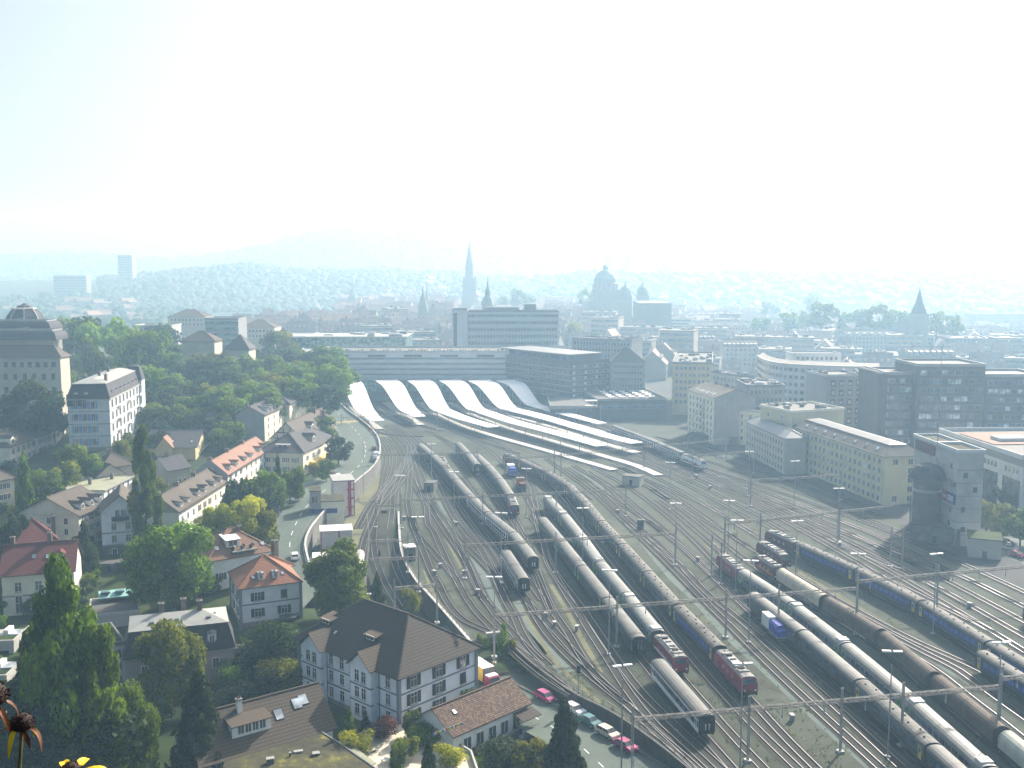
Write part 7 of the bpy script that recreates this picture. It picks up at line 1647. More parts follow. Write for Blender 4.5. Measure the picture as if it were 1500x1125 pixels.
# ---------------------------------------------------------------- trees
def leaf_mesh(name, centers, radii, n, size, m, seed, flat=0.0, core=True):
    """many small leaf faces gathered in clumps"""
    g = np.random.default_rng(seed); C = np.array(centers); rad = np.array(radii); k = g.choice(len(C), n, p=(rad**2.2)/np.sum(rad**2.2))
    d = g.normal(size=(n,3)); d /= np.linalg.norm(d, axis=1)[:,None]; rr_ = rad[k]*(0.55+0.5*g.random(n)**0.6)
    p = C[k] + d*rr_[:,None]*np.array([1,1,.85])
    nrm = d*0.9 + g.normal(size=(n,3))*0.55 + np.array([0,0,.35]); nrm /= np.linalg.norm(nrm, axis=1)[:,None]
    a = np.cross(nrm, g.normal(size=(n,3))); a /= np.linalg.norm(a, axis=1)[:,None]; b = np.cross(nrm, a)
    s = size*(0.6+0.8*g.random(n))[:,None]; a *= s; b *= s*0.72
    V = np.empty((n*4,3)); V[0::4] = p-a; V[1::4] = p-b*.9; V[2::4] = p+a; V[3::4] = p+b*.9
    me = bpy.data.meshes.new(name); me.vertices.add(n*4); me.vertices.foreach_set('co', V.ravel()); me.loops.add(n*4); me.loops.foreach_set('vertex_index', np.arange(n*4))
    me.polygons.add(n); me.polygons.foreach_set('loop_start', np.arange(n)*4); me.polygons.foreach_set('loop_total', np.full(n,4)); me.materials.append(MATS[m])
    cl = g.random(len(C))[k]*.6+g.random(n)*.4; at = me.attributes.new('var', 'FLOAT', 'FACE'); at.data.foreach_set('value', cl.astype(np.float32)); me.update(); me.validate(); return me
def clumps(kind, n, seed):
    """centres and radii of leaf clumps for a crown about 1 high, 1 wide (z 0..1)"""
    g = random.Random(seed); C, r_ = [], []
    for i in range(n):
        t = (i+.5)/n
        if kind == 'broad':
            z = g.uniform(.22,.93); w_ = .5*math.sin(math.pi*min(1, max(.0, (z-.08)/.96)))**.55; a = g.uniform(0,6.28); q = w_*math.sqrt(g.uniform(.15,1))*.86; C.append((q*math.cos(a), q*math.sin(a), z)); r_.append(g.uniform(.07,.2))
        elif kind == 'poplar':
            z = g.uniform(.06,.96); w_ = .5*(math.sin(math.pi*min(1,(z*.9+.1)))**.6)*(1-.35*z); a = g.uniform(0,6.28); q = w_*math.sqrt(g.uniform(.1,1))*.75; C.append((q*math.cos(a), q*math.sin(a), z)); r_.append(g.uniform(.07,.13)*(1.2-.5*z))
        elif kind == 'conifer':
            z = t*.93+.04; w_ = .5*(1-z)**.85; a = i*2.4; q = w_*g.uniform(.45,.95); C.append((q*math.cos(a), q*math.sin(a), z)); r_.append(.035+.11*(1-z))
        else:
            z = g.uniform(.2,.75); a = g.uniform(0,6.28); q = .42*math.sqrt(g.uniform(0,1)); C.append((q*math.cos(a), q*math.sin(a), z)); r_.append(g.uniform(.14,.25))
    return C, r_
PC = {}
def crown(kind, m, dens, v):
    k = (kind, m, dens, v)
    if k not in PC:
        n, ln, sz = {'hi': (46, 17000, .022), 'mid': (30, 3800, .034), 'low': (20, 1100, .055)}[dens]
        if kind == 'conifer': n = int(n*1.6)
        if kind == 'poplar': sz *= .85; n = int(n*1.3)
        C, r_ = clumps(kind, n, v*13+len(kind)); PC[k] = leaf_mesh('crown', C, r_, ln, sz, m, v*7+3)
    return PC[k]
TRUNK = {}
def trunk(kind):
    if kind not in TRUNK:
        g = random.Random(3); q = MB(); top = {'broad': .6, 'poplar': .85, 'conifer': .95, 'bush': .3}[kind]; q.tube((0,0,-.12),(0,0,top*.5),.03,.02,'bark',7,False); q.tube((0,0,top*.5),(.01,.01,top),.02,.006,'bark',6,False)
        if kind in ('broad','bush'):
            for i in range(7): a = i*.9; z = top*g.uniform(.3,.8); q.tube((0,0,z),(.28*math.cos(a),.28*math.sin(a),z+g.uniform(.12,.25)),.012,.004,'bark',5,False)
        TRUNK[kind] = q.data('trunk', False)
    return TRUNK[kind]
NT = [0]
def tree(kind, m, px, ytop, ybase, wpx, z0, label, dens='mid', name=None, group=None, world=None):
    """tree standing at ground point (px, ybase) on height z0 whose top reaches picture line ytop"""
    NT[0] += 1; p = G(px, ybase, z0); h_ = max(1.0, P(px, ytop, p.y).z - z0); zc = p.y*cp + (H-z0)*sp; w_ = wpx/F*zc
    nm = name or {'broad': 'broadleaf_tree', 'poplar': 'poplar_tree', 'conifer': 'conifer_tree', 'bush': 'shrub'}[kind]
    r_ = put(nm, None, None, p, R.uniform(0,6.28), label, 'tree' if kind != 'bush' else 'shrub', group, scale=(w_, w_, h_))
    put('trunk', trunk(kind), r_); put('crown', crown(kind, m, dens, NT[0] % 3), r_); return r_
# the near trees, each with its own look
tree('poplar', 'leaf', 100, 806, 1215, 180, -6, 'huge dark poplar in the lower left corner', 'hi'); tree('poplar', 'leaf', 66, 905, 1190, 120, -6, 'lower leafy side poplar against the big dark one, left', 'hi'); tree('poplar', 'leaf', 158, 920, 1215, 120, -6, 'rounded poplar growing at the right flank of the huge dark one', 'hi'); tree('broad', 'leaf', 185, 1005, 1190, 95, -6, 'low round tree at the foot of the huge poplar', 'hi')
tree('broad', 'leaf_dark', 80, 1000, 1220, 240, -7, 'broad dark tree mass under the huge poplar', 'hi')
tree('poplar', 'leaf', 216, 626, 812, 62, 1, 'tall narrow poplar beside the white gabled house', 'hi'); tree('broad', 'leaf', 255, 768, 905, 122, -2, 'dark round tree below the tall narrow poplar', 'hi'); tree('broad', 'leaf_olive', 250, 912, 1050, 104, -5, 'olive green round tree before the pinkish mansard house', 'hi')
tree('conifer', 'leaf_dark', 297, 978, 1150, 112, -6, 'dark spruce in front of the long tiled house', 'hi'); tree('conifer', 'leaf_dark', 826, 1022, 1165, 92, -6, 'dark spruce between the mottled roof and parked cars', 'hi'); tree('broad', 'leaf_bright', 497, 800, 915, 104, -.5, 'bright green round tree beside the tank wagon', 'hi'); tree('conifer', 'leaf_dark', 553, 836, 905, 36, -2, 'small dark conifer right of the bright green tree')
tree('broad', 'leaf_yellow', 362, 730, 812, 74, 3, 'yellow green tree between terraces and road', 'hi'); tree('broad', 'leaf_yellow', 318, 742, 812, 60, 3, 'second yellow green tree nearer the poplar', 'hi'); tree('broad', 'leaf_olive', 388, 745, 810, 40, 3.5, 'olive tree leaning over the road next to the yellow green ones')
tree('conifer', 'leaf_dark', 126, 762, 848, 44, 0, 'dark yew like conifer beside the white gabled house'); tree('broad', 'leaf_dark', 118, 790, 850, 50, 0, 'dark dense tree at the foot of the yew')
for a in [(408,664,732,22,4,'conifer','leaf_dark','slim dark conifer in front of the inn'),(425,680,742,40,4,'broad','leaf','dark green tree right of the slim conifer'),(395,692,758,50,4,'broad','leaf','round tree at the pavement before the inn'),(365,700,768,44,3.5,'broad','leaf','tree in the terrace gardens near the inn'),(345,695,770,40,3.4,'broad','leaf_dark','dark tree close to the terrace walls'),(436,684,735,28,4.3,'broad','leaf','small round tree by the inn wall'),(478,672,705,26,5,'broad','leaf_bright','small garden tree on the inn terrace'),(462,672,702,20,5,'bush','leaf_yellow','yellowish bush under the yellow awning'),
 (496,640,680,40,5.2,'broad','leaf_dark','dark tree at the road bend above the inn'),(39,660,770,44,4,'conifer','leaf','tall conifer before the left row houses'),(20,745,830,46,2,'broad','leaf_dark','dark round tree at the left edge'),(70,690,742,50,5,'broad','leaf','garden tree below the left row houses'),(110,650,700,56,8,'broad','leaf_bright','bright round tree below the white mansion'),(95,672,722,54,6,'broad','leaf_olive','olive tree in the garden below the mansion'),(136,668,705,40,7,'broad','leaf','tree at the hedge below the mansion'),(60,730,775,44,3,'broad','leaf','tree between the left conifer and brown roofed house'),(178,640,672,26,11,'bush','leaf_olive','grey green bush at the mansion corner'),(45,560,640,90,14,'broad','leaf_dark','big dark tree before the sandstone hall'),(20,580,640,60,13,'broad','leaf_dark','dark tree at the left edge below the hall'),(88,540,600,50,15,'broad','leaf','tree between mansion and sandstone hall'),(80,575,640,50,13,'broad','leaf_dark','dark tree touching the mansion side'),
 (132,494,570,40,15,'poplar','leaf_bright','light slender poplar above the mansion'),(152,505,575,40,15,'broad','leaf','round tree right of the light poplar'),(104,545,590,30,15,'broad','leaf_bright','small bright tree at the mansion roof'),(122,462,560,80,15,'broad','leaf','big tree left of the broad domed one'),(170,458,565,96,15,'broad','leaf_bright','broad domed light tree crowning the left hill'),(208,485,575,60,15,'broad','leaf_bright','light tree right of the broad domed one'),(235,480,575,56,15,'broad','leaf','tree above the mansion tower'),(95,470,555,50,13,'broad','leaf','tree next to the slate dome'),(392,905,985,86,-3,'bush','leaf_dark','dark bush mass before the pale house'),(420,915,960,60,-2,'broad','leaf_olive','olive tree against the pale house plinth'),(375,935,1000,70,-4,'broad','leaf_dark','dark tree left of the big bluish house'),(420,958,1010,70,-4,'bush','leaf_olive','brownish bush beside the big bluish house'),(345,965,1010,50,-4,'bush','leaf','bush below the mansard house terrace'),(330,1000,1040,50,-5,'bush','leaf_dark','dark bush above the long tiled roof'),(225,1010,1065,60,-5,'bush','leaf','bush under the olive round tree'),(372,985,1030,60,-5,'bush','leaf_dark','dark hedge behind the long tiled roof'),
 (706,925,957,20,-2.4,'broad','leaf','small thin tree on the grass island, left'),(737,912,962,30,-2.3,'poplar','leaf_bright','slender bright tree on the grass island'),(752,935,965,20,-2.3,'broad','leaf_olive','small olive tree by the wall on the grass island'),(604,855,900,30,-3,'bush','leaf_olive','weedy bush beside the sunken tracks'),
 (513,1036,1085,28,-1.6,'conifer','leaf','green pointed conifer on the roof garden edge'),(522,1070,1098,46,-1.6,'bush','leaf_yellow','yellow green bush on the roof garden edge'),(536,1042,1072,22,-1.6,'conifer','leaf_dark','small dark conifer on the roof garden edge'),(563,1046,1080,42,-1.6,'bush','leaf_red','dark red shrub on the roof garden'),(605,1040,1080,34,-1.6,'broad','leaf','small tree by the bluish house corner'),(592,1075,1112,40,-1.6,'broad','leaf_olive','olive small tree on the roof garden'),(582,1090,1135,30,-1.6,'broad','leaf','small roof garden tree near the table'),(628,1078,1128,28,-1.6,'conifer','leaf_dark','dark cone shaped conifer on the roof garden'),(620,1062,1092,46,-1.6,'bush','leaf_bright','bright bush by the bunting'),(662,1090,1120,46,-2,'bush','leaf_yellow','yellow green bush below the mottled roof'),(700,1100,1140,70,-6,'bush','leaf','garden bush at the bottom edge'),(750,1080,1140,76,-6,'bush','leaf_dark','dark bush left of the spruce'),(775,1085,1145,60,-6,'broad','leaf_olive','olive bush touching the spruce'),(690,1010,1030,40,-2.6,'bush','leaf_bright','bush beside the yellow lorry'),(720,1090,1118,50,-5,'bush','leaf','garden bush with white flowers under the balcony'),
 (1444,735,778,34,0,'broad','leaf_olive','yellowish tree left of the right hand street'),(1468,738,790,46,0,'broad','leaf_olive','yellowish round tree in the right hand street'),(1494,740,800,50,0,'broad','leaf','green tree cut by the right edge'),(1458,715,760,50,0,'broad','leaf_dark','dark tree before the dark glass bays'),(840,470,520,30,0,'broad','leaf_yellow','yellow green tree beside the slab tower'),(865,482,520,26,0,'broad','leaf_olive','olive tree behind the dark office block')]:
    tree(a[5], a[6], a[0], a[1], a[2], a[3], a[4], a[7], 'mid')
# wood on the slope above the road
rr = random.Random(21); spots = []
for i in range(420):
    px, py = rr.uniform(205, 520), rr.uniform(515, 665)
    if px > 505-(py-560)*.15 and py > 590: continue
    top = np.interp(px, [200,230,260,300,350,400,440,480,512], [512,495,520,510,512,500,512,520,556])
    if py < top+30: continue
    if (340 < px < 460 and py > 640-(px-340)*.35) or (225 < px < 310 and py > 640) or (px < 222 and py > 560): continue
    if py > 690-(px-205)*.12: continue
    if any((px-a)**2+((py-b)*1.6)**2 < 19**2 for a, b in spots): continue
    spots.append((px, py))
WZ = lambda px, py: float(np.interp(py, [515,560,600,640,680], [20,19,15,10,6]))
for i, (px, py) in enumerate(spots):
    sz = rr.uniform(46, 68); kd = rr.random(); m = 'leaf' if kd < .5 else ('leaf_dark' if kd < .68 else ('leaf_olive' if kd < .86 else 'leaf_bright'))
    tree('broad', m, px, py-sz*.78, py, sz*rr.uniform(.9,1.15), WZ(px, py), {'leaf':'mid green','leaf_dark':'dark green','leaf_olive':'olive brown','leaf_bright':'light green'}[m]+' tree in the dense wood on the slope above the road', 'mid', group='trees in the wood above the road')
# garden greenery left of the road
spots = []
for i in range(700):
    px, py = rr.uniform(-10, 470), rr.uniform(640, 1110)
    p = G(px, py, 0); z = terrain(p.x, p.y); p = G(px, py, z); z = terrain(p.x, p.y)
    if any((px-a)**2+((py-b)*1.4)**2 < 24**2 for a, b in spots): continue
    bad = False
    for (x0, x1, y0, y1) in [(395,480,640,900),(440,700,880,1110),(335,445,820,935),(150,345,880,1020),(-5,112,780,905),(140,208,725,840),(55,160,715,790),(90,195,690,725),(240,400,655,790),(290,405,780,850),(345,500,560,700),(95,215,520,655),(-20,100,615,690),(130,205,840,905),(230,560,1000,1125),(600,780,1000,1125),(-5,40,900,1060),(232,308,620,685),(10,90,765,800)]:
        if x0 < px < x1 and y0 < py < y1: bad = True; break
    if bad: continue
    spots.append((px, py)); s_ = rr.uniform(16, 34)
    m = rr.choice(('leaf','leaf_dark','leaf_olive','leaf','leaf_bright')); kd = 'bush' if rr.random() < .5 else 'broad'
    tree(kd, m, px, py-s_, py, s_*1.2, z-.3, {'leaf':'mid green','leaf_dark':'dark green','leaf_olive':'olive brown','leaf_bright':'light green'}[m]+(' spreading' if kd == 'bush' else ' rounded')+' garden bush among the houses left of the road', 'low', name='garden_shrub', group='bushes in the gardens left of the road')
# hazy tree clumps on the right and in the town
for i, (px, yt, yb, w_, D) in enumerate([(1155,456,478,40,980),(1180,452,476,24,1000),(1205,444,476,46,960),(1238,456,478,26,960),(1260,449,478,38,940),(1288,447,478,50,930),(1310,452,478,30,940),(1328,453,476,28,900),(1372,458,482,34,880),(1395,460,482,34,890),(1112,462,480,30,1000),(757,424,446,24,1350),(775,432,446,20,1330),(735,432,446,22,1360),(858,424,444,24,1300),(1190,430,455,26,1400),(1130,440,458,30,1350)]):
    p = P(px, yb, D); r_ = put('broadleaf_tree', None, None, (p.x, D, max(-1, p.z-6)), i*.7, 'rounded hazy tree beyond the roofs of the right hand town' if px > 1000 else 'small hazy tree among the old town roofs', 'tree', 'hazy trees beyond the town roofs' if px > 1000 else 'hazy trees in the old town', scale=(w_/F*D, w_/F*D, P(px, yt, D).z-max(-1, p.z-6))); put('trunk', trunk('broad'), r_); put('crown', crown('broad', 'leaf', 'low', i % 3), r_)
# the far forest: nobody could count it
def forest(name, n, area, hfun, seed, m='leaf_dark', zmin=4, s=(7, 13), s_edge=None):
    g = np.random.default_rng(seed); V = []; Fs = []
    base = np.array([(math.cos(2*math.pi*i/6)*r_, math.sin(2*math.pi*i/6)*r_, z) for r_, z in ((.8,0),(1,.45),(.62,.95)) for i in range(6)]+[(0,0,1.25)])
    fb = [(k*6+i, k*6+(i+1)%6, (k+1)*6+(i+1)%6, (k+1)*6+i) for k in range(2) for i in range(6)]+[(12+i, 12+(i+1)%6, 18) for i in range(6)]
    var = []
    for _ in range(n):
        px, D = g.uniform(area[0], area[1]), g.uniform(area[2], area[3]); x = (px-750)/F*D; z = hfun(x, D)
        if z < zmin: continue
        sc = g.uniform(*s); b = base*np.array([sc*g.uniform(.8,1.2), sc*g.uniform(.8,1.2), sc*g.uniform(.7,1.1)])+g.normal(size=(19,3))*sc*.14; k = len(V); V += [(x+q[0], D+q[1], z-2+q[2]) for q in b]; Fs += [tuple(k+i for i in f) for f in fb]; var += [g.random()]*len(fb)
    me = bpy.data.meshes.new(name); me.from_pydata(V, [], Fs); me.materials.append(MATS[m]); at = me.attributes.new('var', 'FLOAT', 'FACE'); at.data.foreach_set('value', np.array(var, dtype=np.float32)); me.polygons.foreach_set('use_smooth', [True]*len(Fs)); put(name, me, kind='stuff')
forest('forest', 4200, (150, 760, 1650, 2300), mid_h, 1, 'far_forest', 4, (6, 11))
forest('forest', 1500, (760, 1700, 1650, 2300), mid_h, 2, 'far_forest', 3, (6, 11))
forest('forest', 900, (-60, 260, 1150, 1900), lambda x, y: max(mid_h(x, y), 5)*1.0, 3, 'leaf_dark', 0, (6, 11))
forest('forest', 700, (820, 1600, 1150, 1650), lambda x, y: 2, 4, 'leaf_dark', 0, (5, 9))
forest('forest', 2200, (-100, 1500, 2900, 3300), far_h, 5, 'far_forest', 8, (7, 12))

def weeds(n, seed):
    g = random.Random(seed); V, Fs, var = [], [], []
    rails = [(p.x, p.y) for ln in TR.values() for p in ln.p[::1]]; grid = {}
    for x, y in rails: grid.setdefault((int(x//4), int(y//4)), []).append((x, y))
    for _ in range(n):
        px, py = g.uniform(560, 1480), g.uniform(700, 1120); p = G(px, py)
        if not inside(p.x, p.y, yard_poly): continue
        near = min([99]+[math.hypot(x-p.x, y-p.y) for i in (-1,0,1) for j in (-1,0,1) for x, y in grid.get((int(p.x//4)+i, int(p.y//4)+j), [])])
        if near < 1.7: continue
        for _ in range(g.randint(3, 9)):
            a = g.uniform(0, 6.28); l_ = g.uniform(.15, .45); x, y = p.x+g.gauss(0, .7), p.y+g.gauss(0, .7); k = len(V)
            V += [(x-.14*math.sin(a), y+.14*math.cos(a), .02), (x+.14*math.sin(a), y-.14*math.cos(a), .02), (x+l_*math.cos(a), y+l_*math.sin(a), l_*.8)]; Fs.append((k, k+1, k+2)); var.append(g.random())
    me = bpy.data.meshes.new('weeds'); me.from_pydata(V, [], Fs); me.materials.append(MATS['leaf_olive']); at = me.attributes.new('var', 'FLOAT', 'FACE'); at.data.foreach_set('value', np.array(var, dtype=np.float32)); put('weeds', me, kind='stuff')
weeds(2200, 8)
# ---------------------------------------------------------------- vehicles
def car_proto(paint, L=4.2, wagon=False):
    r_ = put('car', None, loc=(0,0,0)); w_ = 1.7; m = 'paint_'+paint
    prof = [(-L/2,.35),(-L/2,.75),(-L/2+.12,.88),(-L/2+.95,.98),(L/2-.7,1.0),(L/2-.1,.92),(L/2,.7),(L/2,.35)]
    b = MB(); n = len(prof); V = []
    for s, k in ((-1, .94), (-1, 1), (1, 1), (1, .94)): V += [(s*w_/2*k if True else 0, y, z) for y, z in prof] if False else []
    A = [(-w_/2, y, z) for y, z in prof]; B = [(w_/2, y, z) for y, z in prof]
    b.mesh(A+B, [(i, i+1, n+i+1, n+i) for i in range(n-1)]+[tuple(range(n-1,-1,-1)), tuple(range(n,2*n))], m); b.box(-w_/2+.05, w_/2-.05, -L/2+.1, L/2-.1, .22, .36, 'tyre'); b.obj('body', r_, uv=False)
    t0, t1 = -L/2+1.55, (L/2-.55 if wagon else L/2-1.05); rb = MB(); rb.poly([(-.66,t0,1.42),(.66,t0,1.42),(.66,t1,1.40),(-.66,t1,1.40)], m); rb.box(-.66,.66,t0,t1,1.36,1.39,m,'t'); rb.obj('roof', r_, uv=False)
    g = MB(); y0, y1 = -L/2+.92, (L/2-.12 if wagon else L/2-.35); lo = [(-.80,y0,.97),(.80,y0,.97),(.80,y1,.99),(-.80,y1,.99)]; hi = [(-.67,t0,1.41),(.67,t0,1.41),(.67,t1,1.39),(-.67,t1,1.39)]
    for i in range(4):
        q = MB(); q.poly([lo[i], lo[(i+1)%4], hi[(i+1)%4], hi[i]], 'glass'); q.obj(('windscreen','side_window','rear_window','side_window')[i], r_, uv=False)
    for s in (-1, 1):
        q = MB(); q.bar((s*.80,y0+1.5,.98),(s*.67,y0+1.5,1.4),.07,.05,m); q.obj('pillar', r_, uv=False)
        for y in (-L/2+.8, L/2-.85):
            q = MB(); q.tube((s*.72,0,0),(s*.88,0,0),.31,.31,'tyre',12); q.tube((s*.87,0,0),(s*.89,0,0),.18,.18,'chrome',10); q.obj('wheel', r_, uv=False, loc=(0,y,.31))
        q = MB(); q.box(min(s*.5,s*.78),max(s*.5,s*.78),-L/2-.02,-L/2+.05,.58,.74,'lamp_white'); q.obj('headlight', r_, uv=False); q = MB(); q.box(min(s*.5,s*.78),max(s*.5,s*.78),L/2-.05,L/2+.02,.6,.78,'sign_red'); q.obj('tail_light', r_, uv=False)
    return r_
for k, c in dict(magenta=(.33,.025,.14), white=(.72,.73,.74), teal=(.04,.17,.18), cream=(.66,.55,.42), pink=(.36,.03,.13), blue=(.06,.09,.33), dark=(.03,.035,.045), silver=(.42,.43,.45), maroon=(.16,.03,.05)).items(): mat('paint_'+k, c, rough=.25, var=.05, spec=.5)
CP = {k: car_proto(k, L=4.2, wagon=k in ('magenta','white','cream')) for k in ('magenta','white','teal','cream','pink','blue','dark','silver','maroon')}
def car(k, p, d, label): o = copy_tree(CP[k], label=label, category='car', group='cars'); o.location = p; o.scale = (1.08,)*3; o.rotation_euler = (0, 0, math.atan2(d.y, d.x)+math.pi/2); return o
for k, px, q_, lab in [('magenta',(799,1025),(825,1040),'magenta hatchback first in the parked line, beside the dark kerb'),('white',(842,1044),(870,1060),'white car second in the parked line behind the spruce top'),('teal',(864,1061),(890,1076),'teal car between the white and the cream car'),('cream',(890,1078),(915,1092),'cream estate car with pale roof between teal and pink'),('pink',(916,1097),(942,1112),'pink red saloon last in the parked line')]:
    p = G(*px, -1.88); d = G(*q_, -1.88)-p; car(k, p, d, lab)
for k, f, s, lab in [('white', .385, .40, 'white car driving on the curved road by the containers'),('maroon', .405, .10, 'dark red car parked at the pavement by the inn wall'),('white', .085, .62, 'small white van like car driving past the chimney wing'),('blue', .255, .05, 'blue car parked at the left kerb of the curved road, rear one'),('silver', .268, .055, 'silver blue car parked ahead of the blue one'),('dark', .238, .045, 'dark car parked last at the left kerb below the trees')]:
    p = on_road(f, s); d = on_road(f+.01, s)-p; car(k, p+Vector((0,0,.02)), d if k != 'maroon' else d, lab)
for i, f in enumerate((.462,.474,.487,.500)):
    p = on_road(f, .90); d = on_road(f+.01, .90)-p; car(('dark','white','blue','white')[i], p+Vector((0,0,.02)), d, ['dark car nearest the stacked containers in the parapet row','white car second in the parapet row','blue car third in the parapet row','pale car last in the parapet row'][i])
p = on_road(.545,.80); car('maroon', p, on_road(.555,.80)-p, 'reddish dark car parked by itself near the small road sign')
for i, px in enumerate([(490,668),(494,660)]): p = G(*px, 5.1); car('white' if i == 0 else 'dark', p, Vector((.3,1,0)), ['white van like car in the inn car park','dark car behind the white one in the inn car park'][i])
for i, px in enumerate([(1455,786),(1472,797),(1488,815),(1478,806)]): p = G(*px); car(('white','dark','pink','silver')[i], p, Vector((.5,-1,0)), ['white car at the small building with planted roof','dark car on the right hand street','pinkish car on the right hand street near the edge','silver car on the right hand street'][i])
for o in CP.values():
    for c in list(o.children): bpy.data.objects.remove(c)
    bpy.data.objects.remove(o)
# yellow lorry
p = G(722,1010,-1.9); p2 = G(685,985,-1.9); d = (p-p2); rz = math.atan2(d.y, d.x)-math.pi/2
r_ = root('lorry', (p+p2)/2, rz, 'lorry with yellow sided white topped box behind the big bluish house', 'lorry'); q = MB(); q.box(-1.25,1.25,-3.6,3.2,1.1,3.7,'truck_yellow','tb'); q.poly([(-1.25,-3.6,3.7),(1.25,-3.6,3.7),(1.25,3.2,3.7),(-1.25,3.2,3.7)],'box_white'); q.obj('cargo_box', r_, uv=False); q = MB(); q.box(-1.2,1.2,3.2,3.24,1.2,3.6,'zinc'); q.obj('bulkhead', r_, uv=False)
q = MB(); q.box(-1.15,1.15,3.5,5.3,.7,2.5,'magenta_red','b'); q.box(-1.05,1.05,3.6,5.0,2.5,2.75,'box_white','b'); q.obj('cab', r_, uv=False); q = MB(); q.box(-1.0,1.0,5.3,5.33,1.6,2.4,'glass'); q.obj('windscreen', r_, uv=False); q = MB(); q.box(-1.1,1.1,-3.6,5.0,.6,1.05,'undercarriage'); q.obj('chassis', r_, uv=False)
for y in (-2.2,4.2):
    for s in (-1,1): q = MB(); q.tube((s*.85,y,.45),(s*1.15,y,.45),.45,.45,'tyre',12); q.obj('wheel', r_, uv=False)
# site containers and sheds below the road
def container(r_, x, y, z, w_, d_, h_, m, trim):
    q = MB(); q.box(x,x+w_,y,y+d_,z,z+h_,m,'b')
    for a in (x, x+w_-.22): q.box(a-.03,a+.25,y-.04,y-.0,z,z+h_,trim)
    q.box(x,x+w_,y-.05,y,z,z+.2,trim); q.box(x,x+w_,y-.05,y,z+h_-.2,z+h_,trim); q.box(x+w_,x+w_+.05,y,y+d_,z,z+.22,trim); q.box(x+w_,x+w_+.05,y,y+d_,z+h_-.2,z+h_,trim)
    o = q.obj('container', r_, uv=False)
    for k in range(3): simple_window(o, (x+w_+.02, y+d_*(.2+.3*k), z+1.0), math.pi/2, .9, 1.0, 'white_paint', 'glass')
p = G(490,757,0); r_ = root('site_office', p, .28, 'stack of white and magenta site containers beside the road', 'containers')
for k in range(4): container(r_, 0, 0, 2.75*k, 6.2, 9.5, 2.7, 'box_white' if k != 9 else 'container_pink', 'container_red')
q = MB(); q.box(4.2,5.2,-.25,-.05,0,10.9,'container_red'); q.box(-.1,3.9,-.12,-.05,0,10.8,'container_pink'); q.obj('stair_panel', r_, uv=False); q = MB(); q.box(-.3,6.5,-.3,9.8,11,11.2,'zinc_pale'); q.obj('roof', r_, uv=False)
p = G(471,775,0); r_ = root('depot_building', p, .2, 'cream depot building with mossy stepped roof below the road', 'building'); q = MB(); q.box(0,6.5,0,9,0,8.0,'cream_wall','b'); q.box(-3.2,0,0,7,0,11.2,'grey_wall','b'); q.obj('wall', r_); q = MB(); q.box(-.1,6.7,-.2,9.2,8.0,8.25,'moss_roof'); q.box(-3.4,0.1,-.2,7.2,11.2,11.45,'moss_roof'); q.obj('roof', r_)
q = MB(); q.box(-3.2,4.6,-.06,0,4.6,6.0,'sign_blue'); q.obj('graffiti_band', r_, uv=False)
for k in range(3): simple_window(r_, (6.5, 1.6+2.6*k, 4.8), math.pi/2, .9, 1.5, 'cream_wall', 'glass'); simple_window(r_, (6.5, 1.6+2.6*k, 1.2), math.pi/2, 1.2, 1.9, 'cream_wall', 'glass')
simple_window(r_, (-1.8, 0, 8), 0, 1.6, 1.8, 'grey_wall', 'glass')
p = G(470,806,0); r_ = root('site_hut', p, .2, 'pale pink site hut with low ramp roof', 'hut'); container(r_, 0, 0, 0, 5, 6, 5.2, 'container_pink', 'container_red'); q = MB(); q.box(5.1,8.4,-.5,5.5,0,5.2,'pale_concrete','b'); q.obj('annexe', r_, uv=False); q = MB(); q.box(-.2,8.6,-.6,6.2,5.2,5.35,'container_pink'); q.obj('roof', r_, uv=False)
p = G(459,838,0); r_ = root('site_hut', p, .2, 'small white site hut with red edge nearest the road bend', 'hut'); container(r_, 0, 0, 0, 4.6, 4.4, 3.6, 'box_white', 'container_red'); q = MB(); q.box(-.15,4.75,-.2,4.6,3.6,3.75,'white_paint'); q.obj('roof', r_, uv=False)
p = G(484,812,0); r_ = root('timber_stack', p, .3, 'untidy stack of timber beside the pink site hut', 'timber stack'); rr = random.Random(3)
for k in range(46): x = rr.uniform(0,6); y = rr.uniform(0,7); q = MB(); a = rr.uniform(-.5,.5); l_ = rr.uniform(1.4,3.2); q.bar((x-l_*math.cos(a)/2,y-l_*math.sin(a)/2,.3+rr.uniform(0,1.8)),(x+l_*math.cos(a)/2,y+l_*math.sin(a)/2,.3+rr.uniform(0,1.8)),.22,.16,'timber' if k % 3 else 'wagon_cream'); q.obj('beam', r_, uv=False)
# lamp posts and a sign on the road
def street_lamp(p, lab, h=8):
    r_ = root('street_lamp', p, 0, lab, 'street lamp'); q = MB(); q.tube((0,0,0),(0,0,h),.1,.06,'steel',6); q.obj('pole', r_, uv=False); q = MB(); q.bar((0,0,h),(1.5,0,h+.2),.1,.08,'steel'); q.box(1.1,1.9,-.15,.15,h+.1,h+.25,'zinc_pale'); q.obj('lamp_head', r_, uv=False)
street_lamp(on_road(.47,.55), 'slim street lamp standing between the lanes by the parapet cars'); street_lamp(on_road(.60,.93), 'slim street lamp at the parapet in the road bend'); street_lamp(G(533,727,0), 'dark pole at the foot of the retaining wall', 9)
p = on_road(.64,.82); r_ = root('road_sign', p, 0, 'orange and white road works sign in the bend', 'sign'); q = MB(); q.tube((0,0,0),(0,0,3),.06,.06,'steel',6); q.obj('post', r_, uv=False); q = MB(); q.box(-.7,.7,-.05,0,2.6,3.8,'orange_paint'); q.box(-.6,.6,-.06,-.05,1.5,2.4,'box_white'); q.obj('panel', r_, uv=False)
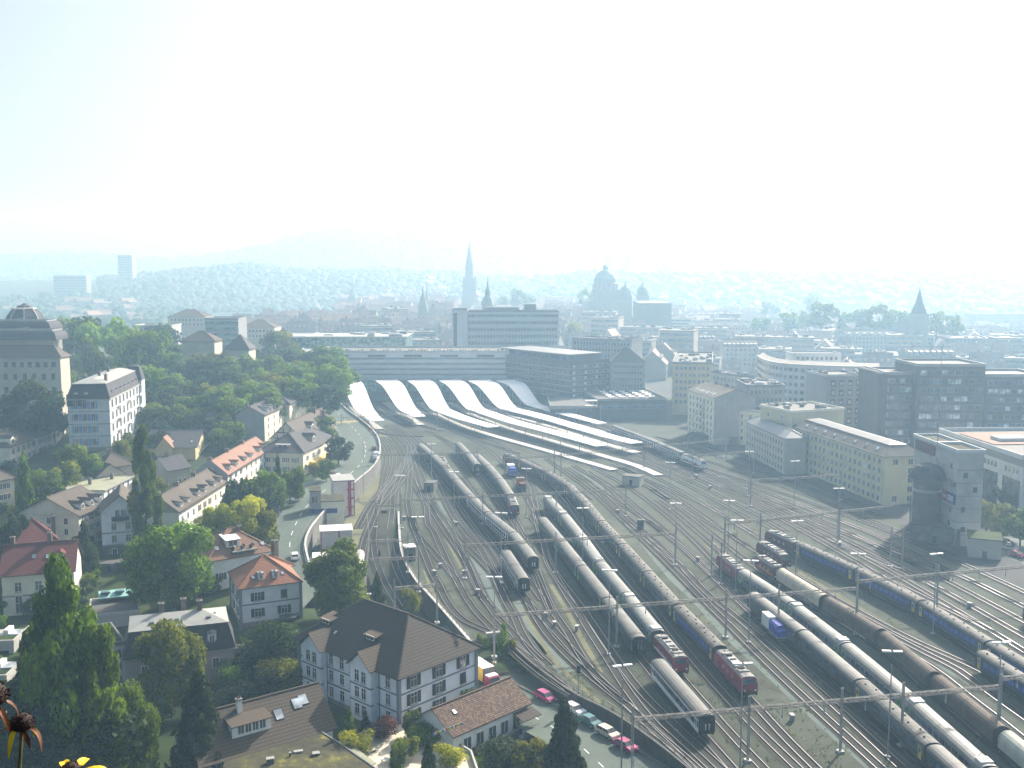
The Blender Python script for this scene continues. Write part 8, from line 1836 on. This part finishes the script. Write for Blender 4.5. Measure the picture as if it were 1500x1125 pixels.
def person(p, lab, top='side_blue', rz=0):
    r_ = root('person', p, rz, lab, 'person')
    me = bpy.data.meshes.new('body'); V = [(0,0,.92),(0,0,1.2),(0,0,1.45),(0,0,1.56),(0,0,1.7),(.1,0,.88),(.11,.06,.48),(.11,.1,.05),(.11,-.05,.02),(-.1,0,.88),(-.11,-.08,.48),(-.11,-.1,.05),(-.11,-.24,.02),(.2,0,1.42),(.24,.05,1.14),(.24,-.05,.9),(-.2,0,1.42),(-.24,.02,1.14),(-.24,-.08,.9)]
    E_ = [(0,1),(1,2),(2,3),(3,4),(0,5),(5,6),(6,7),(7,8),(0,9),(9,10),(10,11),(11,12),(2,13),(13,14),(14,15),(2,16),(16,17),(17,18)]; me.from_pydata(V, E_, []); o = put('body', me, r_); me.materials.append(MATS[top]); me.skin_vertices.new(name='') if hasattr(me.skin_vertices, 'new') and not me.skin_vertices else None
    m_ = o.modifiers.new('skin', 'SKIN'); rad = [.15,.15,.16,.06,.11,.09,.07,.05,.04,.09,.07,.05,.04,.07,.05,.04,.07,.05,.04]
    sv = me.skin_vertices[0].data if me.skin_vertices else []
    for v, q_ in zip(sv, rad): v.radius = (q_, q_)
    if len(sv): sv[0].use_root = True
    s_ = o.modifiers.new('sub', 'SUBSURF'); s_.levels = 1; s_.render_levels = 1; return r_
person(on_road(.50,-.10,.15), 'dark clad pedestrian walking on the pavement by the inn', 'dark_panel'); person(G(822,1027,-1.9), 'dark clad person standing by the magenta hatchback', 'dark_panel', 1.2); person(on_road(.305,-.05,.15), 'pedestrian on the pavement under the trees', 'shutter_dark', .4)
# flowers close to the camera
def coneflower(base, head, axis, petals, rc, lab, stemm='stem'):
    r_ = root('flower', head, 0, lab, 'flower'); ax = Vector(axis).normalized(); x = ax.cross(Vector((0,1,0))).normalized(); y = ax.cross(x)
    q = MB(); n = 14; V = []; pr = [(.0,-.5),(.7,-.45),(1.0,-.15),(.98,.2),(.75,.6),(.4,.85),(.0,.95)]; V = []
    for r0, h0 in pr:
        for i in range(n): t = 2*math.pi*i/n; V.append(x*(rc*r0*math.cos(t))+y*(rc*r0*math.sin(t))+ax*(rc*h0))
    q.mesh(V, [(k*n+i, k*n+(i+1)%n, (k+1)*n+(i+1)%n, (k+1)*n+i) for k in range(len(pr)-1) for i in range(n)], 'flower_cone'); rr = random.Random(1)
    for k in range(150):
        a, h0 = rr.uniform(0, 6.28), rr.uniform(-.2,.9); r0 = float(np.interp(h0, [-.45,-.15,.2,.6,.85,.95], [.7,1,.98,.75,.4,0])); b_ = x*(rc*r0*math.cos(a))+y*(rc*r0*math.sin(a))+ax*(rc*h0); dv = (b_+ax*rc*.3).normalized(); q.tube(b_, b_+dv*rc*.16, rc*.05, rc*.01, 'flower_cone', 4, False)
    q.obj('cone', r_, uv=False)
    for (a, droop, L_, w_, m, tw) in petals:
        q = MB(); o = x*math.cos(a)+y*math.sin(a); side = ax.cross(o); pts = []; N_ = 7
        for k in range(N_+1):
            t = k/N_; c = o*(rc*.75+L_*math.sin(min(1.5, t*1.2))*(1-droop*.5)) - ax*(rc*.4+L_*droop*t*t) + side*(tw*L_*t*t); ww = w_*(math.sin(math.pi*min(.97, .12+t*.86))**.6); pts.append((c-side*ww/2+ax*ww*.12, c-ax*ww*.05, c+side*ww/2+ax*ww*.12))
        for k in range(N_):
            for j in range(2): q.poly([pts[k][j], pts[k+1][j], pts[k+1][j+1], pts[k][j+1]], m)
        q.obj('petal', r_, uv=False)
    q = MB(); b0 = Vector(base)-Vector(head); mid = b0*.5+Vector((.02,0,-.01)); q.tube(-ax*rc*.4, mid, rc*.16, rc*.2, stemm, 7, False); q.tube(mid, b0, rc*.2, rc*.22, stemm, 7, False); q.obj('stem', r_, uv=False)
d_ = 1.9; hd = P(32,1060,d_); st_ = P(-10,1260,d_)
coneflower(st_, hd, (.1,-.1,1), [(.2,.5,.042,.011,'petal_dry',.2),(-.5,1.2,.05,.010,'petal_dry',0),(1.2,1.2,.040,.013,'petal',0),(2.2,.9,.03,.01,'petal_dry',.3),(3.1,.7,.05,.012,'petal_dry',-.3),(4.4,1.0,.04,.011,'petal',.1),(5.3,.8,.045,.010,'petal_dry',-.2)], .022, 'withered coneflower with dark cone and drooping orange petals')
hd = P(-14,1020,1.7); coneflower(P(-30,1260,1.7), hd, (.2,-.1,1), [(a, .8, .05, .011, 'petal_dry', .2) for a in (.2,.9,1.7,2.6,3.6,5.0)], .028, 'dark seed head of a second coneflower at the left edge')
hd = P(104,1132,1.6); coneflower(P(112,1300,1.6), hd, (.1,-.35,1), [(2.4,.1,.05,.016,'petal',0),(3.0,.2,.055,.014,'petal',.1),(1.7,.2,.045,.016,'petal',0),(3.7,.2,.05,.015,'petal',0),(1.0,.2,.05,.016,'petal',0),(.2,.3,.05,.016,'petal',0),(4.6,.3,.05,.016,'petal',0),(5.4,.3,.05,.016,'petal',0)], .018, 'bright yellow coneflower petals at the bottom edge')

# ---------------------------------------------------------------- haze
hz = MB(); hz.box(-2650, 2650, -80, 3560, -10.4, 260, 'white_wall'); me = hz.data('haze', False); me.materials.clear()
hm = bpy.data.materials.new('haze'); hm.use_nodes = True; t = hm.node_tree; t.nodes.remove(t.nodes['Principled BSDF'])
pv = t.nodes.new('ShaderNodeVolumePrincipled'); pv.inputs['Color'].default_value = (.44, .71, .96, 1); pv.inputs['Absorption Color'].default_value = (1, 1, 1, 1); pv.inputs['Density'].default_value = .00044; pv.inputs['Anisotropy'].default_value = .35
t.links.new(pv.outputs[0], t.nodes['Material Output'].inputs['Volume']); me.materials.append(hm); put('haze', me, kind='stuff')
